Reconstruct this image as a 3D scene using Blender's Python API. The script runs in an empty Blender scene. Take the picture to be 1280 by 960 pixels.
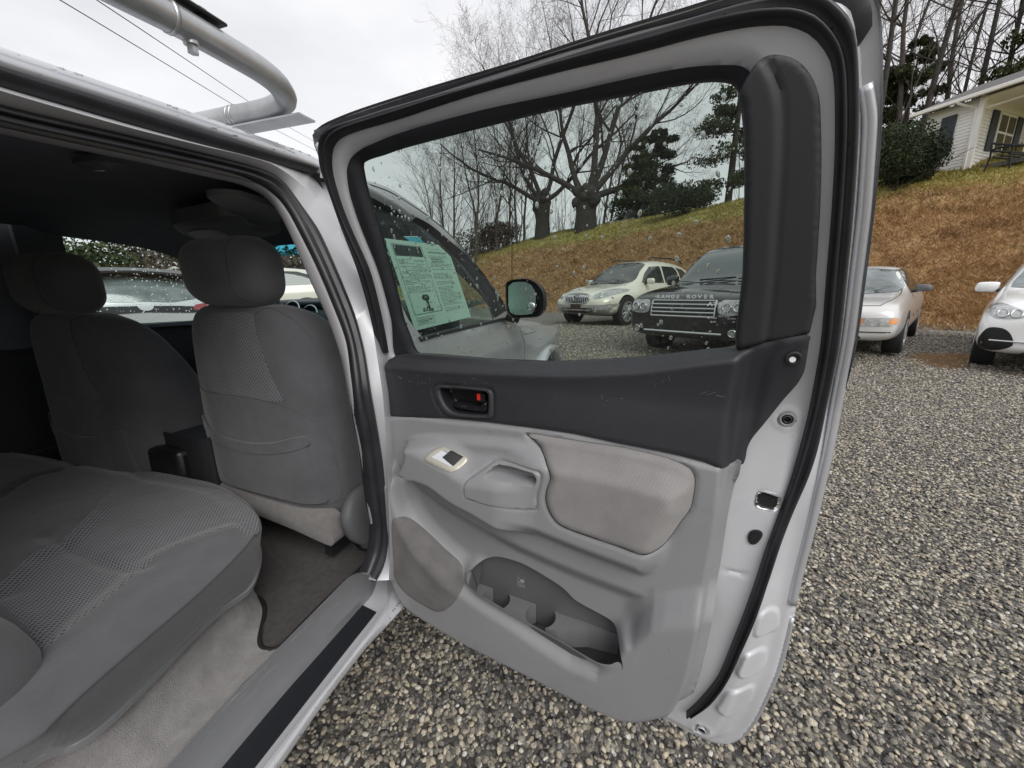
import bpy, bmesh, math, random
import numpy as np
from mathutils import Vector, Matrix, noise
from mathutils.geometry import delaunay_2d_cdt
from mathutils.bvhtree import BVHTree
from mathutils import kdtree

S = bpy.context.scene
COL = S.collection
R = math.radians
random.seed(7)
rng = np.random.default_rng(11)

# ------------------------------------------------------------------ camera
F = 481.0                                   # focal length in pixels of a 1280 wide picture
PIT, YAW = R(12.9), R(19.0)
CAM = np.array([1.53, 0.0, 1.40])
cd = bpy.data.cameras.new('camera'); cam = bpy.data.objects.new('camera', cd); COL.objects.link(cam)
cd.sensor_width = 36; cd.lens = 36 * F / 1280; cd.clip_start = 0.02; cd.clip_end = 900
cam.location = CAM; cam.rotation_euler = (math.pi/2 - PIT, 0, YAW)
S.camera = cam

# ------------------------------------------------------------------ sky and sun (overcast)
W = bpy.data.worlds.new("World"); S.world = W; W.use_nodes = True
nt = W.node_tree; nt.nodes.clear()
def wn(t, **k):
    n = nt.nodes.new(t)
    for a, b in k.items(): setattr(n, a, b)
    return n
out = wn('ShaderNodeOutputWorld'); bg = wn('ShaderNodeBackground'); sky = wn('ShaderNodeTexSky')
sky.sky_type = 'NISHITA'; sky.sun_disc = False; sky.sun_elevation = R(44); sky.sun_rotation = R(138)
tc = wn('ShaderNodeTexCoord'); mp = wn('ShaderNodeMapping'); mp.inputs['Scale'].default_value = (1, 1, 2.6)
nz = wn('ShaderNodeTexNoise'); nz.inputs['Scale'].default_value = 1.7; nz.inputs['Detail'].default_value = 7; nz.inputs['Roughness'].default_value = .52
cr = wn('ShaderNodeValToRGB')
cr.color_ramp.elements[0].position = .30; cr.color_ramp.elements[0].color = (6.6, 6.7, 7.0, 1)
cr.color_ramp.elements[1].position = .72; cr.color_ramp.elements[1].color = (9.6, 9.5, 9.6, 1)
mx = wn('ShaderNodeMix', data_type='RGBA'); mx.inputs[0].default_value = .93
L = nt.links.new
L(tc.outputs['Generated'], mp.inputs[0]); L(mp.outputs[0], nz.inputs['Vector']); L(nz.outputs['Fac'], cr.inputs[0])
L(sky.outputs[0], mx.inputs[6]); L(cr.outputs[0], mx.inputs[7]); L(mx.outputs[2], bg.inputs[0]); L(bg.outputs[0], out.inputs[0])
bg.inputs[1].default_value = 0.080
sl = bpy.data.lights.new('sun', 'SUN'); sl.energy = 1.5; sl.angle = R(40); sl.color = (1, .97, .93)
sun = bpy.data.objects.new('sun', sl); COL.objects.link(sun); sun.rotation_euler = (R(46), 0, R(42))
S.view_settings.view_transform = 'Standard'; S.view_settings.look = 'None'; S.view_settings.gamma = 1
S.view_settings.exposure = 0.56
try:
    S.cycles.max_bounces = 9; S.cycles.transparent_max_bounces = 14; S.cycles.diffuse_bounces = 5
except Exception: pass

# ------------------------------------------------------------------ geometry helpers
def V3(*a): return np.array(a, float)
def ray(px, py):
    X = (px - 640) / F; v = (480 - py) / F
    fw = math.cos(PIT) + v * math.sin(PIT); up = v * math.cos(PIT) - math.sin(PIT)
    return V3(X*math.cos(YAW) - fw*math.sin(YAW), X*math.sin(YAW) + fw*math.cos(YAW), up)
def onp(px, py, ax, val):
    r = ray(px, py); return CAM + (val - CAM[ax]) / r[ax] * r
RT = V3(math.cos(YAW), math.sin(YAW), 0); FD = V3(-math.sin(YAW), math.cos(YAW), 0)
def XD(X, D, z=0.0):                         # X metres right of the viewer, D metres ahead
    p = CAM + RT*X + FD*D; return V3(p[0], p[1], z)

def smooth(pts, closed=True, n=6):
    P = np.array(pts, float); m = len(P); out = []
    rngi = range(m) if closed else range(m-1)
    for i in rngi:
        if closed: a, b, c, d = P[(i-1) % m], P[i], P[(i+1) % m], P[(i+2) % m]
        else: a, b, c, d = P[max(i-1, 0)], P[i], P[i+1], P[min(i+2, m-1)]
        lb = np.linalg.norm(c-b)+1e-9
        ta = (c-a)/(np.linalg.norm(c-a)+1e-9)*lb; tb = (d-b)/(np.linalg.norm(d-b)+1e-9)*lb
        for k in range(n):
            t = k/n; t2, t3 = t*t, t*t*t
            out.append((2*t3-3*t2+1)*b + (t3-2*t2+t)*ta*.8 + (-2*t3+3*t2)*c + (t3-t2)*tb*.8)
    if not closed: out.append(P[-1])
    return np.array(out)
def resample(P, step=None, closed=True, n=None):
    P = np.array(P, float); Q = np.vstack([P, P[:1]]) if closed else P
    s = np.r_[0, np.cumsum(np.linalg.norm(np.diff(Q, axis=0), axis=1))]
    if n is None: n = max(3, int(round(s[-1]/step)))
    t = np.linspace(0, s[-1], n, endpoint=False) if closed else np.linspace(0, s[-1], n)
    return np.stack([np.interp(t, s, Q[:, k]) for k in range(P.shape[1])], 1)
def segdist(P, poly, closed=True):
    P = np.asarray(P, float); A = np.asarray(poly, float)
    B = np.roll(A, -1, 0) if closed else A[1:]
    if not closed: A = A[:-1]
    best = np.full(len(P), 1e9)
    for a, b in zip(A, B):
        ab = b-a; L2 = ab@ab+1e-12
        t = np.clip(((P-a)@ab)/L2, 0, 1)
        d = P - (a + t[:, None]*ab)
        best = np.minimum(best, d[:, 0]**2+d[:, 1]**2)
    return np.sqrt(best)
def inside(P, poly):
    P = np.asarray(P, float); A = np.asarray(poly, float); B = np.roll(A, -1, 0)
    r = np.zeros(len(P), bool)
    for a, b in zip(A, B):
        if a[1] == b[1]: continue
        c = ((a[1] > P[:, 1]) != (b[1] > P[:, 1])) & (P[:, 0] < (b[0]-a[0])*(P[:, 1]-a[1])/(b[1]-a[1]) + a[0])
        r ^= c
    return r
def sdf(P, poly):                            # positive inside
    d = segdist(P, poly); return np.where(inside(P, poly), d, -d)
def sst(x, a, b):
    t = np.clip((np.asarray(x, float)-a)/(b-a), 0, 1); return t*t*(3-2*t)

class Frame:
    def __init__(s, o, U, V, N=None, base=None):
        s.o, s.U, s.V = V3(*o), V3(*U), V3(*V)
        s.U /= np.linalg.norm(s.U); s.V /= np.linalg.norm(s.V)
        s.N = V3(*N) if N is not None else np.cross(s.U, s.V)
        s.N /= np.linalg.norm(s.N); s.base = base or (lambda u, v: 0*np.asarray(v, float))
    def px(s, x, y, n=0.0):
        r = ray(x, y); u = v = 0.0; b = 0.0
        for _ in range(25):
            p0 = s.o + s.N*(n+b); k = ((p0-CAM)@s.N)/(r@s.N); q = CAM + k*r - s.o
            u, v = q@s.U, q@s.V; b = .5*b + .5*float(s.base(u, v))
        return (u, v)
    def pts(s, L, n=0.0):
        return [s.px(p[0], p[1], p[2] if len(p) > 2 else n) for p in L]
    def at(s, uv, h):
        uv = np.asarray(uv, float); h = np.asarray(h, float) + s.base(uv[:, 0], uv[:, 1])
        return s.o + uv[:, :1]*s.U + uv[:, 1:2]*s.V + h[:, None]*s.N

def mesh_obj(name, verts, faces, mats=None, parent=None, smooth_=True, uv=None, mi=None, loc=None, auto=None):
    me = bpy.data.meshes.new(name)
    if isinstance(faces, np.ndarray):
        nf, k_ = faces.shape; va = np.asarray(verts, np.float32); me.vertices.add(len(va)); me.vertices.foreach_set('co', va.ravel())
        me.loops.add(nf*k_); me.loops.foreach_set('vertex_index', faces.astype(np.int32).ravel()); me.polygons.add(nf); me.polygons.foreach_set('loop_start', np.arange(0, nf*k_, k_, dtype=np.int32)); me.update(calc_edges=True); me.validate()
    else: me.from_pydata([tuple(map(float, v)) for v in verts], [], [tuple(map(int, f)) for f in faces]); me.update()
    if smooth_: me.polygons.foreach_set('use_smooth', [True]*len(me.polygons))
    if uv is not None:
        ul = me.uv_layers.new(name='UVMap'); li = np.zeros(len(me.loops), int); me.loops.foreach_get('vertex_index', li)
        ul.data.foreach_set('uv', np.asarray(uv, float)[li].ravel())
    for m in (mats if isinstance(mats, (list, tuple)) else [mats] if mats else []): me.materials.append(m)
    if mi is not None: me.polygons.foreach_set('material_index', list(map(int, mi)))
    if auto is not None:
        try: me.set_sharp_from_angle(angle=R(auto))
        except Exception: pass
    o = bpy.data.objects.new(name, me); COL.objects.link(o)
    if parent: o.parent = parent
    return o
def thing(name, label, cat, loc=(0, 0, 0), rz=0, group=None):
    o = bpy.data.objects.new(name, None); COL.objects.link(o); o.location = tuple(map(float, loc)); o.rotation_euler = (0, 0, rz)
    o.empty_display_size = .2
    return tag(o, label, cat, group)
def tag(o, label=None, cat=None, group=None, kind=None):
    if label: o['label'] = label
    if cat: o['category'] = cat
    if group: o['group'] = group
    if kind: o['kind'] = kind
    return o

def cdt_mesh(outline, holes, step, jitter=.0):
    O = np.asarray(outline, float); allv = [O]; edges = [(i, (i+1) % len(O)) for i in range(len(O))]; k = len(O)
    for H in holes:
        H = np.asarray(H, float); allv.append(H); edges += [(k+i, k+(i+1) % len(H)) for i in range(len(H))]; k += len(H)
    mn, mxx = O.min(0), O.max(0)
    gx = np.arange(mn[0]+step*.5, mxx[0], step); gy = np.arange(mn[1]+step*.5, mxx[1], step*.866)
    if len(gx) and len(gy):
        G = np.array([(x+(step*.5 if j % 2 else 0), y) for j, y in enumerate(gy) for x in gx])
        ok = inside(G, O) & (segdist(G, O) > step*.45)
        for H in holes: ok &= ~inside(G, H) & (segdist(G, H) > step*.45)
        allv.append(G[ok])
    A = np.vstack(allv)
    v, e, f, *_ = delaunay_2d_cdt([Vector(p) for p in A], edges, [], 0, 1e-7)
    v = np.array([tuple(p) for p in v]); f = np.array([list(t) for t in f if len(t) == 3])
    c = v[f].mean(1); ok = inside(c, O)
    for H in holes: ok &= ~inside(c, H)
    a, b, cc = v[f[:, 0]], v[f[:, 1]], v[f[:, 2]]
    ar = (b[:, 0]-a[:, 0])*(cc[:, 1]-a[:, 1])-(b[:, 1]-a[:, 1])*(cc[:, 0]-a[:, 0])
    f[ar < 0] = f[ar < 0][:, ::-1]
    return v, f[ok & (abs(ar) > 1e-12)]
def boundary(f):
    E = {}
    for t in f:
        for i in range(len(t)):
            a, b = int(t[i]), int(t[(i+1) % len(t)])
            if (b, a) in E: del E[(b, a)]
            else: E[(a, b)] = 1
    return list(E)
def patch(name, fr, outline, h, step, mat, parent=None, holes=(), rim=0.0, outstep=None, uvscale=1.0, rimdir=None, posfn=None, holerim=True):
    """sheet over a 2D outline in frame fr; h(uv)->offset along N; rim turns the edge back"""
    O = resample(outline, outstep or step); HS = [resample(H, outstep or step) for H in holes]
    v, f = cdt_mesh(O, HS, step)
    hh = h(v) if callable(h) else np.full(len(v), float(h))
    P = fr.at(v, hh) if posfn is None else posfn(v, hh)
    flip = np.dot(np.cross(fr.U, fr.V), fr.N) < 0
    F_ = [tuple(t[::-1]) if flip else tuple(t) for t in f]
    uv = v*uvscale
    if rim:
        E = boundary(F_); used = {}; P = list(P); uv = list(uv)
        if not holerim and HS:
            nearh = np.zeros(len(v), bool)
            for H in HS: nearh |= segdist(v, H) < 1e-5
            E = [(a, b) for a, b in E if not (nearh[a] and nearh[b])]
        rd = rimdir if rimdir is not None else -fr.N
        def nv(i):
            if i not in used:
                used[i] = len(P); P.append(P[i] + np.asarray(rd)*rim); uv.append(uv[i])
            return used[i]
        for a, b in E: F_.append((b, a, nv(a), nv(b)))
    return mesh_obj(name, P, F_, mat, parent, True, uv=uv, auto=50)
def evalmesh(o):
    dg = bpy.context.evaluated_depsgraph_get(); dg.update()
    me = bpy.data.meshes.new_from_object(o.evaluated_get(dg), depsgraph=dg)
    o.modifiers.clear(); old = o.data; o.data = me; me.name = old.name
    return o
def bvh_of(o):
    me = o.data; return BVHTree.FromPolygons([tuple(v.co) for v in me.vertices], [tuple(p.vertices) for p in me.polygons])
def decal(name, bvh, fr, outline, off, step, mat, parent=None, holes=(), rim=.004, dirn=None, uvscale=1.0, far=5.0, extra=None):
    """outline in fr's U,V is projected along -N onto a surface and lifted by off"""
    O = resample(outline, step); v, f = cdt_mesh(O, [resample(H, step) for H in holes], step)
    N = fr.N; P = []; 
    for i, (a, b) in enumerate(v):
        o = fr.o + a*fr.U + b*fr.V + N*far
        h, n, ix, d = bvh.ray_cast(Vector(o), Vector(-N))
        if h is None:
            h, n, ix, d = bvh.find_nearest(Vector(o - N*far))
        if n.dot(Vector(N)) < 0: n = -n
        P.append(np.array(h) + np.array(n)*off)
    if extra is not None:
        e = extra(v); P = [p + N*x for p, x in zip(P, e)]
    flip = np.dot(np.cross(fr.U, fr.V), N) < 0
    F_ = [tuple(t[::-1]) if flip else tuple(t) for t in f]; uv = list(v*uvscale)
    if rim:
        E = boundary(F_); used = {}
        def nv(i):
            if i not in used: used[i] = len(P); P.append(P[i]-N*rim); uv.append(uv[i])
            return used[i]
        for a, b in E: F_.append((b, a, nv(a), nv(b)))
    return mesh_obj(name, P, F_, mat, parent, True, uv=uv, auto=50)
def sweep(path, prof, up=None, closed=False, capped=True):
    """profile (list of (a,b)) swept on a 3D path; a along side, b along up"""
    P = np.asarray(path, float); n = len(P); T = np.zeros_like(P)
    for i in range(n):
        a = P[(i-1) % n] if (closed or i > 0) else P[i]; b = P[(i+1) % n] if (closed or i < n-1) else P[i]
        T[i] = (b-a)/(np.linalg.norm(b-a)+1e-12)
    vs = []
    U = None
    for i in range(n):
        if up is not None:
            u = np.asarray(up[i] if np.ndim(up) > 1 else up, float)
        else:
            if U is None:
                u = V3(0, 0, 1) if abs(T[i][2]) < .9 else V3(1, 0, 0)
            else: u = U
        u = u - T[i]*(u@T[i]); u /= np.linalg.norm(u)+1e-12; U = u; s = np.cross(T[i], u)
        pr = prof(i/(n-1)) if callable(prof) else prof
        for a, b in pr: vs.append(P[i] + s*a + u*b)
    m = len(vs)//n; fs = []
    for i in range(n if closed else n-1):
        j = (i+1) % n
        for k in range(m):
            l = (k+1) % m; fs.append((i*m+k, i*m+l, j*m+l, j*m+k))
    if capped and not closed: fs.append(tuple(range(m))[::-1]); fs.append(tuple((n-1)*m+k for k in range(m)))
    return vs, fs
def circ(r, k=10, ry=None): return [(r*math.cos(2*math.pi*i/k), (ry or r)*math.sin(2*math.pi*i/k)) for i in range(k)]
def tube(name, path, r, mat, parent=None, k=10, up=None, closed=False):
    pf = (lambda t: circ(r(t), k)) if callable(r) else circ(r, k)
    v, f = sweep(path, pf, up, closed); return mesh_obj(name, v, f, mat, parent, auto=50)
class MB:
    def __init__(s): s.v = []; s.f = []; s.m = []
    def add(s, v, f, m=0):
        k = len(s.v); s.v += [tuple(map(float, p)) for p in v]; s.f += [tuple(int(i)+k for i in t) for t in f]; s.m += [m]*len(f); return s
    def box(s, c, d, m=0, rz=0, M=None):
        x, y, z = [q/2 for q in d]; c = V3(*c)
        vs = [V3(a*x, b*y, e*z) for a in (-1, 1) for b in (-1, 1) for e in (-1, 1)]
        if M is not None: vs = [M@p for p in vs]
        if rz: cs, sn = math.cos(rz), math.sin(rz); vs = [V3(p[0]*cs-p[1]*sn, p[0]*sn+p[1]*cs, p[2]) for p in vs]
        return s.add([p+c for p in vs], [(0, 1, 3, 2), (4, 6, 7, 5), (0, 4, 5, 1), (2, 3, 7, 6), (0, 2, 6, 4), (1, 5, 7, 3)], m)
    def tube(s, path, r, k=8, m=0, up=None):
        pf = (lambda t: circ(r(t), k)) if callable(r) else circ(r, k)
        v, f = sweep(path, pf, up); return s.add(v, f, m)
    def build(s, name, mats, parent=None, smooth_=True, auto=40, bevel=0):
        o = mesh_obj(name, s.v, s.f, mats, parent, smooth_, mi=s.m, auto=auto)
        if bevel:
            b = o.modifiers.new('b', 'BEVEL'); b.width = bevel; b.segments = 2; b.limit_method = 'ANGLE'; evalmesh(o)
        return o
def strip(name, polys, mat, parent=None, n=60, closed=False, sm=True):
    """skin through several 3D polylines (each resampled to n points)"""
    Q = [resample(smooth(p, closed, 5) if sm else p, closed=closed, n=n) for p in polys]
    v = np.vstack(Q); f = []; uv = []
    for a in range(len(Q)):
        for i in range(n): uv.append((i*.01, a*.02))
    for a in range(len(Q)-1):
        for i in range(n if closed else n-1):
            j = (i+1) % n; f.append((a*n+i, (a+1)*n+i, (a+1)*n+j, a*n+j))
    return mesh_obj(name, v, f, mat, parent, True, uv=uv, auto=45)
def ssurf(o, lv=1):
    m = o.modifiers.new('s', 'SUBSURF'); m.levels = lv; m.render_levels = lv; return evalmesh(o)
def text_mesh(name, body, size, M, mat, parent=None, ext=.001, align='CENTER', spacing=1.0, bold=0, width=1.0):
    c = bpy.data.curves.new(name, 'FONT'); c.body = body; c.size = size; c.extrude = ext; c.align_x = align; c.align_y = 'CENTER'
    c.space_character = spacing; c.offset = bold; c.resolution_u = 2
    o = bpy.data.objects.new(name, c); COL.objects.link(o)
    dg = bpy.context.evaluated_depsgraph_get(); me = bpy.data.meshes.new_from_object(o.evaluated_get(dg), depsgraph=dg)
    bpy.data.objects.remove(o); bpy.data.curves.remove(c)
    me.transform(Matrix.Diagonal((width, 1, 1, 1))); me.transform(M); me.materials.clear(); me.materials.append(mat)
    o = bpy.data.objects.new(name, me); COL.objects.link(o)
    if parent: o.parent = parent
    return o
def frameM(o, U, V, N):
    m = Matrix.Identity(4)
    for i in range(3):
        m[i][0], m[i][1], m[i][2], m[i][3] = float(U[i]), float(V[i]), float(N[i]), float(o[i])
    return m
# ------------------------------------------------------------------ materials
def nmat(name):
    m = bpy.data.materials.new(name); m.use_nodes = True; t = m.node_tree; b = t.nodes['Principled BSDF']; return m, t, b
def mat(name, c, rough=.5, metal=0, var=0, vs=6, c2=None, bump=0, bs=200, bd=.002, coat=0, spec=.5, sheen=0, rvar=0, gen=False, detail=4, dirt=None, bump2=None):
    m, t, b = nmat(name); N = t.nodes.new; l = t.links.new
    b.inputs['Base Color'].default_value = (*c, 1); b.inputs['Roughness'].default_value = rough; b.inputs['Metallic'].default_value = metal
    b.inputs['Coat Weight'].default_value = coat; b.inputs['Coat Roughness'].default_value = .08; b.inputs['Specular IOR Level'].default_value = spec
    b.inputs['Sheen Weight'].default_value = sheen
    tcn = N('ShaderNodeTexCoord'); co = tcn.outputs['Object']
    if var or c2:
        n = N('ShaderNodeTexNoise'); n.inputs['Scale'].default_value = vs; n.inputs['Detail'].default_value = detail; n.inputs['Roughness'].default_value = .6; l(co, n.inputs['Vector'])
        r = N('ShaderNodeValToRGB'); d = c2 or tuple(x*(1-var) for x in c); e = c if c2 else tuple(min(1, x*(1+var)) for x in c)
        r.color_ramp.elements[0].position = .32; r.color_ramp.elements[0].color = (*d, 1)
        r.color_ramp.elements[1].position = .68; r.color_ramp.elements[1].color = (*e, 1)
        l(n.outputs['Fac'], r.inputs[0]); src = r.outputs[0]
        if dirt:
            n2 = N('ShaderNodeTexNoise'); n2.inputs['Scale'].default_value = dirt[1]; n2.inputs['Detail'].default_value = 8; n2.inputs['Roughness'].default_value = .7; l(co, n2.inputs['Vector'])
            r2 = N('ShaderNodeValToRGB'); r2.color_ramp.elements[0].position = dirt[2]; r2.color_ramp.elements[1].position = dirt[3]
            r2.color_ramp.elements[0].color = (0, 0, 0, 1); r2.color_ramp.elements[1].color = (1, 1, 1, 1); l(n2.outputs['Fac'], r2.inputs[0])
            mx = N('ShaderNodeMix'); mx.data_type = 'RGBA'; l(r2.outputs[0], mx.inputs[0]); l(src, mx.inputs[6]); mx.inputs[7].default_value = (*dirt[0], 1); src = mx.outputs[2]
        l(src, b.inputs['Base Color'])
    if rvar:
        n = N('ShaderNodeTexNoise'); n.inputs['Scale'].default_value = 9; n.inputs['Detail'].default_value = 6; l(co, n.inputs['Vector'])
        mr = N('ShaderNodeMapRange'); mr.inputs['To Min'].default_value = max(.03, rough-rvar); mr.inputs['To Max'].default_value = min(1, rough+rvar); l(n.outputs['Fac'], mr.inputs[0]); l(mr.outputs[0], b.inputs['Roughness'])
    if bump2:
        n2 = N('ShaderNodeTexNoise'); n2.inputs['Scale'].default_value = bump2[0]; n2.inputs['Detail'].default_value = 4; l(co, n2.inputs['Vector'])
        bp2 = N('ShaderNodeBump'); bp2.inputs['Strength'].default_value = bump2[1]; bp2.inputs['Distance'].default_value = bump2[2]; l(n2.outputs['Fac'], bp2.inputs['Height']); l(bp2.outputs[0], b.inputs['Normal'])
    if bump:
        n = N('ShaderNodeTexNoise'); n.inputs['Scale'].default_value = bs; n.inputs['Detail'].default_value = 3; l(co, n.inputs['Vector'])
        bp = N('ShaderNodeBump'); bp.inputs['Strength'].default_value = bump; bp.inputs['Distance'].default_value = bd; l(n.outputs['Fac'], bp.inputs['Height'])
        if bump2: l(bp2.outputs[0], bp.inputs['Normal'])
        l(bp.outputs[0], b.inputs['Normal'])
    return m
def dots(m, pitch=.006, dark=.45, bump=.4, skew=.5, thr=(.2, .55), bd=.001, light=None, rot=0):
    """dot grid in UV metres, darker and sunk"""
    t = m.node_tree; b = t.nodes['Principled BSDF']; N = t.nodes.new; l = t.links.new
    uv = N('ShaderNodeUVMap'); mp = N('ShaderNodeMapping'); mp.inputs['Scale'].default_value = (2*math.pi/pitch,)*3; mp.inputs['Rotation'].default_value = (0, 0, rot); l(uv.outputs[0], mp.inputs[0])
    sp = N('ShaderNodeSeparateXYZ'); l(mp.outputs[0], sp.inputs[0])
    def mth(op, a, b_=None):
        n = N('ShaderNodeMath'); n.operation = op
        for i, x in enumerate((a, b_)):
            if x is None: continue
            if isinstance(x, (int, float)): n.inputs[i].default_value = x
            else: l(x, n.inputs[i])
        return n.outputs[0]
    sx = mth('ADD', sp.outputs[0], mth('MULTIPLY', sp.outputs[1], skew)); s = mth('MULTIPLY', mth('SINE', sx), mth('SINE', sp.outputs[1]))
    s = mth('ABSOLUTE', s) if skew == 0 else s
    mr = N('ShaderNodeMapRange'); mr.inputs['From Min'].default_value = thr[0]; mr.inputs['From Max'].default_value = thr[1]; l(s, mr.inputs[0])
    old = b.inputs['Base Color']; mx = N('ShaderNodeMix'); mx.data_type = 'RGBA'
    if old.is_linked: l(old.links[0].from_socket, mx.inputs[6]); base = None
    else: mx.inputs[6].default_value = old.default_value
    hs = N('ShaderNodeHueSaturation'); hs.inputs['Value'].default_value = light or dark
    if old.is_linked: l(old.links[0].from_socket, hs.inputs['Color'])
    else: hs.inputs['Color'].default_value = old.default_value
    l(hs.outputs[0], mx.inputs[7]); l(mr.outputs[0], mx.inputs[0]); l(mx.outputs[2], b.inputs['Base Color'])
    bp = N('ShaderNodeBump'); bp.inputs['Strength'].default_value = bump; bp.inputs['Distance'].default_value = bd; bp.invert = light is None
    if b.inputs['Normal'].is_linked: l(b.inputs['Normal'].links[0].from_socket, bp.inputs['Normal'])
    l(mr.outputs[0], bp.inputs['Height']); l(bp.outputs[0], b.inputs['Normal'])
    return m
def glassmat(name, tint, rough=.02, refl=1.0, film=0.0, filmc=(.5, .55, .55), ior=1.45):
    m, t, b = nmat(name); N = t.nodes.new; l = t.links.new; o = t.nodes['Material Output']; t.nodes.remove(b)
    tr = N('ShaderNodeBsdfTransparent'); tr.inputs[0].default_value = (*tint, 1); gl = N('ShaderNodeBsdfGlossy'); gl.inputs['Roughness'].default_value = rough
    fr = N('ShaderNodeLayerWeight'); fr.inputs['Blend'].default_value = .5; pw = N('ShaderNodeMath'); pw.operation = 'POWER'; pw.inputs[1].default_value = 4.5; l(fr.outputs['Facing'], pw.inputs[0]); mu = N('ShaderNodeMath'); mu.operation = 'MULTIPLY_ADD'; mu.inputs[1].default_value = .85*refl; mu.inputs[2].default_value = .045*refl; l(pw.outputs[0], mu.inputs[0])
    mx = N('ShaderNodeMixShader'); l(mu.outputs[0], mx.inputs[0]); l(tr.outputs[0], mx.inputs[1]); l(gl.outputs[0], mx.inputs[2]); s = mx.outputs[0]
    if film:
        df = N('ShaderNodeBsdfDiffuse'); df.inputs[0].default_value = (*filmc, 1); m2 = N('ShaderNodeMixShader'); m2.inputs[0].default_value = film; l(s, m2.inputs[1]); l(df.outputs[0], m2.inputs[2]); s = m2.outputs[0]
    l(s, o.inputs[0]); return m
M = {}
M['silver'] = mat('silver_paint', (.56, .57, .60), .33, .55, var=.05, vs=3, coat=.5, bump=.04, bs=900, bd=.0004)
M['jamb'] = mat('silver_jamb_paint', (.55, .555, .58), .36, .12, var=.07, vs=5, coat=.25, bump=.08, bs=700, bd=.0005, dirt=((.30, .29, .28), 60, .66, .80))
M['rubber'] = mat('black_rubber', (.018, .018, .022), .42, var=.3, vs=14, bump=.12, bs=250, bd=.001, rvar=.12)
M['flock'] = mat('black_glass_run', (.016, .017, .022), .62, bump=.1, bs=500)
M['darktrim'] = dots(mat('charcoal_vinyl', (.031, .031, .037), .50, var=.10, vs=5, bump=.22, bs=420, bd=.0008, rvar=.08), .0058, .62, .22, 0, (.35, .8), .0006)
M['darkplast'] = mat('charcoal_plastic', (.028, .028, .032), .58, var=.1, vs=6, bump=.25, bs=650, bd=.0006)
M['black'] = mat('black_plastic', (.012, .012, .014), .35, bump=.05)
M['matblack'] = mat('matt_black', (.008, .008, .009), .8)
M['greyplast'] = mat('grey_plastic', (.255, .256, .266), .47, var=.05, vs=4, bump=.34, bs=700, bd=.0008, rvar=.10, dirt=((.20, .197, .195), 14, .58, .82))
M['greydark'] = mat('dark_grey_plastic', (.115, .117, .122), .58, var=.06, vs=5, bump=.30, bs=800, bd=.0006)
M['scuff'] = mat('grey_scuff_plastic', (.215, .22, .23), .46, var=.07, vs=6, bump=.2, bs=600, bd=.0006, rvar=.1)
M['armcloth'] = dots(mat('armrest_cloth', (.238, .229, .227), .92, var=.14, vs=9, bump=.5, bs=600, bd=.0008, sheen=.2, detail=6), .0074, .84, .25, .5, (.45, .8))
M['speaker'] = dots(mat('speaker_cloth', (.165, .159, .157), .9, var=.14, vs=16, bump=.6, bs=900, bd=.0008), .0035, .7, .4, 0, (.3, .7))
M['seat'] = mat('seat_cloth', (.097, .097, .106), .93, var=.17, vs=7, bump2=(9, .55, .012), bump=.55, bs=1100, bd=.0008, sheen=.35, detail=7)
M['seatmesh'] = dots(mat('seat_mesh_cloth', (.195, .197, .215), .9, var=.12, vs=9, bump2=(9, .5, .012), bump=.3, bs=900, bd=.0006, sheen=.3), .0150, .13, .5, 0, (.3, .62), .0014, rot=.785)
M['seatside'] = mat('seat_side_cloth', (.075, .075, .082), .95, var=.16, vs=7, bump2=(10, .5, .012), bump=.5, bs=1100, bd=.0008, sheen=.3)
M['carpet'] = mat('light_carpet', (.255, .245, .243), .97, var=.16, vs=30, bump=1.0, bs=420, bd=.003, sheen=.3, detail=9, dirt=((.20, .185, .18), 7, .52, .72))
M['seatcarpet'] = mat('seatback_carpet', (.20, .188, .185), .97, var=.16, vs=40, bump=1.0, bs=500, bd=.003, sheen=.3, detail=9)
M['matcarpet'] = mat('floor_mat_pile', (.040, .035, .033), .97, var=.35, vs=60, bump=1.0, bs=480, bd=.003, sheen=.15, detail=8, dirt=((.085, .070, .060), 25, .58, .8))
M['binding'] = mat('black_binding', (.012, .011, .011), .7, bump=.4, bs=600)
M['headliner'] = mat('dark_headliner', (.130, .138, .160), .95, var=.1, vs=4, bump=.4, bs=700)
M['greytrim'] = mat('grey_pillar_trim', (.28, .275, .285), .55, var=.05, vs=5, bump=.25, bs=800, bd=.0005)
M['steel'] = mat('galvanised_tube', (.46, .47, .48), .38, .75, var=.15, vs=12, bump=.1, bs=90, bd=.001, rvar=.12)
M['chrome'] = mat('chrome', (.75, .75, .76), .12, 1)
M['satin'] = mat('satin_silver', (.44, .42, .365), .38, .35, bump=.1, bs=900)
M['red'] = mat('red_mark', (.65, .03, .02), .4)
M['white_print'] = mat('white_print', (.75, .77, .77), .6)
M['grey_print'] = mat('grey_print', (.42, .42, .43), .6)
M['doorglass'] = glassmat('tinted_door_glass', (.56, .63, .595), refl=.8, film=.012)
M['clear'] = glassmat('clear_glass', (.80, .88, .86), refl=1.0)
M['fronttint'] = glassmat('green_side_glass', (.62, .76, .70), refl=.55, film=.015)
M['shade'] = glassmat('blue_shade_band', (.12, .62, .80), refl=.6)
M['drop'] = None
m, t, b = nmat('water_drop'); b.inputs['Transmission Weight'].default_value = 1; b.inputs['IOR'].default_value = 1.33; b.inputs['Roughness'].default_value = .02; b.inputs['Base Color'].default_value = (.97, 1, 1, 1); M['drop'] = m
M['paper'] = mat('white_paper', (.80, .82, .80), .75, bump=.05, bs=30)
M['ink'] = mat('black_ink', (.03, .035, .035), .7)
M['inkg'] = mat('grey_ink', (.20, .23, .22), .7)
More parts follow.
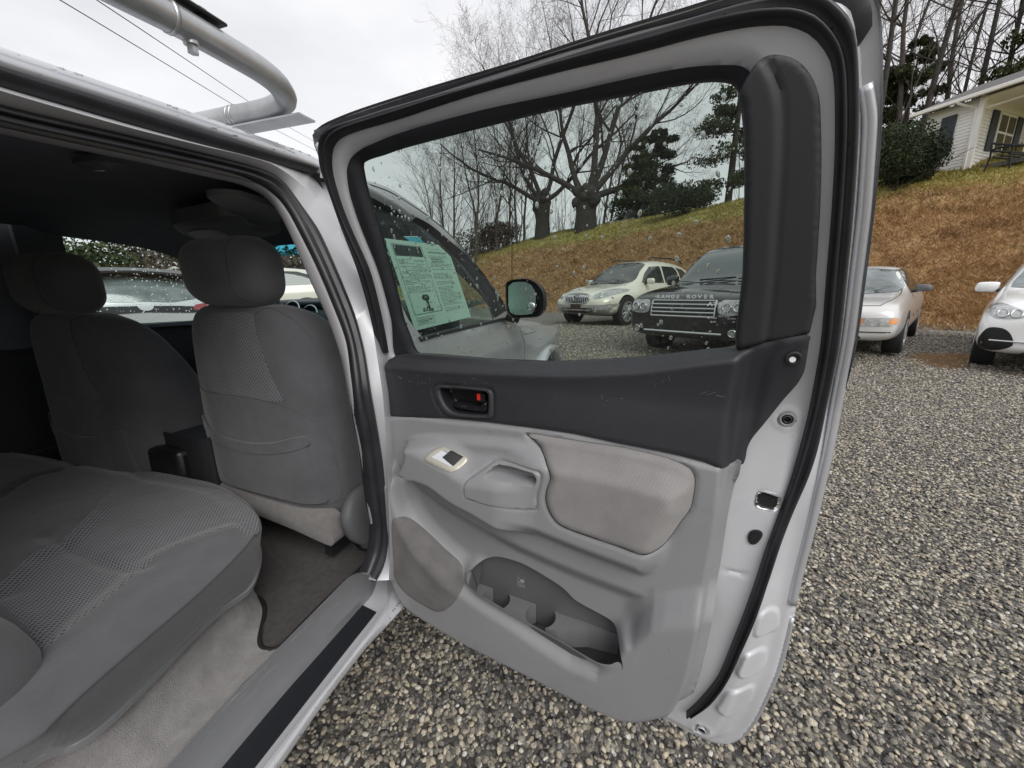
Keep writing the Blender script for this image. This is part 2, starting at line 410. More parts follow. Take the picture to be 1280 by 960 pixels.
# ------------------------------------------------------------------ ground, gravel, grass bank
NB = V3(.797, .607, 0)                                    # bank normal in (X, D)
def s_of(X, D): return NB[0]*X + NB[1]*D
def to_XD(x, y):
    d = np.stack([np.asarray(x)-CAM[0], np.asarray(y)-CAM[1]], -1); return d@RT[:2], d@FD[:2]
def hgt(x, y):
    X, D = to_XD(x, y); s = s_of(X, D)
    r = np.clip((D-.8), -3, 9); g = .070*np.maximum(0, r)*sst(s, -8, 0) + .0*s
    g = np.minimum(g, .56)
    w = s - 14.4 + .45*np.sin(D*.35+1) 
    b = 4.35*sst(w, -.8, 7.2)**.9 + 2.35*sst(w, 4.6, 13.5)
    fade = sst(D, 60, 34)*.0 + (1-sst(D, 36, 62)*.75)
    far = sst(np.hypot(X, D), 60, 200)*6*(s < 8)
    return g + b*fade + far
def nhgt(x, y):
    h = hgt(x, y); return h
def grid_sheet(name, x0, x1, y0, y1, nx, ny, mat_, dz=0, rough=None, mask=None, fn=hgt):
    xs, ys = (np.linspace(x0, x1, nx), np.linspace(y0, y1, ny)); X, Y = np.meshgrid(xs, ys); Z = fn(X.ravel(), Y.ravel())+dz
    if rough is not None: Z = Z + rough(X.ravel(), Y.ravel())
    v = np.stack([X.ravel(), Y.ravel(), Z], 1); i = np.arange((nx-1)*(ny-1)); r = i//(nx-1); c = i % (nx-1); a = r*nx+c
    f = np.stack([a, a+1, a+nx+1, a+nx], 1)
    if mask is not None: f = f[mask(v[f].mean(1))]
    return mesh_obj(name, v, f, mat_)
# one sheet to the horizon: non-uniform rings
def ground_mat():
    m, t, b = nmat('ground'); N = t.nodes.new; l = t.links.new
    g = N('ShaderNodeNewGeometry'); b.inputs['Roughness'].default_value = .9
    at = N('ShaderNodeAttribute'); at.attribute_name = 'zone'; at.attribute_type = 'GEOMETRY'
    def noise_(sc, det=6, rg=.6):
        n = N('ShaderNodeTexNoise'); n.inputs['Scale'].default_value = sc; n.inputs['Detail'].default_value = det; n.inputs['Roughness'].default_value = rg; l(g.outputs['Position'], n.inputs['Vector']); return n.outputs['Fac']
    def ramp(src, els):
        r = N('ShaderNodeValToRGB'); 
        while len(r.color_ramp.elements) < len(els): r.color_ramp.elements.new(.5)
        for e, (p, c) in zip(r.color_ramp.elements, els): e.position = p; e.color = (*c, 1)
        l(src, r.inputs[0]); return r.outputs[0]
    def mix(f, a, b_):
        x = N('ShaderNodeMix'); x.data_type = 'RGBA'; l(f, x.inputs[0]); l(a, x.inputs[6]); l(b_, x.inputs[7]); return x.outputs[2]
    vo = N('ShaderNodeTexVoronoi'); vo.inputs['Scale'].default_value = 58; l(g.outputs['Position'], vo.inputs['Vector'])
    sp_ = N('ShaderNodeSeparateColor'); l(vo.outputs['Color'], sp_.inputs[0])
    grav = ramp(sp_.outputs[0], [(0, (.06, .057, .052)), (.35, (.11, .10, .092)), (.6, (.17, .165, .155)), (.8, (.30, .275, .23)), (.93, (.42, .38, .31)), (1, (.5, .48, .44))])
    dead = ramp(noise_(2.2, 9, .72), [(.25, (.18, .10, .052)), (.42, (.30, .175, .085)), (.55, (.41, .26, .125)), (.68, (.47, .325, .17)), (.85, (.31, .175, .09))])
    green = ramp(noise_(1.2, 8, .65), [(.25, (.19, .18, .05)), (.5, (.31, .275, .08)), (.7, (.41, .34, .12)), (.85, (.26, .235, .07))])
    sz = N('ShaderNodeSeparateColor'); l(at.outputs['Color'], sz.inputs[0])
    def edge(src, sc, amt):
        a = N('ShaderNodeMath'); a.operation = 'ADD'; n = N('ShaderNodeMath'); n.operation = 'MULTIPLY_ADD'; n.inputs[1].default_value = amt; n.inputs[2].default_value = -amt/2; l(noise_(sc, 6), n.inputs[0]); l(src, a.inputs[0]); l(n.outputs[0], a.inputs[1])
        mr = N('ShaderNodeMapRange'); mr.inputs['From Min'].default_value = .42; mr.inputs['From Max'].default_value = .58; l(a.outputs[0], mr.inputs[0]); return mr.outputs[0]
    c = mix(edge(sz.outputs[0], 1.8, .35), grav, dead); c = mix(edge(sz.outputs[1], .8, .9), c, green); l(c, b.inputs['Base Color'])
    bp = N('ShaderNodeBump'); bp.inputs['Distance'].default_value = .05; bp.inputs['Strength'].default_value = .9; l(noise_(9, 9, .75), bp.inputs['Height'])
    b2 = N('ShaderNodeBump'); b2.inputs['Distance'].default_value = .012; b2.inputs['Strength'].default_value = .6; b2.invert = True; l(vo.outputs['Distance'], b2.inputs['Height']); l(bp.outputs[0], b2.inputs['Normal']); l(b2.outputs[0], b.inputs['Normal'])
    return m
def axis(c, inner, step, outer, k):
    a = list(np.arange(c-inner, c+inner+1e-6, step)); d = step
    lo, hi = a[0], a[-1]; L_, H_ = [], []
    while hi < outer: d *= k; hi += d; lo -= d; H_.append(hi); L_.append(lo)
    return np.array(L_[::-1]+a+H_)
xs, ys = axis(6, 26, .36, 620, 1.16), axis(12, 26, .36, 620, 1.16)
xs_g, ys_g = xs, ys; X, Y = np.meshgrid(xs, ys); X, Y = X.ravel(), Y.ravel(); Z = hgt(X, Y)
Xc, Dc = to_XD(X, Y); sc_ = s_of(Xc, Dc); w = sc_-14.4+.45*np.sin(Dc*.35+1)
lump = np.array([noise.fractal(Vector((a*.9, b*.9, 0)), 1.0, 2.0, 4) if abs(a-6) < 40 and abs(b-12) < 40 else 0 for a, b in zip(X, Y)])
Z = Z + lump*.16*sst(w, .2, 2)*(1-sst(w, 20, 30)) + lump*.02*(w < 0)*(np.hypot(X-1, Y-1) > 4)
v = np.stack([X, Y, Z], 1); nx, ny = len(xs), len(ys); i = np.arange((nx-1)*(ny-1)); r = i//(nx-1); c = i % (nx-1); a = r*nx+c
gd = mesh_obj('ground', v, np.stack([a, a+1, a+nx+1, a+nx], 1), ground_mat()); gd['kind'] = 'structure'
ca = gd.data.color_attributes.new('zone', 'FLOAT_COLOR', 'POINT')
farz = (np.hypot(Xc, Dc) > 34)*1.0
leftz = sst(-Xc, 26, 40)
ca.data.foreach_set('color', np.stack([np.clip(np.maximum(sst(w, -1.6, 1.4), farz), 0, 1), np.clip(np.maximum(sst(w, 5.0, 7.6), farz*.8), 0, 1), 0*X, 0*X+1], 1).ravel())
GB_ = BVHTree.FromPolygons([tuple(p) for p in v], [tuple(q) for q in np.stack([a, a+1, a+nx+1, a+nx], 1)])
_Z = Z.reshape(len(ys), len(xs))
def gz(x, y):
    i = min(max(int(np.searchsorted(xs_g, x))-1, 0), len(xs_g)-2); j = min(max(int(np.searchsorted(ys_g, y))-1, 0), len(ys_g)-2)
    u = (x-xs_g[i])/(xs_g[i+1]-xs_g[i]); v = (y-ys_g[j])/(ys_g[j+1]-ys_g[j])
    return float((_Z[j, i]*(1-u)+_Z[j, i+1]*u)*(1-v)+(_Z[j+1, i]*(1-u)+_Z[j+1, i+1]*u)*v)
def gpx(px, py):                                          # where the ray through a picture point meets the ground
    h = GB_.ray_cast(Vector(CAM), Vector(ray(px, py)).normalized())[0]; return np.array(h) if h else None

# gravel stones: real stones instanced thickly near the viewer
def stone_mat():
    m, t, b = nmat('gravel_stone'); N = t.nodes.new; l = t.links.new
    oi = N('ShaderNodeObjectInfo'); r = N('ShaderNodeValToRGB'); E_ = [(0, (.062, .060, .058)), (.18, (.105, .100, .094)), (.34, (.17, .158, .14)), (.52, (.25, .225, .185)), (.68, (.33, .29, .225)), (.80, (.42, .36, .265)), (.92, (.50, .45, .35)), (1, (.56, .54, .50))]
    while len(r.color_ramp.elements) < len(E_): r.color_ramp.elements.new(.5)
    for e, (p, c) in zip(r.color_ramp.elements, E_): e.position = p; e.color = (*c, 1)
    l(oi.outputs['Random'], r.inputs[0]); tcn = N('ShaderNodeTexCoord'); n = N('ShaderNodeTexNoise'); n.inputs['Scale'].default_value = 2.2; n.inputs['Detail'].default_value = 6; l(tcn.outputs['Object'], n.inputs['Vector'])
    mr = N('ShaderNodeMapRange'); mr.inputs['To Min'].default_value = .6; mr.inputs['To Max'].default_value = 1.3; l(n.outputs['Fac'], mr.inputs[0])
    mx = N('ShaderNodeMix'); mx.data_type = 'RGBA'; mx.blend_type = 'MULTIPLY'; mx.inputs[0].default_value = 1; l(r.outputs[0], mx.inputs[6]); l(mr.outputs[0], mx.inputs[7]); l(mx.outputs[2], b.inputs['Base Color']); b.inputs['Roughness'].default_value = .42; b.inputs['Coat Weight'].default_value = .15; b.inputs['Coat Roughness'].default_value = .2
    return m
SM = stone_mat(); scol = bpy.data.collections.new('gravel_source')
for k in range(7):
    bm = bmesh.new(); bmesh.ops.create_icosphere(bm, subdivisions=2, radius=1); rr_ = random.Random(k)
    pl = [(Vector((rr_.gauss(0, 1), rr_.gauss(0, 1), rr_.gauss(0, 1))).normalized(), rr_.uniform(.62, .9)) for _ in range(9)]
    for v_ in bm.verts:
        for n_, d_ in pl:
            e_ = v_.co.dot(n_)-d_
            if e_ > 0: v_.co -= n_*e_*.9
        v_.co = Vector((v_.co.x*rr_.uniform(.98, 1.02)*1.0, v_.co.y*.78, v_.co.z*.58))
    me = bpy.data.meshes.new('stone'); bm.to_mesh(me); bm.free(); me.materials.append(SM)
    for p in me.polygons: p.use_smooth = False
    me.polygons.foreach_set('use_smooth', [True]*len(me.polygons))
    try: me.set_sharp_from_angle(angle=R(28))
    except Exception: pass
    scol.objects.link(bpy.data.objects.new('stone', me))
# carrier sheet: only what the photograph can see of the near lot
gx, gy = np.arange(-1.0, 14.2, .2), np.arange(-1.2, 13.4, .2); XX, YY = np.meshgrid(gx, gy); XX, YY = XX.ravel(), YY.ravel()
Xc, Dc = to_XD(XX, YY); ww = s_of(Xc, Dc)-14.4+.45*np.sin(Dc*.35+1)
dist = np.hypot(Xc, Dc); dens = np.interp(dist, [0, 2.2, 4, 7, 10, 14], [5600, 5600, 4400, 2100, 800, 340])
ok = (ww < -.1) & (Dc > -.2) & (Xc > -1.9+.0*Dc) & (Xc < 1.55*Dc+1.3) & (Xc > -.35*Dc-.9) & (dist < 14)
zz = hgt(XX, YY)
for i_ in range(len(XX)): zz[i_] = gz(XX[i_], YY[i_])
vv = np.stack([XX, YY, zz], 1); nx, ny = len(gx), len(gy); i = np.arange((nx-1)*(ny-1)); a = (i//(nx-1))*nx+i % (nx-1); ff = np.stack([a, a+1, a+nx+1, a+nx], 1); ff = ff[ok[ff].all(1)]
gv = mesh_obj('gravel', vv, ff, SM); gv['kind'] = 'stuff'
da = gv.data.attributes.new('dens', 'FLOAT', 'POINT'); da.data.foreach_set('value', dens)
sa = gv.data.attributes.new('siz', 'FLOAT', 'POINT'); sa.data.foreach_set('value', np.interp(dist, [0, 3, 6, 9, 14], [1, 1, 1.1, 1.45, 1.9]))
ng = bpy.data.node_groups.new('scatter_gravel', 'GeometryNodeTree')
ng.interface.new_socket('Geometry', in_out='INPUT', socket_type='NodeSocketGeometry'); ng.interface.new_socket('Geometry', in_out='OUTPUT', socket_type='NodeSocketGeometry')
def gn(t, **k):
    n = ng.nodes.new(t)
    for a_, b_ in k.items(): setattr(n, a_, b_)
    return n
gi, go = gn('NodeGroupInput'), gn('NodeGroupOutput'); dp_ = gn('GeometryNodeDistributePointsOnFaces'); na = gn('GeometryNodeInputNamedAttribute', data_type='FLOAT'); na.inputs[0].default_value = 'dens'
l = ng.links.new; l(gi.outputs[0], dp_.inputs['Mesh']); l(na.outputs['Attribute'], dp_.inputs['Density'])
ci_ = gn('GeometryNodeCollectionInfo'); ci_.inputs[0].default_value = scol; ci_.inputs[1].default_value = True; ci_.inputs[2].default_value = True
io = gn('GeometryNodeInstanceOnPoints'); io.inputs['Pick Instance'].default_value = True
rv = gn('FunctionNodeRandomValue', data_type='FLOAT_VECTOR'); rv.inputs[0].default_value = (-.5, -.5, 0); rv.inputs[1].default_value = (.5, .5, 6.28)
rs = gn('FunctionNodeRandomValue', data_type='FLOAT'); rs.inputs[2].default_value = .0055; rs.inputs[3].default_value = .0128; rs.inputs['Seed'].default_value = 5
ns = gn('GeometryNodeInputNamedAttribute', data_type='FLOAT'); ns.inputs[0].default_value = 'siz'; mu = gn('ShaderNodeMath', operation='MULTIPLY'); l(rs.outputs[1], mu.inputs[0]); l(ns.outputs['Attribute'], mu.inputs[1])
rz_ = gn('FunctionNodeRandomValue', data_type='FLOAT_VECTOR'); rz_.inputs[0].default_value = (0, 0, -.004); rz_.inputs[1].default_value = (0, 0, .013); rz_.inputs['Seed'].default_value = 9
spn = gn('GeometryNodeSetPosition'); l(dp_.outputs[0], spn.inputs['Geometry']); l(rz_.outputs[0], spn.inputs['Offset'])
l(spn.outputs[0], io.inputs['Points']); l(ci_.outputs[0], io.inputs['Instance']); l(rv.outputs[0], io.inputs['Rotation']); l(mu.outputs[0], io.inputs['Scale']); l(io.outputs[0], go.inputs[0])
md = gv.modifiers.new('scatter', 'NODES'); md.node_group = ng

# muddy puddle beside the right-hand car
pu = [gpx(*q) for q in ((1132, 447), (1160, 441.5), (1195, 441.5), (1222, 445), (1235, 452), (1212, 459), (1180, 461.5), (1150, 457))]
pu = np.array([p for p in pu if p is not None]); PO = smooth(pu, True, 6); c_ = PO.mean(0)
PV = [c_+V3(0, 0, .012)]+[p+V3(0, 0, .010)+(p-c_)*(.10*math.sin(i*1.7)+.12*math.sin(i*.61)) for i, p in enumerate(PO)]
o = mesh_obj('puddle', PV, [(0, i+1, (i+1) % len(PO)+1) for i in range(len(PO))], mat('muddy_water', (.12, .095, .065), .08, 0, var=.25, vs=4, bump=.1, bs=12, spec=.6)); o['kind'] = 'structure'
# ------------------------------------------------------------------ the silver pickup truck
truck = thing('pickup_truck', 'silver crew-cab pickup truck with its rear door swung open, seen from beside the opening', 'pickup truck', (0, 0.4, 0))
truck.location = (0, 0, 0)
ANG = R(83.3)
DU = V3(math.sin(ANG), -math.cos(ANG), 0); DN = V3(-math.cos(ANG), -math.sin(ANG), 0)
def tumble(u, v):
    v = np.asarray(v, float); d = np.maximum(0, v-1.20); return .36*d*d/(d+.06) - .10*np.maximum(0, .80-v)**2
DF = Frame((.93, .86, 0), DU, (0, 0, 1), DN, tumble)
dp = DF.pts

# outlines read off the photograph (pixels of the 1280x960 picture), laid on the door's own curved plane
seal_in = [(489, 440), (482, 400), (467, 340), (444, 287), (433, 259), (422, 222), (420, 203), (422, 187), (430, 176), (447, 168), (500, 152.5), (600, 120.5), (700, 94.5), (800, 71), (860, 55), (900, 45.7), (940, 39), (980, 38), (1005, 46), (1020, 58), (1032, 75), (1038, 92), (1041, 125), (1041, 195), (1037, 270), (1031, 345), (1024, 430), (1011, 505), (999, 560), (988, 600), (973, 641), (957, 680), (944, 720), (929, 762), (914, 800), (897, 840), (873, 870), (858, 884)]
seal_out = [(480, 440), (473, 400), (457, 340), (438, 287), (427, 252), (414, 216), (411, 195), (412, 180), (420, 163), (438, 152), (500, 129.8), (600, 97), (700, 65), (800, 36.7), (860, 20), (900, 10), (950, 1), (1000, 0), (1018, 4), (1032, 14), (1050, 30), (1062, 46), (1069, 65), (1072, 95), (1074, 130), (1072, 195), (1067, 270), (1060, 345), (1051, 430), (1036, 505), (1024.7, 560), (1011.6, 600), (994, 641), (976.5, 680), (962, 720), (945, 762), (928, 800), (909, 840), (888, 868), (866, 882)]
shell_edge = [(398, 172), (430, 150), (520, 120), (640, 85), (750, 49.5), (860, 17), (930, -4), (1000, -18), (1060, -22), (1088, -2), (1096, 40), (1098, 110), (1096, 180), (1088, 270), (1078, 350), (1067, 430), (1050, 505), (1041, 560), (1034, 600), (1024, 641), (1015, 680), (1003, 720), (996, 760), (987, 800), (976, 840), (964, 867), (950, 897), (931, 922), (915, 930), (900, 929.5), (878, 922.5), (847, 907), (815, 890), (760, 862), (680, 822), (600, 782), (530, 745), (505, 725), (496, 700), (490, 660), (486, 600), (484, 520), (484, 470), (477, 425), (463, 375), (440, 300), (423, 250), (408, 205)]
win_in = [(489, 400), (473, 340), (452, 287), (444, 265), (436.6, 240), (433.4, 215), (436, 203), (441, 194), (454, 185), (500, 166), (600, 138), (700, 117), (800, 95), (860, 83.5), (900, 80.5), (925, 82), (938, 90), (945, 110), (945, 240), (941, 340), (930, 425), (925, 436), (881, 443), (797, 454), (700, 460), (640, 460), (540, 452), (497, 450)]
glass_o = [(449, 201), (475, 191), (500, 182.2), (600, 155.6), (700, 131), (800, 111.7), (860, 99.5), (890, 96.5), (909, 97.5), (919, 102), (925, 113), (929, 130), (933, 166), (936, 240), (934, 340), (928, 390), (922, 431), (881, 438), (797, 447), (700, 452), (650, 450.5), (600, 448.5), (540, 443), (519, 441), (509, 419), (501, 399), (496, 377), (490, 355), (480, 317), (473, 291), (463, 262), (455, 237), (450, 214)]

E1 = np.array(dp(shell_edge, -.055)); E1s = smooth(E1, True, 5)
WI = smooth(np.array(dp(win_in, .0)), True, 5)
SO = smooth(np.array(dp(seal_out, -.01)), False, 4); SI = smooth(np.array(dp(seal_in, -.01)), False, 4)
emb = [np.array(dp(p, -.035)) for p in (
    [(944, 768), (950, 757), (960, 757), (972, 766), (972, 784), (966, 791), (950, 788), (942, 780)],
    [(924, 812), (931, 802), (945, 804), (957, 813), (956, 830), (950, 839), (932, 834), (920, 823)],
    [(900, 858), (909, 846), (926, 848), (941, 858), (940, 872), (934, 882), (915, 880), (896, 867)])]
latch = np.array(dp([(944, 622), (947, 612), (953, 611), (974, 618.5), (974, 626), (970, 634), (958, 633), (944, 628)], -.012))
key = np.array(dp([(933.5, 667), (935, 660), (940, 656.5), (948, 657), (952, 661), (948, 669), (942, 674), (936, 673)], -.016))
bolt1 = np.array(DF.px(983, 523, -.004)); drain = np.array(DF.px(876.5, 889, -.045))
def shell_h(p):
    p = np.asarray(p, float); d = sdf(p, E1s[::3])
    h = -.058 + .014*sst(d, .004, .012) + .044*sst(d, .030, .085)
    w = sst(p[:, 1], .95, 1.25); d2 = segdist(p, WI[::2])                 # slim frame round the window
    hw = -.052 + .052*sst(d, .012, .045) - .012*sst(.018-d2, 0, .018)
    h = h*(1-w)+hw*w
    for e in emb:
        sd_ = sdf(p, smooth(e, True, 3)); h += .0*sd_
    for c, r_, dd in ((bolt1, .013, .006), (drain, .014, .008)):
        q = np.hypot(p[:, 0]-c[0], p[:, 1]-c[1]); h += .0025*np.exp(-((q-r_*1.25)/.004)**2) - dd*sst(r_-q, 0, .004)
    h -= .006*sst(sdf(p, latch), -.003, .003)
    h -= .004*sst(.006-abs(p[:, 1]-.865-.15*(p[:, 0]-.8)), 0, .005)*sst(p[:, 0], .78, .80)*sst(.84-p[:, 0], 0, .02)
    return h
door = patch('rear_door', DF, E1s, shell_h, .0068, M['jamb'], truck, holes=[WI], rim=.012, outstep=.008)
door['label'] = 'silver rear passenger door swung wide open with grey inner trim'

for e in emb:
    eo = smooth(e, True, 4); ec = eo.mean(0); big_ = ec+(eo-ec)*1.22
    patch('pressed_pad', DF, big_, lambda p: shell_h(p)+.0003+.0075*sst(sdf(p, eo), -.0045, .0035), .0032, M['jamb'], door)
# outer skin of the door, one hem outside the inner pressing
GSK = smooth(np.array(dp(glass_o, -.045)), True, 3); _c = GSK.mean(0); GSK = _c+(GSK-_c)*(1.035, 1.06)
def skin_h(p):
    w = sst(p[:, 1], 1.17, 1.27); return (1-w)*(skin_l(p)) + w*(-.048)
def skin_l(p): return -.072 - .035*sst(sdf(p, E1s[::3]), 0, .10)*(1-.4*sst(p[:, 1], 1.15, 1.35)) - .014*sst(p[:, 1], .98, 1.0)*(1-sst(p[:, 1], 1.05, 1.07))
osk = patch('outer_skin', DF, E1s, skin_h, .03, M['silver'], door, holes=[GSK], rim=.008, outstep=.02, rimdir=DN)
# rolled hem tube down the latch side
hem = [(1082, 105), (1088, 145), (1086, 190), (1081, 262), (1071, 345), (1061, 425), (1046, 505), (1036, 560), (1027, 600), (1017.5, 641), (1008, 680), (997, 722), (990, 755)]
hp = [np.array(DF.px(x, y, -.045)) for x, y in hem]
v, f = sweep(DF.at(smooth(hp, False, 4), np.full((len(hp)-1)*4+1, -.047)), circ(.0085, 10)); mesh_obj('door_hem', v, f, M['silver'], door)
hp = smooth([np.array(DF.px(x, y, -.05)) for x, y in [(990, 772), (984, 800), (974, 836), (962, 864), (948, 893), (930, 917), (914, 926), (900, 925), (880, 918), (850, 904), (818, 888)]], False, 4)
v, f = sweep(DF.at(hp, np.full(len(hp), -.050)), circ(.0045, 8)); mesh_obj('door_hem', v, f, M['silver'], door)
# black capping above the seal, along the top of the door
cap = [(392, 163), (430, 147), (520, 117), (640, 82), (750, 47), (860, 14.5), (900, 1), (930, -8), (1000, -24), (1062, -28), (1087, -4), (1091, 16), (1091, 34), (1080, 48), (1070, 66), (1058, 40), (1030, 8), (1000, -2), (950, -1), (900, 8), (800, 34), (700, 63), (600, 95), (500, 128), (438, 151), (420, 163), (413, 178), (412, 200), (418, 222), (405, 197), (398, 190), (397, 176)]
co = np.array(dp(cap, -.040)); patch('upper_cover', DF, resample(co, .01), lambda p: np.full(len(p), -.040)+.004*sst(segdist(p, co), 0, .008), .012, M['rubber'], door, rim=.02)

# the weatherstrip: a lobed rubber band between its two traced edges
n = 190; A = resample(SI, closed=False, n=n); B = resample(SO, closed=False, n=n)
prof = [(-.05, -.012), (0, .010), (.10, .017), (.22, .018), (.34, .012), (.44, .008), (.56, .016), (.72, .020), (.88, .017), (.97, .008), (1.03, -.014)]
vs = []
for i in range(n):
    q = A[i]+(B[i]-A[i])*np.array([[t] for t, _ in prof]); hh = shell_h(q) + np.array([h for _, h in prof]) + .001
    vs.append(DF.at(q, hh))
m_ = len(prof); vs = np.vstack(vs); fs = [(i*m_+k, i*m_+k+1, (i+1)*m_+k+1, (i+1)*m_+k) for i in range(n-1) for k in range(m_-1)]
mesh_obj('weatherstrip', vs, fs, M['rubber'], door)
mb = MB()
for i in range(6, n-4, 9):                                              # moulding vents in the rubber
    q = A[i]*.55+B[i]*.45; P = DF.at(np.array([q]), np.array([shell_h(np.array([q]))[0]+.010]))[0]
    mb.tube([P-DN*.001, P+DN*.0012], .0016, 6)
mb.build('vent_hole', M['matblack'], door)['kind'] = 'stuff'

# glass run channel between frame and pane
GO = smooth(np.array(dp(glass_o, -.010)), True, 4)
wi2 = sdf(GO, WI)
runo = smooth(np.array(dp([(x, y) for x, y in win_in], -.002)), True, 5)
def run_h(p):
    d = segdist(p, GO); return -.012 + .010*sst(d, 0, .012)
patch('glass_run', DF, runo, run_h, .009, M['flock'], door, holes=[GO], rim=.012)
# pane
GP = smooth(np.array(dp(glass_o, -.014)), True, 4); c0 = GP.mean(0); GP = c0+(GP-c0)*1.012
pane = patch('window_pane', DF, GP, lambda p: np.full(len(p), -.016), .06, M['doorglass'], door)
# rain drops on the outer face of the pane and the etched maker's mark, seen from behind
mb = MB(); GPi = smooth(np.array(dp(glass_o, -.017)), True, 3)
ico = bmesh.new(); bmesh.ops.create_icosphere(ico, subdivisions=2, radius=1); iv = np.array([v.co[:] for v in ico.verts]); jf = [[v.index for v in f.verts] for f in ico.faces]
mn, mxx = GPi.min(0), GPi.max(0); k = 0
while k < 760:
    q = mn + rng.random(2)*(mxx-mn)
    if rng.random() > .35 + .65*(1-(q[0]-mn[0])/(mxx[0]-mn[0])) + .5*(q[1] > mxx[1]-.1): continue
    if not inside(np.array([q]), GPi)[0]: continue
    k += 1; r_ = .0008+.0027*rng.random()**3; P = DF.at(np.array([q]), np.array([-.0175]))[0]; a = rng.uniform(-.5, .5); st = rng.uniform(1, 1.8)
    mb.add([P + DU*(p[0]*r_+p[1]*r_*st*a*.6) + V3(0, 0, 1)*p[1]*r_*st - DN*p[2]*r_*.45 for p in iv], jf)
mb.build('rain_drops', M['drop'], door)['kind'] = 'stuff'
def dtext(body, px, py, size, n=-.0145, **k):
    q = DF.px(px, py, n); o = DF.at(np.array([q]), np.array([n]))[0]
    o_ = text_mesh('etched_mark', body, size, frameM(o, -DU, (0, 0, 1), -DN), M['white_print'], door, ext=.0001, **k); return o_
e0 = dtext('TOYOTA', 905.5, 380.5, .0100, width=1.25, bold=.0002)
dtext('TEMPERLITE', 905, 384.6, .0034); dtext('141', 905, 390, .0105, bold=.0002); dtext('AS2 M20', 905, 395.5, .0044)
dtext('DOT 20', 890, 397.5, .0042); dtext('43R-00', 914.5, 398.5, .0042); dtext('E6', 917, 402.5, .0042); dtext('M-49', 891, 402.5, .0042)

# ------------------------------------------------ upper charcoal trim with the inside handle
up_o = [(488, 449), (500, 443), (520, 443.5), (540, 444.5), (600, 450), (650, 453), (700, 454), (797, 448.5), (881, 439), (920, 435), (961, 427.5), (1013, 417.5), (1011.5, 425), (1008, 449), (1005, 464), (997, 479), (980, 498), (968, 513), (956, 528), (941, 547), (934, 562), (929, 582.5), (911, 580.6), (905, 581.5), (880, 576.5), (827.5, 564), (771, 553), (720, 542), (702, 539), (619, 528), (555, 522), (480, 518.5), (478.8, 497.5), (479.4, 480), (482.5, 462.5)]
crease = np.array(dp([(938, 434), (927.5, 450), (922, 479), (915, 520), (907, 582)], .04))
sillf = smooth(np.array(dp([(484, 458), (497, 459), (540, 463), (600, 466), (700, 469), (797, 465), (881, 454), (927, 449)], .045)), False, 4)
def below(p, line):                                                    # signed: positive under the line
    s = np.sort(np.asarray(line), 0) if False else np.asarray(line); i = np.argsort(s[:, 0]); return np.interp(p[:, 0], s[i, 0], s[i, 1]) - p[:, 1]
def rightof(p, line):
    s = np.asarray(line); i = np.argsort(s[:, 1]); return p[:, 0]-np.interp(p[:, 1], s[i, 1], s[i, 0])
UPO = smooth(np.array(dp([(a, b, .012 if b < 456 and a < 935 else .045 if a < 900 else .02) for a, b in up_o])), True, 2)
hz_o = np.array(dp([(541, 486), (547.5, 481), (605, 485), (613.8, 487.5), (617, 495), (617.5, 519), (615, 523.8), (567, 521), (555, 516), (545, 500)], .048))
hz_i = np.array(dp([(550, 487), (553, 485.5), (602.5, 488.8), (608, 490.5), (610.5, 494), (610.5, 515), (608, 518.5), (570, 515.5), (560, 509.5), (552.5, 497)], .048))
HZO, HZI = smooth(hz_o, True, 3), smooth(hz_i, True, 3)
def up_h(p):
    s = below(p, sillf); h = .012 + .036*sst(s, -.022, .004)
    h += .004*sst(s, 0, .12)
    r_ = rightof(p, crease); w = sst(r_, -.012, .014); h = h*(1-w) + .020*w + .006*sst(r_, .03, .05)*w
    d = segdist(p, UPO); h -= .004*(1-sst(d, 0, .006))
    h -= .002*sst(sdf(p, HZO), -.004, .0)
    q = segdist(p, HZO); h -= .0025*np.exp(-(q/.0022)**2)
    return h
rg = DF.px(991, 447.5, .022)
uo = patch('upper_trim', DF, UPO, up_h, .0058, M['darktrim'], door, holes=[HZI], rim=.03, outstep=.008)
# handle bezel, cup, lever, lock tab
def bez_h(p): return up_h(p)+.004*sst(segdist(p, HZO), 0, .004)-.004*(1-sst(segdist(p, HZI), 0, .004))+.001
patch('handle_bezel', DF, HZO, bez_h, .004, M['darkplast'], door, holes=[HZI], rim=.006, outstep=.005)
def cup_h(p): return .046 - .032*sst(sdf(p, HZI), 0, .007)
patch('handle_cup', DF, HZI, cup_h, .004, M['black'], door, rim=0, outstep=.004)
lev = smooth(np.array(dp([(565, 505), (571, 503.2), (585, 506.5), (598, 507.5), (601, 503), (609, 502), (609.5, 517), (600, 517), (575, 514), (566, 509.5)], .04)), True, 2)
patch('handle_lever', DF, lev, lambda p: .041 - .012*(1-sst(sdf(p, lev), 0, .006)), .003, M['black'], door, rim=.01)
lk = np.array(dp([(598.5, 492), (605.5, 492.5), (606, 503), (598.5, 502)], .04)); patch('lock_tab', DF, lk, .040, .004, M['black'], door, rim=.018)
lk = np.array(dp([(596, 492.3), (599.7, 492.6), (600, 500.6), (596.3, 500.2)], .042)); patch('lock_mark', DF, lk, .042, .004, M['red'], door, rim=.002)
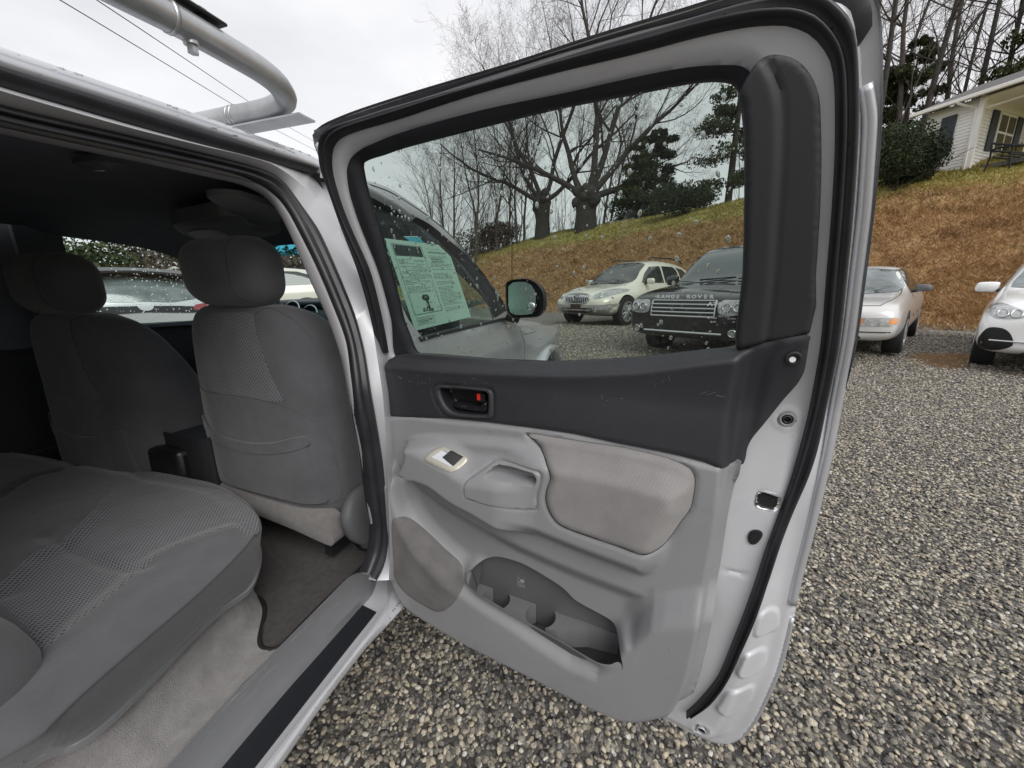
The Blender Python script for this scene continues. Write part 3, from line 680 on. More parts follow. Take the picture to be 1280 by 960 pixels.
def ring(name, c, r0, r1, n0, mat_, par, k=28, hub=None, wall=.01):
    vs = []; fs = []
    for r_, h in ((r1, 0), ((r0+r1)/2, .0022), (r0, 0), (r0*.96, -wall)):
        for i in range(k):
            a = 2*math.pi*i/k; vs.append((c[0]+r_*math.cos(a), c[1]+r_*math.sin(a), n0+h))
    vs = np.array(vs); P = DF.at(vs[:, :2], vs[:, 2])
    for q in range(3):
        for i in range(k): j = (i+1) % k; fs.append((q*k+i, (q+1)*k+i, (q+1)*k+j, q*k+j))
    fs.append(tuple(3*k+i for i in range(k)))
    mi = [0]*(3*k)+[1]
    return mesh_obj(name, P, fs, [mat_, hub or M['matblack']], par, mi=mi)
ring('trim_screw_hole', rg, .0062, .0115, .029, M['darkplast'], door, hub=M['matblack'])
q = np.array(rg)+[-.0015, -.0015]; P = DF.at(np.array([q]), np.array([.030]))[0]
MB().tube([P-DN*.001, P+DN*.001], .0045, 12).build('trim_screw', M['white_print'], door)
ring('rubber_plug', bolt1, .0085, .0125, shell_h(np.array([bolt1]))[0]+.010, M['greyplast'], door, hub=M['black'], wall=.004)
ring('rubber_plug', bolt1, .0035, .0075, shell_h(np.array([bolt1]))[0]+.0095, M['rubber'], door, hub=M['black'], wall=.002)
ring('drain_hole', drain, .0085, .0100, shell_h(np.array([drain]))[0]+.010, M['jamb'], door, wall=.006)
# latch mouth and oval bumper hole
lr = smooth(latch, True, 3); li = lr.mean(0)+(lr-lr.mean(0))*.78
patch('latch_plate', DF, lr, lambda p: shell_h(p)+.0045, .004, M['chrome'], door, holes=[li], rim=.004)
patch('latch_mouth', DF, li, lambda p: shell_h(p)+.0030, .004, M['matblack'], door)
P = DF.at(np.array([DF.px(965, 622, -.012)]), np.array([-.010]))[0]; MB().box(P, (.012, .004, .006), rz=R(-7)).build('latch_claw', M['steel'], door, bevel=.001)
ko = smooth(key, True, 3); ki = ko.mean(0)+(ko-ko.mean(0))*.72
patch('bumper_hole', DF, ko, lambda p: shell_h(p)+.003, .004, M['rubber'], door, rim=.003)
patch('bumper_plug', DF, ki, lambda p: shell_h(p)+.0045, .004, M['matblack'], door)

# ------------------------------------------------ light grey lower trim, one moulded sheet
low_o = [(480, 519.5), (555, 523), (619, 529), (702, 540), (771, 554), (827.5, 565), (880, 577.5), (905, 582.5), (911, 581.6), (928.5, 583.5), (920.6, 622), (911, 669), (903, 722), (890.6, 785), (876.6, 847), (867, 874), (856, 883), (840, 889), (822.5, 893), (796, 898), (782, 897), (770, 894), (740, 881), (700, 861), (665, 843), (590, 806), (550, 783), (515, 761), (506, 752), (497, 737), (490.5, 720), (487.5, 700), (486, 662), (484, 612), (482.5, 580), (482, 551)]
LO = smooth(np.array(dp([(a, b, .05 if b < 620 else .07) for a, b in low_o])), True, 2)
groove = smooth(np.array(dp([(901, 578), (897, 630), (894, 660), (883, 722), (867, 800), (855, 847), (836, 884)], .06)), False, 4)
arm_p = [(500.6, 575), (502.5, 564), (508, 553), (521, 545.5), (555, 543), (592, 544.6), (645, 549), (715, 559), (771, 568.5), (827, 581), (852, 590), (866, 598), (873, 612), (871, 632), (866, 655), (853, 673), (842, 692), (836, 712), (829, 726), (815, 738), (801, 741), (784, 735), (718, 709), (653, 681), (620, 665), (592, 648), (564, 633), (536, 612.5), (508, 588)]
ARM = smooth(np.array(dp([(a, b, .055 if b < 600 and a > 505 else .095) for a, b in arm_p])), True, 3)
ridge = [(488, 612), (494, 636), (503, 655), (520, 678), (545, 703), (568, 723), (586, 738), (601, 748), (642, 772), (702, 806), (747, 831.5), (768, 835), (781, 830), (789, 818), (797, 797), (806, 775), (814, 757), (811, 749)]
REC = smooth(np.array(dp([(486, 600, .06)]+[(a, b, .088) for a, b in ridge]+[(801, 741, .05), (784, 735, .05), (718, 710, .05), (653, 682, .05), (611, 660, .05), (564, 633, .05), (536, 612, .05), (508, 588, .05), (498, 578, .05)])), True, 2)
pk = [(582.5, 720), (586, 710.6), (601, 702), (620, 698.6), (650, 707), (680, 723.8), (702.5, 738.8), (717.5, 753.8), (751, 772.5), (770, 783.8), (781, 798.8), (783, 815.6), (775.6, 825), (762.5, 828), (747.5, 825), (702.5, 798.8), (642.5, 765), (601, 740.6), (586, 729)]
PK = smooth(np.array(dp([(a, b, .082 if i >= 12 or i in (0, 18) else .040) for i, (a, b) in enumerate(pk)])), True, 4)
FAB = smooth(np.array(dp([(647.5, 550), (680, 554), (715, 559.7), (771, 569), (827.5, 582), (850, 590.6), (863, 598), (868.8, 609), (867.8, 628), (863, 650.6), (850, 667.5), (837, 686), (827.5, 694.7), (816, 697.5), (799, 696.6), (771, 686), (738, 675), (705.6, 663), (694, 656), (685, 643), (680, 628), (681, 615), (686, 600), (684, 590.6), (673.8, 575.6), (658.8, 560.6)], .092)), True, 3)
PUL = smooth(np.array(dp([(581, 607), (583, 601), (588.8, 596.5), (603.8, 586.5), (609, 584), (617, 584), (630, 586), (665.6, 594), (671, 599), (670.5, 609), (665.8, 627.5), (664.9, 643), (625, 633.5), (585, 622.5), (581.5, 616)], .108)), True, 2)
PUI = smooth(np.array(dp([(602, 598), (605.6, 592.8), (610, 589.5), (616, 588.2), (640, 592.5), (660, 597.3), (664, 600.5), (665, 607), (662, 612), (656, 612.5), (626, 605.5), (606, 600.5)], .112)), True, 3)
shelf = smooth(np.array(dp([(503, 562), (525, 573), (559, 593), (581, 607), (611, 611), (668, 623), (690, 628)], .108)), False, 4)
LIP = smooth(np.array(dp([(586, 727), (601, 741), (642.5, 765.5), (702.5, 799.5), (747.5, 825.5), (764, 829), (777, 825), (784, 812)], .083)), False, 3)
def low_h(p):
    p = np.asarray(p, float)
    h = np.full(len(p), .052)
    da = sdf(p, ARM); dr = sdf(p, REC)
    lowz = sst(below(p, smooth(np.array(dp([(484, 590), (498, 640), (520, 678), (568, 723), (642, 772), (747, 832), (815, 770), (870, 760)], .085)), False, 3)), -.03, .05)
    h += .036*np.maximum(lowz*sst(p[:, 0], -.15, -.02), sst(.16-segdist(p, ARM)*0-(p[:, 1]-.44), 0, .10)*.95)
    rec = sst(dr, -.003, .045); h = h*(1-rec) + (.030)*rec
    lipd = segdist(p, REC); h += .002*np.exp(-(lipd/.010)**2)*sst(.80-p[:, 1], 0, .05)
    lp = np.exp(-(segdist(p, LIP, False)/.024)**2); h = h + (.088-h)*lp
    # armrest: steep under-edge, soft top shoulder
    ush = sst(below(p, shelf), -.07, .004)                              # 0 at the top edge, 1 at the front ridge
    fw = sst(p[:, 0], .32, .42)
    prof = (.014 + .046*ush)*(1-fw) + .036*fw*sst(da, 0, .05)
    e = sst(da, -.004, .022)*(1-fw) + fw*sst(da, -.004, .018)
    base = np.maximum(h, .052*e)
    h = base*(1-e) + (.052 + prof)*e
    # pull cup block and its hollow
    dpul = sdf(p, PUL); h += .0035*sst(dpul, -.0005, .003) - .0035*np.exp(-((dpul)/.0018)**2)
    h -= .034*sst(sdf(p, PUI), -.001, .008)
    h -= .004*np.exp(-((segdist(p, FAB))/.0035)**2)
    # map pocket
    # rear return flange
    g = rightof(p, groove); h -= .028*sst(g, -.002, .012) ; h += .010*sst(g, .024, .034)
    d = segdist(p, LO); h -= .008*(1-sst(d, 0, .012))
    return h
low = patch('lower_trim', DF, LO, low_h, .0054, M['greyplast'], door, holes=[FAB, PK, PUL], rim=.03, outstep=.006, holerim=False)
patch('pull_cup', DF, PUL, lambda p: low_h(p)+.0006, .0032, M['greyplast'], door, rim=.008)
GM = M['greyplast']
def fab_h(p):
    d = segdist(p, FAB); q = low_h(p+0)
    return low_h(p) + .004*0 + .007*sst(d, 0, .016) - .003*(1-sst(d, 0, .004))
fabp = patch('armrest_cloth', DF, FAB, fab_h, .008, M['armcloth'], door, rim=.01)
# liner inside the pocket, recess shade painted as a darker grey than the trim
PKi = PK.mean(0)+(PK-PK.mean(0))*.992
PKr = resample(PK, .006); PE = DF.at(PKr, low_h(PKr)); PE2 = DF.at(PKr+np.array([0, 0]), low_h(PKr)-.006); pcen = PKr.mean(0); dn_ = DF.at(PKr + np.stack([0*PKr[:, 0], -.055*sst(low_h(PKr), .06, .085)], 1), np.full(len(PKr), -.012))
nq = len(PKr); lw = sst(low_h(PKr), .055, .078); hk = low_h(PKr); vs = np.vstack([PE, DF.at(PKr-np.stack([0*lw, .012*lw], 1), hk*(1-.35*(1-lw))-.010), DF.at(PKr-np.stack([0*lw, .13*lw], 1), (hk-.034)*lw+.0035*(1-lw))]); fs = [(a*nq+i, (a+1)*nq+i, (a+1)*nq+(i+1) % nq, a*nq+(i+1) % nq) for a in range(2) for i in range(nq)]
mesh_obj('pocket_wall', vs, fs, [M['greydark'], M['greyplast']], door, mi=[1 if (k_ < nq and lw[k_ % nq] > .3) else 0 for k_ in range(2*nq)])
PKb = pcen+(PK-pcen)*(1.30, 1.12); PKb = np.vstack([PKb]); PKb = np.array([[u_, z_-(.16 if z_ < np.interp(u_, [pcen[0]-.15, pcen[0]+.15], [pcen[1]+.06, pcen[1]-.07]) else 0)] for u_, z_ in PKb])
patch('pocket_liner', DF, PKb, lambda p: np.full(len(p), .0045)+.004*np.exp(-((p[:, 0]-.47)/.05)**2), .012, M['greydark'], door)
# cup-holder web: a shelf with two round wells behind the lip
def webpt(px, py, n, dz=0): q = DF.px(px, py, n); return q
uA = DF.px(586, 728, .08)[0]; c1 = DF.px(616, 757, .045); c2 = DF.px(672, 787, .045); zt = DF.px(655, 748, .006)[1]-.004
HF = Frame(DF.o+V3(0, 0, zt), DU, DN, (0, 0, 1))
ws = [(c1[0]-.070, .003), (c2[0]+.19, .003), (c2[0]+.12, .012), (c2[0]+.075, .035), (c2[0]+.055, .056), (c2[0], .066), (c1[0], .066), (c1[0]-.06, .060)]
def ci(c, r_): return np.array([(c+r_*math.cos(a), .032+r_*math.sin(a)) for a in np.linspace(0, 2*math.pi, 28, endpoint=False)])
patch('cup_holder', HF, np.array(ws), 0.0, .008, mat('mid_grey_plastic', (.165, .166, .172), .5, bump=.2, bs=800), door, holes=[ci(c1[0]+.004, .0375), ci(c2[0]+.004, .0375)], rim=.06, outstep=.006)
for cx_ in (c1[0], c2[0]):
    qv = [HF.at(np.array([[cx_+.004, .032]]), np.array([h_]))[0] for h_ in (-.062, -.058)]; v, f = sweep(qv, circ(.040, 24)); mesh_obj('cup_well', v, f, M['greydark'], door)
# small no-bottles pictogram
q = DF.px(651, 726, .006); o = DF.at(np.array([q]), np.array([.0065]))[0]
mb = MB(); U_, V_ = DU, V3(0, 0, 1)
def pline(pts, w=.0006, cl=True):
    P = [o+U_*a+V_*b for a, b in pts]; P = P+P[:1] if cl else P; mb.tube(P, w, 4)
pline([(-.0095, -.008), (.0095, -.008), (.0095, .014), (-.0095, .014)], .0003)
pline([(-.007, -.006), (-.002, -.006), (-.002, .006), (-.0035, .009), (-.0055, .009), (-.007, .006)], .0004)
pline([(.004+.0042*math.cos(a), .001+.0042*math.sin(a)) for a in np.linspace(0, 6.28, 14)], .0007); pline([(.001, .004), (.007, -.002)], .0006, False)
pline([(.002, -.001), (.006, .003)], .0008, False)
mb.build('no_bottles_mark', M['grey_print'], door)
for k, (s_, dz) in enumerate((('NO OPEN CUPS', -.0125), ('OR BOTTLES', -.0165))):
    text_mesh('pocket_lettering', s_, .0035, frameM(o+V_*dz, U_, V_, DN), M['grey_print'], door, ext=.0001)
# speaker cloth
SPK = smooth(np.array(dp([(491, 649), (494.7, 647.5), (500, 650), (516, 668), (544, 696), (568.8, 718.8), (576, 732), (575, 741), (567, 754), (553.8, 763.8), (544, 763.8), (525.6, 754), (507, 741), (495.6, 726), (491, 705.6), (489, 677.5)], .088)), True, 3)
sc = np.array(DF.px(532, 718, .088)); spk_n = float(low_h(resample(SPK, .01)).max())+.0005
patch('speaker_grille', DF, SPK, lambda p: low_h(p)+.0012+.002*sst(segdist(p, SPK), 0, .004)+.0008*np.exp(-((np.hypot(p[:, 0]-sc[0], p[:, 1]-sc[1])-.052)/.0025)**2), .006, M['speaker'], door, rim=.006)
# window switch: cream bezel, silver wedge, black rocker
SW = smooth(np.array(dp([(533.4, 572), (536, 566.5), (541, 562.5), (548, 562), (573.8, 575), (578, 578.8), (576.6, 583), (571, 587.8), (563, 587.8), (537, 575)], .100)), True, 3)
patch('switch_bezel', DF, SW, lambda p: low_h(p)+.0015+.002*sst(segdist(p, SW), 0, .003), .004, M['satin'], door, rim=.004)
w = np.array(dp([(540, 571), (548, 565.5), (570, 577), (564.5, 584)], .104)); patch('switch_wedge', DF, w, lambda p: low_h(p)+.0045, .004, M['chrome'], door, rim=.003)
w = np.array(dp([(550.5, 573), (556, 567.5), (571, 576.3), (565, 583.5)], .106)); patch('switch_rocker', DF, w, lambda p: low_h(p)+.0065, .004, M['black'], door, rim=.003)

# quarter pillar trim beside the pane
PIL = smooth(np.array(dp([(924.6, 114), (936, 92), (945, 77), (956, 66), (970, 62.5), (990, 66), (1005, 75), (1018, 92), (1025, 110), (1028, 128), (1029.5, 195), (1027.5, 262), (1022, 345), (1014, 417), (961, 427.5), (935, 433.5), (921, 436), (923, 400), (930, 340), (932.5, 240), (932, 166), (929, 130)], .025)), True, 2)
pc = smooth(np.array(dp([(948, 62), (960, 78), (972, 100), (979, 130), (979, 190), (974, 270), (969, 345), (959, 430)], .025)), False, 4)
def pil_h(p):
    d = segdist(p, PIL); r_ = rightof(p, pc)
    return .020 + .006*sst(-r_, -.002, .012)*1.0 - .0022*np.exp(-(r_/.003)**2) - .004*(1-sst(d, 0, .004))
patch('pillar_trim', DF, PIL, pil_h, .0048, M['darkplast'], door, rim=.024)
# outer handle on the far face of the door
q = [DF.at(np.array([[u_, z_]]), np.array([h_]))[0] for u_, z_, h_ in ((.66, 1.09, -.115), (.68, 1.09, -.15), (.76, 1.09, -.155), (.84, 1.09, -.15), (.86, 1.09, -.115))]
tube('outer_handle', smooth(q, False, 4), .011, M['silver'], door)

# light scuffs on the charcoal trim and the grey panel
mb = MB(); rs_ = random.Random(9)
for (px0, py0, L_, n_) in ((520, 470, 10, 6), (560, 470, 9, 4), (585, 478, 5, 4), (870, 500, 14, 3), (760, 500, 18, 3), (840, 470, 12, 3)):
    for k in range(n_):
        x0, y0 = px0+rs_.uniform(-25, 25), py0+rs_.uniform(-8, 14); a = rs_.uniform(-1.4, 1.4); x1, y1 = x0+math.cos(a)*L_*rs_.random(), y0+math.sin(a)*L_*rs_.random()
        q = np.array([DF.px(x0, y0, .052), DF.px(x1, y1, .052)]); P = DF.at(q, up_h(q)+.0004); mb.tube([P[0], P[1]], .00028, 3)
for k in range(30):
    x0, y0 = rs_.uniform(510, 860), rs_.uniform(790, 870); x0 = rs_.choice([rs_.uniform(640, 830), rs_.uniform(520, 660), rs_.uniform(820, 880)]); y0 = rs_.uniform(700, 860)
    q0 = np.array([DF.px(x0, y0, .085)]); 
    if not inside(q0, LO)[0] or inside(q0, PK)[0] or inside(q0, SPK)[0] or inside(q0, FAB)[0] or inside(q0, REC)[0]: continue
    a = rs_.uniform(-1, 1); q = np.array([q0[0], q0[0]+np.array([math.cos(a), math.sin(a)])*rs_.uniform(.004, .02)]); P = DF.at(q, low_h(q)+.0004); mb.tube([P[0], P[1]], .0003, 3)
mb.build('scuff_marks', mat('scuff_mark', (.19, .19, .20), .7), door)['kind'] = 'stuff'
# ------------------------------------------------------------------ cab: door opening, roof, sill
def sbase(u, v):
    v = np.asarray(v, float); d = np.maximum(0, v-1.15); return -.455*d*d/(d+.06)
SF = Frame((.93, 0, 0), (0, 1, 0), (0, 0, 1), (1, 0, 0), sbase)
def sp(L, n): 
    q = SF.pts(L, n); return [tuple(SF.at(np.array([a]), np.array([l[2] if len(l) > 2 else n]))[0]) for a, l in zip(q, L)]
L0 = sp([(-90, 68), (0, 99), (160, 148), (256, 176), (294, 186), (350, 200), (380, 210), (405, 238), (425, 265), (440, 297), (455, 339), (465, 368), (475, 400), (484, 440), (490, 480), (495, 530), (499, 600), (501, 660), (502, 700), (501, 728)], -.028)
L1 = sp([(-90, 82), (0, 113), (160, 159), (256, 183), (300, 193), (340, 205), (364, 220), (387, 240), (405, 258), (420, 280), (445, 335), (462, 390), (472, 450), (479, 500), (483, 560), (486, 640), (487, 690), (486, 725)], -.006)
L2 = sp([(-90, 104), (0, 132), (160, 170), (256, 193), (312, 208), (341, 220), (356, 232), (377, 260), (397, 290), (420, 340), (442, 395), (454, 440), (461, 485), (467, 520), (477, 580), (483, 640), (485, 660), (483, 690), (476, 712), (468, 726)], -.035)
L3 = sp([(-90, 125), (0, 149), (160, 186), (256, 207), (300, 219), (330, 233), (350, 250), (365, 272), (395, 331), (424, 400), (434, 431), (440, 475), (446, 520), (455, 570), (463, 632), (467, 655), (467, 672), (464, 692), (455, 716)], -.050)
L4 = sp([(-90, 145), (0, 168), (160, 200), (250, 220), (300, 231), (326, 243), (340, 256), (355, 280), (370, 313), (392, 363), (409, 400), (426, 450), (434, 487), (440, 520), (450, 576), (458, 630), (462, 655), (463, 672), (461, 690), (452, 717)], -.085)
L5 = [(p[0]-.035, p[1]+.03*(1 if i > 6 else 0), p[2]+(.012 if i <= 6 else 0)) for i, p in enumerate(L4)]
La = [(np.array(a)*.5+np.array(b)*.5 + V3(.004, 0, 0)) for a, b in zip(resample(np.array(L0), closed=False, n=19), resample(np.array(L1), closed=False, n=19))]
L0b = [(p[0]-.03, p[1]+(.022 if i > 6 else 0), p[2]+(.0 if i > 6 else .006)) for i, p in enumerate(L0)]
strip('door_opening', [L0b, L0, L1, L2, [(p[0]-.02, p[1], p[2]) for p in L2]], M['jamb'], truck, n=120)
def band(name, A_, B_, prof, mat_, par, n=140):
    A_ = resample(smooth(A_, False, 5), closed=False, n=n); B_ = resample(smooth(B_, False, 5), closed=False, n=n)
    T = np.gradient(A_, axis=0); T /= np.linalg.norm(T, axis=1)[:, None]; D_ = B_-A_; Nn = np.cross(T, D_); Nn /= np.linalg.norm(Nn, axis=1)[:, None]
    sgn = np.sign(((CAM-A_)*Nn).sum(1))[:, None]; Nn = Nn*sgn
    vs = np.stack([A_ + D_*t + Nn*h for t, h in prof], 1).reshape(-1, 3); m_ = len(prof)
    fs = [(i*m_+k, i*m_+k+1, (i+1)*m_+k+1, (i+1)*m_+k) for i in range(n-1) for k in range(m_-1)]
    return mesh_obj(name, vs, fs, mat_, par)
band('opening_seal', L2, L3, [(-.12, -.02), (-.08, .004), (.1, .012), (.3, .012), (.42, .005), (.5, .005), (.62, .015), (.85, .018), (1.02, .010), (1.10, -.015)], M['rubber'], truck)
band('pillar_trim', L3, L4, [(-.05, -.01), (.0, .002), (.2, .006), (.8, .004), (1.0, -.004), (1.02, -.05)], M['greytrim'], truck)
# roof drip moulding and roof skin
D0 = sp([(-110, 47), (0, 82), (100, 113), (200, 144), (294, 174), (387, 205), (398, 209)], .004)
D1 = sp([(-110, 62), (0, 98), (100, 128), (200, 158), (294, 186), (385, 211), (396, 215)], .002)
band('drip_moulding', D0, D1, [(-.05, -.01), (0, .0), (.3, .006), (.6, .005), (.9, -.002), (1.1, -.012)], M['rubber'], truck)
ys = np.linspace(-.75, 1.42, 40); zed = lambda y: 1.712 + .012*np.sin((y+.2)*1.2) - .05*np.clip((y-.8)/.6, 0, 1)**2
_E = np.array(D0+[(.735, .90, 1.705), (.728, 1.05, 1.700), (.715, 1.20, 1.69), (.695, 1.42, 1.655)]); _E = _E[np.argsort(_E[:, 1])]
print('roof edge', _E.round(3).tolist())
xw = lambda y: np.interp(y, _E[:, 1], _E[:, 0])
zed = lambda y: np.interp(y, _E[:, 1], _E[:, 2])+.004
vs = []; cols = [(.985, -.012), (1.0, -.002), (1.0, .007), (.992, .016), (.975, .025), (.94, .034), (.86, .044), (.5, .060), (0, .066)]
cols = cols + [(-a, b) for a, b in cols[:-1]][::-1]
for y in ys:
    e = max(0, (y-1.30)/.12)
    for a, b in cols: vs.append((xw(y)*a, y, zed(y)+b-.03*e*e))
m_ = len(cols); fs = [(i*m_+k, (i+1)*m_+k, (i+1)*m_+k+1, i*m_+k+1) for i in range(len(ys)-1) for k in range(m_-1)]
roof = mesh_obj('roof', vs, fs, M['silver'], truck)
def beads(name, fn, cnt, par, rmin=.001, rmax=.004, nrm=V3(0, 0, 1), st=1.3):
    mb = MB(); k = 0
    b1 = bmesh.new(); bmesh.ops.create_icosphere(b1, subdivisions=1, radius=1); i1 = np.array([v.co[:] for v in b1.verts]); f1 = [[v.index for v in f.verts] for f in b1.faces]
    for _ in range(cnt):
        P = fn(); r_ = rmin+(rmax-rmin)*rng.random()**2.5; a = rng.random()*6.28
        mb.add([P+V3(p[0]*r_*st, p[1]*r_, p[2]*r_*.45) for p in i1], f1)
    o = mb.build(name, M['drop'], par); o['kind'] = 'stuff'; return o
def rp():
    y = rng.uniform(-.1, 1.0); a = 1-rng.random()**1.5*.6; c = [q for q in cols[:9]]; return V3(xw(y)*a, y, zed(y)+np.interp(a, [0, .3, .6, .8, .9, .955, .985, 1], [.066, .063, .058, .047, .038, .028, .020, .0]))
beads('roof_rain_drops', rp, 1500, roof, .0014, .0060)
# headliner, underside of the roof
vs = []; ys = np.linspace(-.7, 1.40, 24)
ca = [(.97, -.075), (.90, -.052), (.75, -.030), (.5, -.016), (0, -.008)]; ca = ca+[(-a, b) for a, b in ca[:-1]][::-1]
for y in ys:
    e = max(0, (y-1.2)/.2)
    for a, b in ca: vs.append(((xw(y)-.0)*a, y, zed(y)+b-.03*e*e))
m_ = len(ca); hl = mesh_obj('headliner', vs, [(i*m_+k, i*m_+k+1, (i+1)*m_+k+1, (i+1)*m_+k) for i in range(len(ys)-1) for k in range(m_-1)], M['headliner'], truck)
# dome lamp, overhead console and visors on the headliner
def ceil_shape(name, px, z, mat_, depth, par=hl, out=0):
    FR = Frame((0, 0, z), (0, 1, 0), (1, 0, 0), (0, 0, -1)); O = smooth(np.array(FR.pts(px)), True, 3); return patch(name, FR, O, lambda p: out*sst(segdist(p, O), 0, .02), .015, mat_, par, rim=depth)
M['visor'] = mat('visor_vinyl', (.20, .20, .21), .7)
ceil_shape('dome_lamp', [(90, 205), (105, 202), (124, 200.5), (142, 203), (159, 207), (142, 210), (124, 211.5), (105, 209)], 1.672, mat('lamp_lens', (.12, .12, .13), .3), .012, out=.012)
ceil_shape('overhead_console', [(216, 281), (250, 274), (292, 270), (318, 284), (352, 290), (320, 297), (274, 300), (240, 297)], 1.625, M['visor'], .04, out=.008)
ceil_shape('console_lamp', [(236, 290), (270, 288), (280, 298), (252, 299)], 1.614, mat('console_lamp_lens', (.30, .29, .28), .5), .01)
ceil_shape('sun_visor', [(258, 246), (300, 246), (345, 262), (350, 276), (322, 280), (296, 268)], 1.635, M['visor'], .015, out=.004)
# sill: scuff trim, black step plate, silver rocker
def zp(L, z): return [tuple(onp(p[0], p[1], 2, p[2] if len(p) > 2 else z)) for p in L]
S0 = zp([(446, 716), (435, 722), (400, 757), (350, 807.5), (280, 880), (210, 957), (150, 1025)], .545)
S1 = zp([(458, 716), (448, 735), (410, 772), (365, 818), (300, 887), (232, 960), (170, 1030)], .562)
S2 = zp([(467, 722), (458, 742), (430, 772), (395, 806), (350, 855), (257, 960), (200, 1025)], .566)
S3 = zp([(470, 730), (464, 744), (450, 760), (400, 817), (360, 862), (277, 960), (222, 1025)], .536)
strip('scuff_trim', [[(a-.004, b, c-.03) for a, b, c in S0], S0, S1, S2, S3, [(a, b, c-.02) for a, b, c in S3]], M['scuff'], truck, n=60)
mb = MB()
for a in (.35, .52, .66, .8):
    P = [np.array(S0[i])*(1-a)+np.array(S1[i])*a+V3(0, 0, .0012) for i in range(1, 6)]; mb.tube(P, .0006, 4)
P = [S3[0]]; 
mb.build('scuff_rib', M['scuff'], truck)
K0 = zp([(452.5, 756), (400, 815), (340, 885), (277, 960), (220, 1028)], .5365); K1 = zp([(470.5, 765), (430, 816), (380, 880), (317.5, 960), (265, 1028)], .5365)
K2 = zp([(478, 757), (474, 768), (432, 820), (383, 885), (322, 960), (270, 1028)], .530)
strip('step_plate', [[(a, b, c-.004) for a, b, c in K0], K0, [((np.array(a)+np.array(b))/2) for a, b in zip(K0, K1)], K1, [(a, b, c-.004) for a, b, c in K1]], dots(mat('step_film', (.006, .007, .010), .6, bump=.2, bs=600), .004, 1.8, .3, 0), truck, n=30)
R0 = zp([(450, 716), (430, 745), (400, 790), (340, 870), (277, 955), (200, 1040)], .533)
R1 = zp([(474, 716), (476, 742), (472, 764), (432, 818), (383, 882), (321, 960), (268, 1030)], .534)
R2 = zp([(484, 716), (484, 742), (479, 764), (441, 815), (392, 878), (329, 960), (277, 1030)], .540)
R3 = zp([(492, 716), (489, 742), (484, 764), (447, 811), (398, 874), (336, 960), (285, 1030)], .528)
R4 = zp([(500, 716), (497, 742), (490, 764), (453, 808), (404, 871), (344, 957), (292, 1030)], .527)
R5 = zp([(516, 716), (512, 742), (500, 764), (463, 803), (412, 869), (351, 957), (300, 1030)], .512)
R6 = [(a-.014, b, c-.022) for a, b, c in R5]; R7 = [(a-.15, b, c-.14) for a, b, c in R5]
strip('rocker_panel', [R0, R1, R2, R3, R4, R5, R6, R7], M['jamb'], truck, n=60)
rk = np.array(resample(smooth(R4, False, 4), closed=False, n=200)); rk2 = np.array(resample(smooth(R5, False, 4), closed=False, n=200))
beads('sill_rain_drops', lambda: (lambda i, t: rk[i]*(1-t)+rk2[i]*t+V3(0, 0, .001))(rng.integers(200), rng.random()), 70, truck, .0012, .004)
# lower body side skin below and ahead of the opening, seen from other positions
mb = MB()
# carpet riser and floor
C0 = zp([(322, 700, .66), (312, 735, .66), (270, 768, .65), (200, 838, .65), (150, 893, .65), (110, 928, .65), (40, 960, .65), (-60, 1000, .65)], .66)
C0 = [(a-.06, b, c+.03) for a, b, c in C0]
C1 = zp([(318, 740), (321, 752), (300, 795), (262, 850), (235, 885), (190, 935), (120, 990), (20, 1080)], .545)
C2 = zp([(322, 744), (328, 765), (316, 808), (278, 858), (244, 893), (202, 940), (140, 1005), (60, 1090)], .527)
C3 = [(a, b, c-.012) for a, b, c in S0]
strip('side_carpet', [[(a-.05, b, c+.02) for a, b, c in C0], C0, C1, C2, zp([(323, 748), (331, 773), (327, 800), (336, 814), (352, 809), (310, 848), (280, 881), (210, 958), (150, 1027)], .530)], M['carpet'], truck, n=70)
FF = Frame((0, 0, .515), (1, 0, 0), (0, 1, 0))
patch('floor_carpet', FF, np.array([(-.78, -.4), (.74, -.4), (.80, .96), (.74, 1.1), (.7, 1.9), (-.78, 1.9)]), 0, .12, M['carpet'], truck)
mo = FF.pts([(450, 686), (462, 690), (455, 706), (420, 738), (382, 776), (352, 807), (345, 811), (335, 812), (327, 809), (324.5, 800), (327, 785), (331, 766), (330, 755), (324, 748), (313, 744), (290, 738), (262, 690), (275, 640), (340, 625), (420, 650)], .012)
MO = smooth(np.array(mo), True, 4)
fm = patch('pile', FF, MO, .012, .03, M['matcarpet'], None, rim=.008)
fmt = thing('floor_mat', 'dark brown carpet floor mat with black bound edge on the rear floor', 'floor mat', (MO[:, 0].mean(), MO[:, 1].mean(), .515))
v, f = sweep([V3(a, b, .515+.012) for a, b in resample(MO, .012)], circ(.0062, 8, .005), closed=True); bd_ = mesh_obj('binding', v, f, M['binding'])
for o in (fm, bd_): o.parent = fmt; o.data.transform(Matrix.Translation(-fmt.location))
# dark side walls and bulkhead of the cab
mb = MB()
mb.box((-.80, .55, .90), (.03, 2.6, .74)); mb.box((-.775, .75, .68), (.02, 2.2, .22))
mb.build('far_door_panel', M['darkplast'], truck, bevel=.01)
mb = MB(); mb.box((-.76, .42, 1.46), (.03, .93, .52)); mb.box((-.745, .90, 1.46), (.05, .13, .50)); mb.box((0, -.52, 1.1), (1.5, .04, 1.3)); mb.box((.74, -.27, 1.1), (.05, .45, 1.1))
mb.build('inner_wall', M['headliner'], truck)

# belt webbing and buckle in the slit beside the front seat
bp2 = 0 and [onp(x, y, 0, .70) for x, y in ((405, 395), (412, 420), (420, 452), (428, 480))]
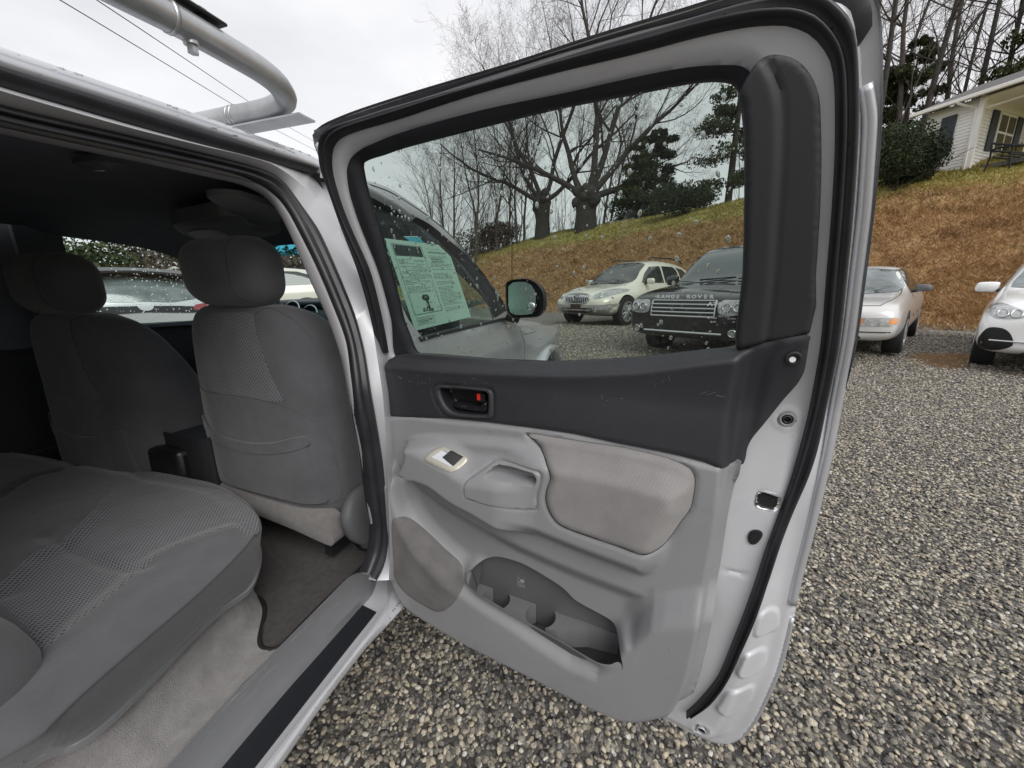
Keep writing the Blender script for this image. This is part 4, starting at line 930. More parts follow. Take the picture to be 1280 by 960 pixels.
# fine scratches and scuffs in the sill trim
mb = MB(); rs_ = random.Random(5)
for k in range(26):
    i = rs_.uniform(.12, .8); a = rs_.uniform(.1, .95); A0 = resample(np.array(S0), closed=False, n=60); A1 = resample(np.array(S1), closed=False, n=60); q = int(i*50)
    p0 = A0[q]*(1-a)+A1[q]*a; q2 = min(59, q+rs_.randint(1, 4)); a2 = min(1, max(0, a+rs_.uniform(-.12, .12))); p1 = A0[q2]*(1-a2)+A1[q2]*a2; mb.tube([p0+V3(0, 0, .0010), p1+V3(0, 0, .0010)], .00035, 3)
mb.build('sill_scratches', mat('scratch', (.42, .42, .43), .6), truck)['kind'] = 'stuff'
# ------------------------------------------------------------------ seats
def sloft(name, secs, mat_, parent=None, k=40, e=2.6, rows=26, loc=(0, 0, 0)):
    """secs: (z, xc, yc, a, b[, exponent]) closed superellipse loft"""
    S_ = np.array([list(s)+[e]*(6-len(s)) for s in secs], float); t = np.linspace(0, 1, len(S_)); Z = smooth(S_, False, max(2, rows//len(S_)))
    vs = []; 
    for s in Z:
        for i in range(k):
            a = 2*math.pi*i/k; c, sn = math.cos(a), math.sin(a); q = 2/s[5]
            vs.append((s[1]+s[3]*abs(c)**q*np.sign(c), s[2]+s[4]*abs(sn)**q*np.sign(sn), s[0]))
    n = len(Z); fs = [(i*k+j, i*k+(j+1) % k, (i+1)*k+(j+1) % k, (i+1)*k+j) for i in range(n-1) for j in range(k)]
    fs += [tuple(range(k))[::-1], tuple((n-1)*k+j for j in range(k))]
    return mesh_obj(name, np.array(vs)+V3(*loc), fs, mat_, parent, auto=70)
def cap_secs(z0, z1, xc, yc, a, b, e=2.4, tilt=0, r=.05, n=6, xb=None, top=1.0):
    out = []
    H = z1-z0
    for i in range(n+1):
        th = math.pi/2*i/n; s = math.sin(th); c = 1-math.cos(th)
        out.append((z0+r*c, xc, yc+tilt*r*c/H, (a-r)+r*s, max(.004, (b-r)+r*s) if b > r else b*(.25+.75*s), e))
    R2 = r*top
    for i in range(n+1):
        th = math.pi/2*(n-i)/n; s = math.sin(th); c = 1-math.cos(th)
        z = z1-R2*c; out.append((z, xc, yc+tilt*(z-z0)/H, (a-R2)+R2*s, (b-R2)+R2*s if b > R2 else b*(.25+.75*s), e))
    return out
RF = lambda dx, dy: Frame((dx, dy, 0), (1, 0, 0), (0, 0, 1), (0, -1, 0))
def front_seat(dx, dy, dz, first):
    secs = [(.675, .36, .95, .20, .035, 2.6), (.69, .36, .94, .27, .065, 3), (.74, .36, .93, .295, .086, 3.2), (.90, .36, .925, .302, .095, 3.2), (1.10, .355, .925, .298, .098, 3.0), (1.22, .352, .92, .288, .096, 2.8), (1.30, .350, .912, .265, .088, 2.7), (1.345, .348, .905, .225, .074, 2.6), (1.368, .345, .90, .17, .055, 2.5), (1.376, .345, .90, .10, .03, 2.4)]
    b = sloft('front_seat', [(z+dz, x+dx, y+dy, a, q, e) for z, x, y, a, q, e in secs], M['seat'], truck, k=56, rows=60)
    # bolsters: push the flanks forward
    for v in b.data.vertices:
        x = v.co.x-dx-.35; w = min(1, max(0, (abs(x)-.17)/.12)); zz = v.co.z-dz
        if v.co.y > dy+.90: v.co.y += .075*w*min(1, max(0, (1.38-zz)/.25))
        v.co.y += .02*w + .028*math.exp(-((zz-.66)/.08)**2)*0
        # the back sinks in the middle under the pocket
    BV = bvh_of(b); fr = RF(dx, dy)
    px = lambda L, n=0: L
    def reg(name, pts, mat_, off=.003, par=b, step=.014, extra=None, rim=.006, uvs=1): return decal(name, BV, fr, smooth(np.array(pts)+[0, dz], True, 4), off, step, mat_, par, rim=rim, far=1.0-dy*0, extra=extra, uvscale=uvs) 
    # frame origin is at y=dy, rays start 1 m behind and look forward
    reg('mesh_panel', [(.085, 1.335), (.20, 1.347), (.36, 1.350), (.445, 1.345), (.455, 1.30), (.475, 1.20), (.50, 1.135), (.515, 1.092), (.40, 1.091), (.24, 1.095), (.13, 1.103), (.085, 1.11), (.075, 1.2), (.077, 1.29)], M['seatmesh'], .0015, rim=.004)
    reg('back_panel', [(.085, 1.094), (.20, 1.088), (.36, 1.09), (.455, 1.082), (.53, 1.066), (.605, 1.02), (.632, .96), (.64, .85), (.635, .76), (.60, .745), (.45, .748), (.28, .757), (.15, .768), (.095, .778), (.088, .85), (.082, .98)], M['seat'], .0028, rim=.006)
    reg('map_pocket', [(.115, .985), (.17, .955), (.25, .935), (.36, .930), (.46, .945), (.562, .965), (.575, .90), (.595, .80), (.603, .755), (.45, .757), (.25, .765), (.15, .774), (.118, .782), (.112, .88)], M['seat'], .007, rim=.009,
        extra=lambda p: .006*np.exp(-((p[:, 1]-dz-.80)/.10)**2))
    reg('pocket_hem', [(.110, 1.000), (.17, .967), (.25, .946), (.36, .942), (.46, .955), (.568, .983), (.580, .955), (.47, .920), (.36, .906), (.25, .910), (.17, .930), (.112, .962)], M['seat'], .0105, rim=.008)
    h = sloft('headrest', [(z+dz, x+dx, y+dy, a, q, e) for z, x, y, a, q, e in cap_secs(1.368, 1.567, .345, .870, .163, .084, 2.7, -.01, .070)], M['seat'], b, k=44)
    for v in h.data.vertices:
        zz = (v.co.z-dz-1.368)/.2; s = 1-.06*(1-zz)**2
        v.co.x = dx+.345+(v.co.x-dx-.345)*s
    hb = bvh_of(h)
    # stitched seam on headrest back corner
    for nm, par_, bv_, ln in (('seam', h, hb, [(.428, 1.56), (.432, 1.52), (.433, 1.46), (.430, 1.42), (.440, 1.392), (.470, 1.380)]), ('seam', b, BV, [(.45, 1.35), (.475, 1.365), (.52, 1.355), (.57, 1.325), (.61, 1.27)]), ('seam', b, BV, [(.447, 1.352), (.457, 1.30), (.478, 1.20), (.518, 1.093)]), ('seam', b, BV, [(.085, 1.098), (.20, 1.092), (.36, 1.094), (.455, 1.086), (.53, 1.07), (.61, 1.02)])):
        P = []
        for a, c in smooth(np.array(ln), False, 5):
            hh, nn, *_ = bv_.ray_cast(Vector((a+dx, dy-.5, c+dz)), Vector((0, 1, 0)))
            if hh is not None: P.append(np.array(hh)-V3(0, .0006, 0))
        if len(P) > 3: tube(nm, P, .0016, M['seatside'], par_, k=5)
    mb = MB()
    for xx in (.275, .395): MB().tube([V3(xx+dx, .895+dy, 1.33+dz), V3(xx+dx, .885+dy, 1.42+dz)], .006, 8).build('headrest_post', M['steel'], b)
    # carpeted lower flap, plastic recliner cover, seat base
    fl = Frame((0, .834+dy, 0), (1, 0, 0), (0, 0, 1), (0, -1, 0)); O = smooth(np.array([(.10, .765), (.30, .742), (.50, .725), (.628, .722), (.64, .70), (.645, .628), (.62, .622), (.48, .648), (.30, .672), (.12, .69), (.088, .70), (.09, .75)])+[dx, dz], True, 3)
    patch('carpet_flap', fl, O, lambda p: .010*sst(segdist(p, O), 0, .03)-.006*(p[:, 1]-dz-.70)/.05*0, .02, M['seatcarpet'], b, rim=.05)
    c = sloft('recliner_cover', [(.595+dz, .700+dx, .93+dy, .008, .02), (.602+dz, .698+dx, .93+dy, .022, .04), (.65+dz, .692+dx, .92+dy, .030, .068), (.72+dz, .688+dx, .91+dy, .030, .074), (.765+dz, .684+dx, .92+dy, .024, .060), (.785+dz, .680+dx, .93+dy, .012, .035), (.79+dz, .68+dx, .93+dy, .004, .01)], M['greydark'], b, k=24)
    q = sloft('cushion', [(.66+dz, .36+dx, 1.16+dy, .24, .22, 3.5), (.68+dz, .36+dx, 1.16+dy, .275, .25, 3.5), (.80+dz, .36+dx, 1.16+dy, .285, .26, 3.5), (.86+dz, .36+dx, 1.16+dy, .26, .24, 3.5), (.875+dz, .36+dx, 1.16+dy, .2, .2, 3)], M['seatside'], b, k=36)
    mb = MB()
    for xx in (.14, .58): mb.box((xx+dx, 1.12+dy, .60+dz), (.03, .5, .10)); 
    mb.box((.36+dx, 1.0+dy, .65+dz), (.46, .06, .03)); mb.build('seat_frame', M['matblack'], b)
    return b
fs1 = front_seat(0, 0, 0, True); fs1['label'] = 'charcoal passenger seat back with map pocket, nearest the opening'
fs2 = front_seat(-.70, -.10, -.03, False); fs2['label'] = 'charcoal driver seat back in shadow on the far side'

# rear bench: cushion top read off the photo on its own level
ZF = Frame((0, 0, .80), (1, 0, 0), (0, 1, 0), (0, 0, 1))
fe = [(-60, 556, .0), (0, 561, .01), (50, 568, .01), (95, 577, .012), (140, 583, .012), (180, 590, .012), (235, 599, .012), (275, 608, .010), (302, 624, .006), (318, 640, .0), (324, 655, -.006), (322, 668, -.012), (308, 688, -.010), (278, 716, -.004), (240, 748, .0), (200, 781, .0), (150, 822, 0), (100, 864, 0), (66, 896, 0), (50, 916, -.004), (20, 940, -.01), (-60, 985, -.01)]
TE = np.array(ZF.pts(fe)); hb_ = [p[2] for p in fe]
TOP = np.vstack([smooth(TE, False, 3), np.array([(.45, -.12), (-.3, -.12), (-.74, -.1), (-.74, .60)])])
dipc = smooth(np.array(ZF.pts([(60, 676), (90, 690), (127, 707), (165, 716), (186, 717)], .0)), False, 3)
lefts = smooth(np.array(ZF.pts([(95, 577), (80, 590), (40, 600), (0, 625), (-60, 660)], .01)), False, 3)
BOL = smooth(np.array(ZF.pts([(170, 590), (158, 600), (140, 620), (115, 650), (78, 683), (40, 702), (8, 730), (-30, 765), (-10, 768), (0, 764), (20, 778), (38, 796), (52, 822), (72, 808), (97.5, 787.5), (150, 746), (184, 716), (210, 697), (255, 679), (289, 668.5), (312, 671), (321, 668), (324, 655), (318, 640), (302, 624), (275, 608), (235, 599)], .0)), True, 3)
def top_h(p):
    d = segdist(p, TE, False); h = .012 - .022*(1-sst(d, 0, .06)) 
    b = sdf(p, BOL); h -= .014*sst(b, -.01, .05); h -= .010*np.exp(-(segdist(p, dipc, False)/.012)**2)
    h -= .012*np.exp(-(segdist(p, lefts, False)/.012)**2)
    h += .012*sst(p[:, 1], .1, .6)
    return h
bench = patch('rear_bench', ZF, TOP, top_h, .014, M['seat'], truck); bench['label'] = 'grey cloth rear bench cushion in the foreground'
bv = bvh_of(bench)
patch('mesh_insert', ZF, BOL, lambda p: top_h(p)+.0022*sst(segdist(p, BOL), 0, .006)-.0003, .010, M['seatmesh'], bench, rim=.003)
# side face with its stitched upper seam and plastic lower edge
T0 = [tuple(p) for p in ZF.at(TE[6:], np.array([float(top_h(TE[i:i+1])[0]) for i in range(6, len(TE))]))]
def xz(L): return [tuple(onp(a, b, 2, z)) for a, b, z in L]
T1 = xz([(236, 603, .765), (280, 615, .76), (308, 632, .75), (323, 655, .745), (326, 672, .74), (322, 690, .735), (312, 712, .73), (288, 738, .73), (250, 776, .73), (205, 818, .73), (158, 862, .73), (112, 905, .73), (78, 930, .73), (58, 938, .72), (20, 960, .72), (-60, 1000, .72)])
T2 = xz([(238, 620, .70), (280, 640, .69), (308, 660, .685), (323, 682, .68), (324, 700, .67), (318, 722, .665), (309, 737, .66), (280, 758, .66), (250, 784, .66), (205, 830, .66), (158, 878, .66), (112, 918, .66), (80, 936, .66), (58, 941, .66), (20, 962, .66), (-60, 1010, .66)])
T3 = [(a+.004, b+.002, c-.012) for a, b, c in T2]; T4 = [(a-.05, b-.02, c-.016) for a, b, c in T2]
mids = [tuple(np.array(a)*.5+np.array(b)*.5+V3(.006, .002, .006)) for a, b in zip(T0, T1)]
strip('bench_side', [T0, mids, T1, T2], M['seatside'], bench, n=90)
strip('bench_edge', [[(a, b, c+.004) for a, b, c in T2], [(a+.006, b+.003, c) for a, b, c in T2], T3, T4], M['scuff'], bench, n=90)
tube('bench_seam', resample(smooth([np.array(p)+V3(0, 0, .0008) for p in T0], False, 4), closed=False, n=120), .0017, M['seatside'], bench, k=5)
# rear backrest, its edge just entering the picture
bb = sloft('rear_backrest', cap_secs(.70, 1.38, .03, -.06, .61, .15, 3.4, -.16, .10), M['seat'], truck, k=44)
bl = sloft('backrest_bolster', [(z, x, y, a, b, 2.3) for z, x, y, a, b in ((.70, .585, .08, .03, .05), (.73, .585, .10, .07, .10), (.80, .585, .115, .100, .130), (.87, .58, .11, .100, .125), (.94, .575, .09, .085, .11), (1.02, .57, .05, .07, .10), (1.20, .57, -.03, .06, .09), (1.30, .57, -.06, .02, .03))], M['seat'], bb, k=32)

tg = onp(14, 936, 1, .17); mb = MB(); tv = [tg+V3(a, 0, b) + V3(0, .004*math.sin(a*400+b*300), .0) for b in np.linspace(-.018, .018, 5) for a in np.linspace(-.05, .025, 8)]
to = mesh_obj('latch_foil', tv, [(i*8+k, i*8+k+1, (i+1)*8+k+1, (i+1)*8+k) for i in range(4) for k in range(7)], mat('cream_foil', (.62, .58, .46), .35, .3, var=.4, vs=60), bb)
# ------------------------------------------------------------------ front half of the truck, seen through the open door's pane
def sq(L, n=0): return np.array(SF.pts(L, n))
rail_top = [(395, 203), (425, 216), (452, 224), (484, 234), (514, 253), (534, 268), (556, 286), (576, 307), (593, 329), (611, 352), (626, 374), (636, 390)]
rail_low = [(400, 222), (430, 232), (455, 241), (484, 253), (512, 267), (538, 281), (562, 301), (582, 318), (604, 345), (624, 373), (633, 388)]
gl_top = [(452, 246), (461, 250.6), (484, 261.6), (512, 275), (534, 288), (554, 307.5), (576, 329), (593, 351), (611, 377), (619, 399)]
gl_bot = [(619, 400), (593, 406), (549, 416), (517, 424), (510, 419), (503, 405)]
RTp = sp(rail_top, -.0); RLp = sp(rail_low, -.004); GTp = sp(gl_top, -.02)
strip('roof_rail', [[(a-.10, b, c+.012) for a, b, c in RTp], [(a-.03, b, c+.010) for a, b, c in RTp], RTp, [tuple(np.array(a)*.5+np.array(b)*.5+V3(.008, 0, 0)) for a, b in zip(resample(np.array(RTp), closed=False, n=11), resample(np.array(RLp), closed=False, n=11))], RLp], M['silver'], truck, n=60)
tube('rail_gap', resample(smooth([np.array(p)*.72+np.array(q)*.28+V3(.004, 0, 0) for p, q in zip(RTp, RLp+RLp[-1:])][:11], False, 4), closed=False, n=50), .0025, M['rubber'], truck, k=6)
strip('front_window_frame', [[(a+.001, b, c) for a, b, c in RLp], [(a-.012, b, c-.002) for a, b, c in GTp]], M['rubber'], truck, n=60)
# front door skin below the glass, fender and bonnet
GB = sp(gl_bot[:4], -.004)
y0 = .875
belt = [(619, 400), (593, 406), (549, 416), (517, 425)]
bp = sq(belt); 
def zbelt(y): 
    i = np.argsort(bp[:, 0]); return np.interp(y, bp[i, 0], bp[i, 1])
rear_e = [(y0+.02, 1.56), (y0+.01, 1.40), (y0, 1.25), (y0, 1.0), (y0, .55)]
dO = np.array([(y0+.0, .50), (1.9, .50), (1.93, .80), (1.93, 1.20), (1.90, zbelt(1.9)-.006), (1.7, zbelt(1.7)-.006), (1.5, zbelt(1.5)-.006), (1.3, zbelt(1.3)-.006), (1.10, zbelt(1.1)-.006), (1.02, zbelt(1.02)), (.985, 1.33), (.975, 1.45), (.985, 1.60), (1.03, 1.66), (1.03, 1.70), (.90, 1.70), (.885, 1.5), (.878, 1.3)])
def fd_h(p): return .010*np.exp(-((p[:, 1]-1.02)/.05)**2) - .02*sst(.8-p[:, 1], 0, .3)
fdoor = patch('front_door', SF, resample(dO, .02), fd_h, .03, M['silver'], truck, rim=.03)
sw_ = SF.at(np.array([(y, zbelt(y)-.002) for y in np.linspace(1.0, 1.95, 20)]), np.full(20, .003)); tube('belt_strip', sw_, .008, M['rubber'], fdoor, k=8)
fe_o = np.array([(1.94, .62), (1.99, .64), (2.02, .78), (2.08, .92), (2.20, 1.02), (2.36, 1.06), (2.52, 1.02), (2.64, .92), (2.70, .78), (2.73, .66), (3.0, .66), (3.02, .9), (3.0, 1.06), (2.9, 1.15), (2.6, 1.20), (2.3, 1.225), (2.0, 1.245), (1.94, 1.25)])
def fe_h(p): c = np.hypot(p[:, 0]-2.36, (p[:, 1]-.66)); return .03*np.exp(-((c-.42)/.10)**2) + .012*np.exp(-((p[:, 1]-1.12)/.06)**2) - .10*sst(p[:, 0], 2.7, 3.02)
fend = patch('front_fender', SF, resample(fe_o, .02), fe_h, .025, M['silver'], truck, rim=.03)
# flare lip over the wheel
ar = [V3(.965, 2.36-.43*math.cos(a), .64+.43*math.sin(a)) for a in np.linspace(-.05, math.pi+.05, 40)]
v, f = sweep(ar, [(.0, -.05), (.016, -.03), (.02, .02), (-.01, .04), (-.03, .02), (-.03, -.04)], up=(1, 0, 0)); mesh_obj('wheel_flare', v, f, M['silver'], fend)
vs = []; m_ = 17; ysb = np.linspace(1.98, 3.05, 16)
for y in ysb:
    t = (y-1.98)/1.07
    for a in np.linspace(-1, 1, m_):
        x = a*(.93-.05*t*t); z = 1.235-.02*t-.09*t**4 + .055*(1-abs(a)**3)*(1-t*.5) - .10*max(0, abs(a)-.93)/.07*.3
        vs.append((x, y, z))
hood = mesh_obj('bonnet', vs, [(i*m_+k, i*m_+k+1, (i+1)*m_+k+1, (i+1)*m_+k) for i in range(15) for k in range(m_-1)], M['silver'], truck)
mb = MB(); 
def wheel_simple(x, y, r=.37, w=.25):
    v, f = sweep([V3(x-w/2, y, r), V3(x-w/2+.02, y, r), V3(x+w/2-.02, y, r), V3(x+w/2, y, r)], lambda t: circ(r if .1 < t < .9 else r*.93, 36)); 
    o = mesh_obj('front_wheel', v, f, M['rubber'], truck, auto=40); 
    v, f = sweep([V3(x+w/2-.03, y, r), V3(x+w/2+.004, y, r)], circ(r*.62, 30)); mesh_obj('rim', v, f, M['silver'], o)
wheel_simple(.80, 2.36)
wheel_simple(.80, -1.0); bpy.data.objects['front_wheel.001'].name = 'rear_wheel'
# front side glass with the price sheet behind it
gp = np.vstack([sq(gl_top, -.02), sq(gl_bot, -.02)])
fg = patch('front_side_glass', SF, smooth(gp, True, 2), lambda p: np.full(len(p), -.020), .06, M['fronttint'], truck)
# far front side window and windscreen
WT = [onp(380-0, 268, 1, 1.40)]
far = Frame((-.775, 0, 0), (0, 1, 0), (0, 0, 1), (1, 0, 0))
fw = np.array([(1.70, 1.28), (.95, 1.28), (.935, 1.40), (.955, 1.60), (.985, 1.655), (1.05, 1.665), (1.22, 1.655), (1.40, 1.615), (1.60, 1.50), (1.76, 1.37), (1.80, 1.30)])
FW = smooth(fw, True, 3)
fwo = np.array([(-.45, 1.255), (-.45, 1.72), (1.0, 1.72), (1.30, 1.705), (1.45, 1.66), (1.72, 1.50), (1.92, 1.33), (1.98, 1.25), (.9, 1.250)])
patch('far_window_frame', far, resample(fwo, .03), 0.02, .05, M['headliner'], truck, holes=[FW], rim=.04)
patch('far_side_glass', far, FW, -.005, .08, M['clear'], truck)
def fpt():
    while True:
        q = np.array([rng.uniform(.93, 1.8), rng.uniform(1.28, 1.67)])
        if inside(q[None], FW)[0]: return q
mb = MB(); b1 = bmesh.new(); bmesh.ops.create_icosphere(b1, subdivisions=1, radius=1); i1 = np.array([v.co[:] for v in b1.verts]); f1 = [[v.index for v in f.verts] for f in b1.faces]
for _ in range(650):
    q = fpt(); r_ = .0012+.0032*rng.random()**2; P = far.at(q[None], np.array([-.010]))[0]; mb.add([P+V3(p[0]*r_*.4, p[1]*r_, p[2]*r_*1.15) for p in i1], f1)
mb.build('window_rain_drops', M['drop'], truck)['kind'] = 'stuff'
# windscreen: upper header, pillars, glass with blue band
def wsp(a, t): return V3(a*(.665+.10*t), 1.42+.62*t - .03*a*a*(1-t)*0 - .10*a*a*t, 1.655-.275*t - .012*a*a)
def wpatch(name, a0, a1, t0, t1, mat_, nx=16, nt_=8, off=0, par=truck, taper=None):
    vs = [wsp(a, t)+V3(0, off*.55, off*.8) for t in np.linspace(t0, t1, nt_) for a in np.linspace(a0, a1, nx)]
    return mesh_obj(name, vs, [(i*nx+k, i*nx+k+1, (i+1)*nx+k+1, (i+1)*nx+k) for i in range(nt_-1) for k in range(nx-1)], mat_, par)
ws_ = wpatch('windscreen', -1, 1, .02, 1, M['clear']); wpatch('shade_band', -.97, .97, .03, .20, M['shade'], off=-.004, par=ws_)
mb = MB(); 
for s_ in (-1, 1): mb.tube([wsp(s_*1.02, t)+V3(0, -.01, 0) for t in np.linspace(-.02, 1.05, 10)], .028, 10, up=(0, 0, 1))
mb.build('windscreen_pillar', M['headliner'], truck)['kind'] = 'stuff'
bpy.data.objects.remove(bpy.data.objects['windscreen_pillar'])
for s_ in (-1, 1): MB().tube([wsp(s_*1.02, t)+V3(0, -.01, 0) for t in np.linspace(-.02, 1.05, 10)], .028, 10, up=(0, 0, 1)).build('windscreen_pillar', M['headliner'], truck)
MB().tube([wsp(a, -.03)+V3(0, -.005, 0) for a in np.linspace(-1, 1, 16)], .022, 8).build('windscreen_header', M['headliner'], truck)
wp = []
# dashboard, gauges, steering wheel
vs = []; prof_d = [(1.66, .70), (1.53, .86), (1.48, 1.08), (1.50, 1.24), (1.56, 1.315), (1.66, 1.35), (1.80, 1.365), (2.02, 1.375)]
for x in np.linspace(-.76, .76, 14):
    for y, z in prof_d: vs.append((x, y + .05*(x/.76)**2*0, z + .018*math.exp(-((x+.37)/.22)**2)*(1 if z > 1.1 else 0)))
m_ = len(prof_d); dash = mesh_obj('dashboard', vs, [(i*m_+k, i*m_+k+1, (i+1)*m_+k+1, (i+1)*m_+k) for i in range(13) for k in range(m_-1)], M['darkplast'], truck)
g0 = onp(381, 388, 1, 1.45); g1 = onp(394, 396, 1, 1.45)
def tor(c, r_, w, mat_, name, par, nrm=V3(0, -1, .35), k=28, rt=None):
    nrm = nrm/np.linalg.norm(nrm); u = np.cross(nrm, V3(0, 0, 1)); u /= np.linalg.norm(u); v_ = np.cross(nrm, u)
    P = [V3(*c)+u*r_*math.cos(a)+v_*r_*math.sin(a) for a in np.linspace(0, 2*math.pi, k, endpoint=False)]
    v, f = sweep(P, circ(w, 8), closed=True); return mesh_obj(name, v, f, mat_, par)
for x in (-.34, -.225, -.11): 
    tor((x, 1.56, 1.305+.02*(x == -.225)), .050, .004, M['chrome'], 'gauge_ring', dash); v, f = sweep([V3(x, 1.575, 1.30+.02*(x == -.225)), V3(x, 1.578, 1.30+.02*(x == -.225))], circ(.048, 20)); mesh_obj('gauge_face', v, f, M['matblack'], dash)
MB().box((-.225, 1.62, 1.30), (.42, .05, .15)).build('gauge_hood', M['black'], dash, bevel=.02)
sw = tor((-.30, 1.38, 1.25), .185, .014, M['greydark'], 'steering_wheel', truck, V3(0, -1, .55), 40)
mb = MB(); mb.tube([V3(-.48, 1.39, 1.26), V3(-.30, 1.41, 1.22), V3(-.12, 1.39, 1.26)], .016, 8); mb.tube([V3(-.30, 1.41, 1.22), V3(-.30, 1.60, 1.12)], .03, 10); mb.build('wheel_spoke', M['satin'], sw)
# passenger side: vent, door pull seen in the slit between seat and pillar
tor((.62, 1.46, 1.05), .045, .006, M['chrome'], 'air_vent', dash); 
# centre console with cup ring
cc = MB(); cc.box((-.01, 1.12, .74), (.17, .70, .30)); cb = cc.build('centre_console', M['black'], truck, bevel=.02)
FRc = Frame((0, 0, .935), (1, 0, 0), (0, 1, 0), (0, 0, 1)); lid = smooth(np.array([FRc.px(*p) for p in [(199, 534), (215, 526), (235, 520), (262, 524), (270, 540), (258, 548), (225, 545), (204, 540)]]), True, 4)
patch('console_tray', FRc, lid, lambda p: -.012*sst(sdf(p, lid), .004, .02), .008, M['darkplast'], cb, rim=.36)
c_ = FRc.px(247, 536); tor((c_[0], c_[1], .937), .032, .0025, M['chrome'], 'cup_ring', cb, V3(0, 0, 1), 24)
# ------------------------------------------------------------------ exterior mirror
MF = Frame((0, 1.70, 0), (1, 0, 0), (0, 0, 1), (0, -1, 0))
mo_ = smooth(np.array(MF.pts([(632.5, 357), (635, 352), (644, 349.3), (659, 349), (671, 354.5), (678, 364), (680, 376), (678, 388), (671, 395.5), (655, 397), (641, 397), (634.5, 391)])), True, 4)
mc = mo_.mean(0)
vs = []; n_ = len(mo_)
for d_, s_ in ((0, .97), (-.008, 1.0), (.03, 1.03), (.07, .98), (.10, .80), (.115, .45)):
    for p in mo_: q = mc+(p-mc)*s_; vs.append((q[0], 1.70+d_, q[1]))
fs = [(i*n_+k, i*n_+(k+1) % n_, (i+1)*n_+(k+1) % n_, (i+1)*n_+k) for i in range(5) for k in range(n_)]+[tuple(5*n_+k for k in range(n_))]
mir = mesh_obj('door_mirror', vs, fs, M['black'], truck)
mg = smooth(np.array(MF.pts([(635.5, 358), (637, 354.5), (645, 352.5), (657, 352.5), (665, 357), (669, 365), (669.5, 378), (668, 389), (664, 392.5), (642, 393.5), (636.5, 389)])), True, 4)
patch('mirror_glass', MF, mg, lambda p: np.full(len(p), -.001)-.01*((p[:, 0]-mc[0])), .03, mat('mirror_silver', (.62, .70, .68), .06, 1, bump=.25, bs=260, bd=.002), mir)
c_ = MF.px(664, 383.5); P = [MF.at(np.array([(c_[0], c_[1])]), np.array([h]))[0] for h in (0, .003, .005)]; v, f = sweep(P, lambda t: circ(.021*(1-.25*t*t), 20)); mesh_obj('spot_mirror', v, f, M['chrome'], mir)
MB().tube([V3(.90, 1.78, 1.30), V3(.94, 1.76, 1.29), V3(mc[0]-.05, 1.75, mc[1]-.06)], .022, 8).build('mirror_arm', M['black'], mir)
tube('antenna', [V3(.80, 2.12, 1.22), V3(.80, 2.12, 1.55), V3(.80, 2.12, 2.02)], .0022, M['matblack'], truck, k=5)
# ------------------------------------------------------------------ price sheet taped inside the front window
FP = Frame((.93, 0, 0), (0, 1, 0), (0, 0, 1), (1, 0, 0), sbase)
pc_ = [np.array(FP.px(x, y, -.035)) for x, y in ((480.5, 297.7), (559, 307.5), (588.8, 396), (518.8, 413.6))]
def PQ(u, v): return (pc_[0]*(1-u)+pc_[1]*u)*(1-v) + (pc_[3]*(1-u)+pc_[2]*u)*v
ptc = FP.at(np.array([PQ(.5, .5)]), np.array([-.035]))[0]
sheet = thing('price_sheet', 'pale green-looking printed buyer information sheet taped inside the front side window', 'notice', ptc)
def pquad(name, u0, v0, u1, v1, off, mat_, par=sheet, k=5):
    vs = [FP.at(np.array([PQ(u, v)]), np.array([off]))[0]-ptc for v in np.linspace(v0, v1, k) for u in np.linspace(u0, u1, k)]
    return mesh_obj(name, vs, [(i*k+j, (i+1)*k+j, (i+1)*k+j+1, i*k+j+1) for i in range(k-1) for j in range(k-1)], mat_, par)
pquad('paper', 0, 0, 1, 1, -.035, M['paper'], k=9)
pquad('printed_header', .07, .06, .47, .185, -.0343, M['ink'])
def pmany(name, L, mat_, off=-.0343):
    mb = MB()
    for u0, v0, u1, v1 in L:
        vs = [FP.at(np.array([PQ(u, v)]), np.array([off]))[0]-ptc for u, v in ((u0, v0), (u0, v1), (u1, v1), (u1, v0))]; mb.add(vs, [(0, 1, 2, 3)])
    o = mb.build(name, mat_, sheet); o['kind'] = 'stuff'; return o
pr = random.Random(3); Ls = []
for i in range(34):
    v = .225+i*.0155
    if .60 < v < .80 and i % 1 == 0: continue
    u = .08
    while u < .46:
        w_ = pr.uniform(.02, .09)
        if pr.random() < .7: Ls.append((u, v, min(.47, u+w_), v+.0045))
        u += w_+.012
for i in range(46):
    v = .07+i*.0175
    if pr.random() < .2: continue
    a = pr.uniform(.55, .60) if i < 12 else .54; b = pr.uniform(.78, .95)
    u = a
    while u < b:
        w_ = pr.uniform(.02, .08)
        Ls.append((u, v, min(b, u+w_), v+.005 if i not in (2, 7, 9) else v+.011)); u += w_+.01
pmany('printed_lines', Ls, M['inkg'])
bx = []
def rect(u0, v0, u1, v1, w=.004): bx.extend([(u0, v0, u1, v0+w*.8), (u0, v1-w*.8, u1, v1), (u0, v0, u0+w, v1), (u1-w, v0, u1, v1)])
rect(.055, .05, .49, .845); rect(.07, .88, .32, .955); rect(.07, .60, .48, .84, .002)
for i in range(3): bx.append((.09, .90+i*.016, .30-i*.03, .905+i*.016))
pmany('printed_frame', bx, M['ink'], -.0341)
pmany('key_mark', [(.25, .635, .33, .70), (.235, .65, .345, .69), (.275, .70, .315, .79), (.262, .75, .275, .765), (.262, .775, .28, .79)], M['ink'], -.034)
pmany('key_mark', [(.27, .650, .31, .675)], M['inkg'], -.0338)
q0 = PQ(.27, .815); Mx = frameM(FP.at(np.array([q0]), np.array([-.0335]))[0]-ptc, V3(0, 1, 0)*1.0, V3(0, -.16, 1), V3(1, 0, 0))
text_mesh('printed_price', '$15,800', .021, Mx, M['ink'], sheet, ext=.0001, bold=.0006)
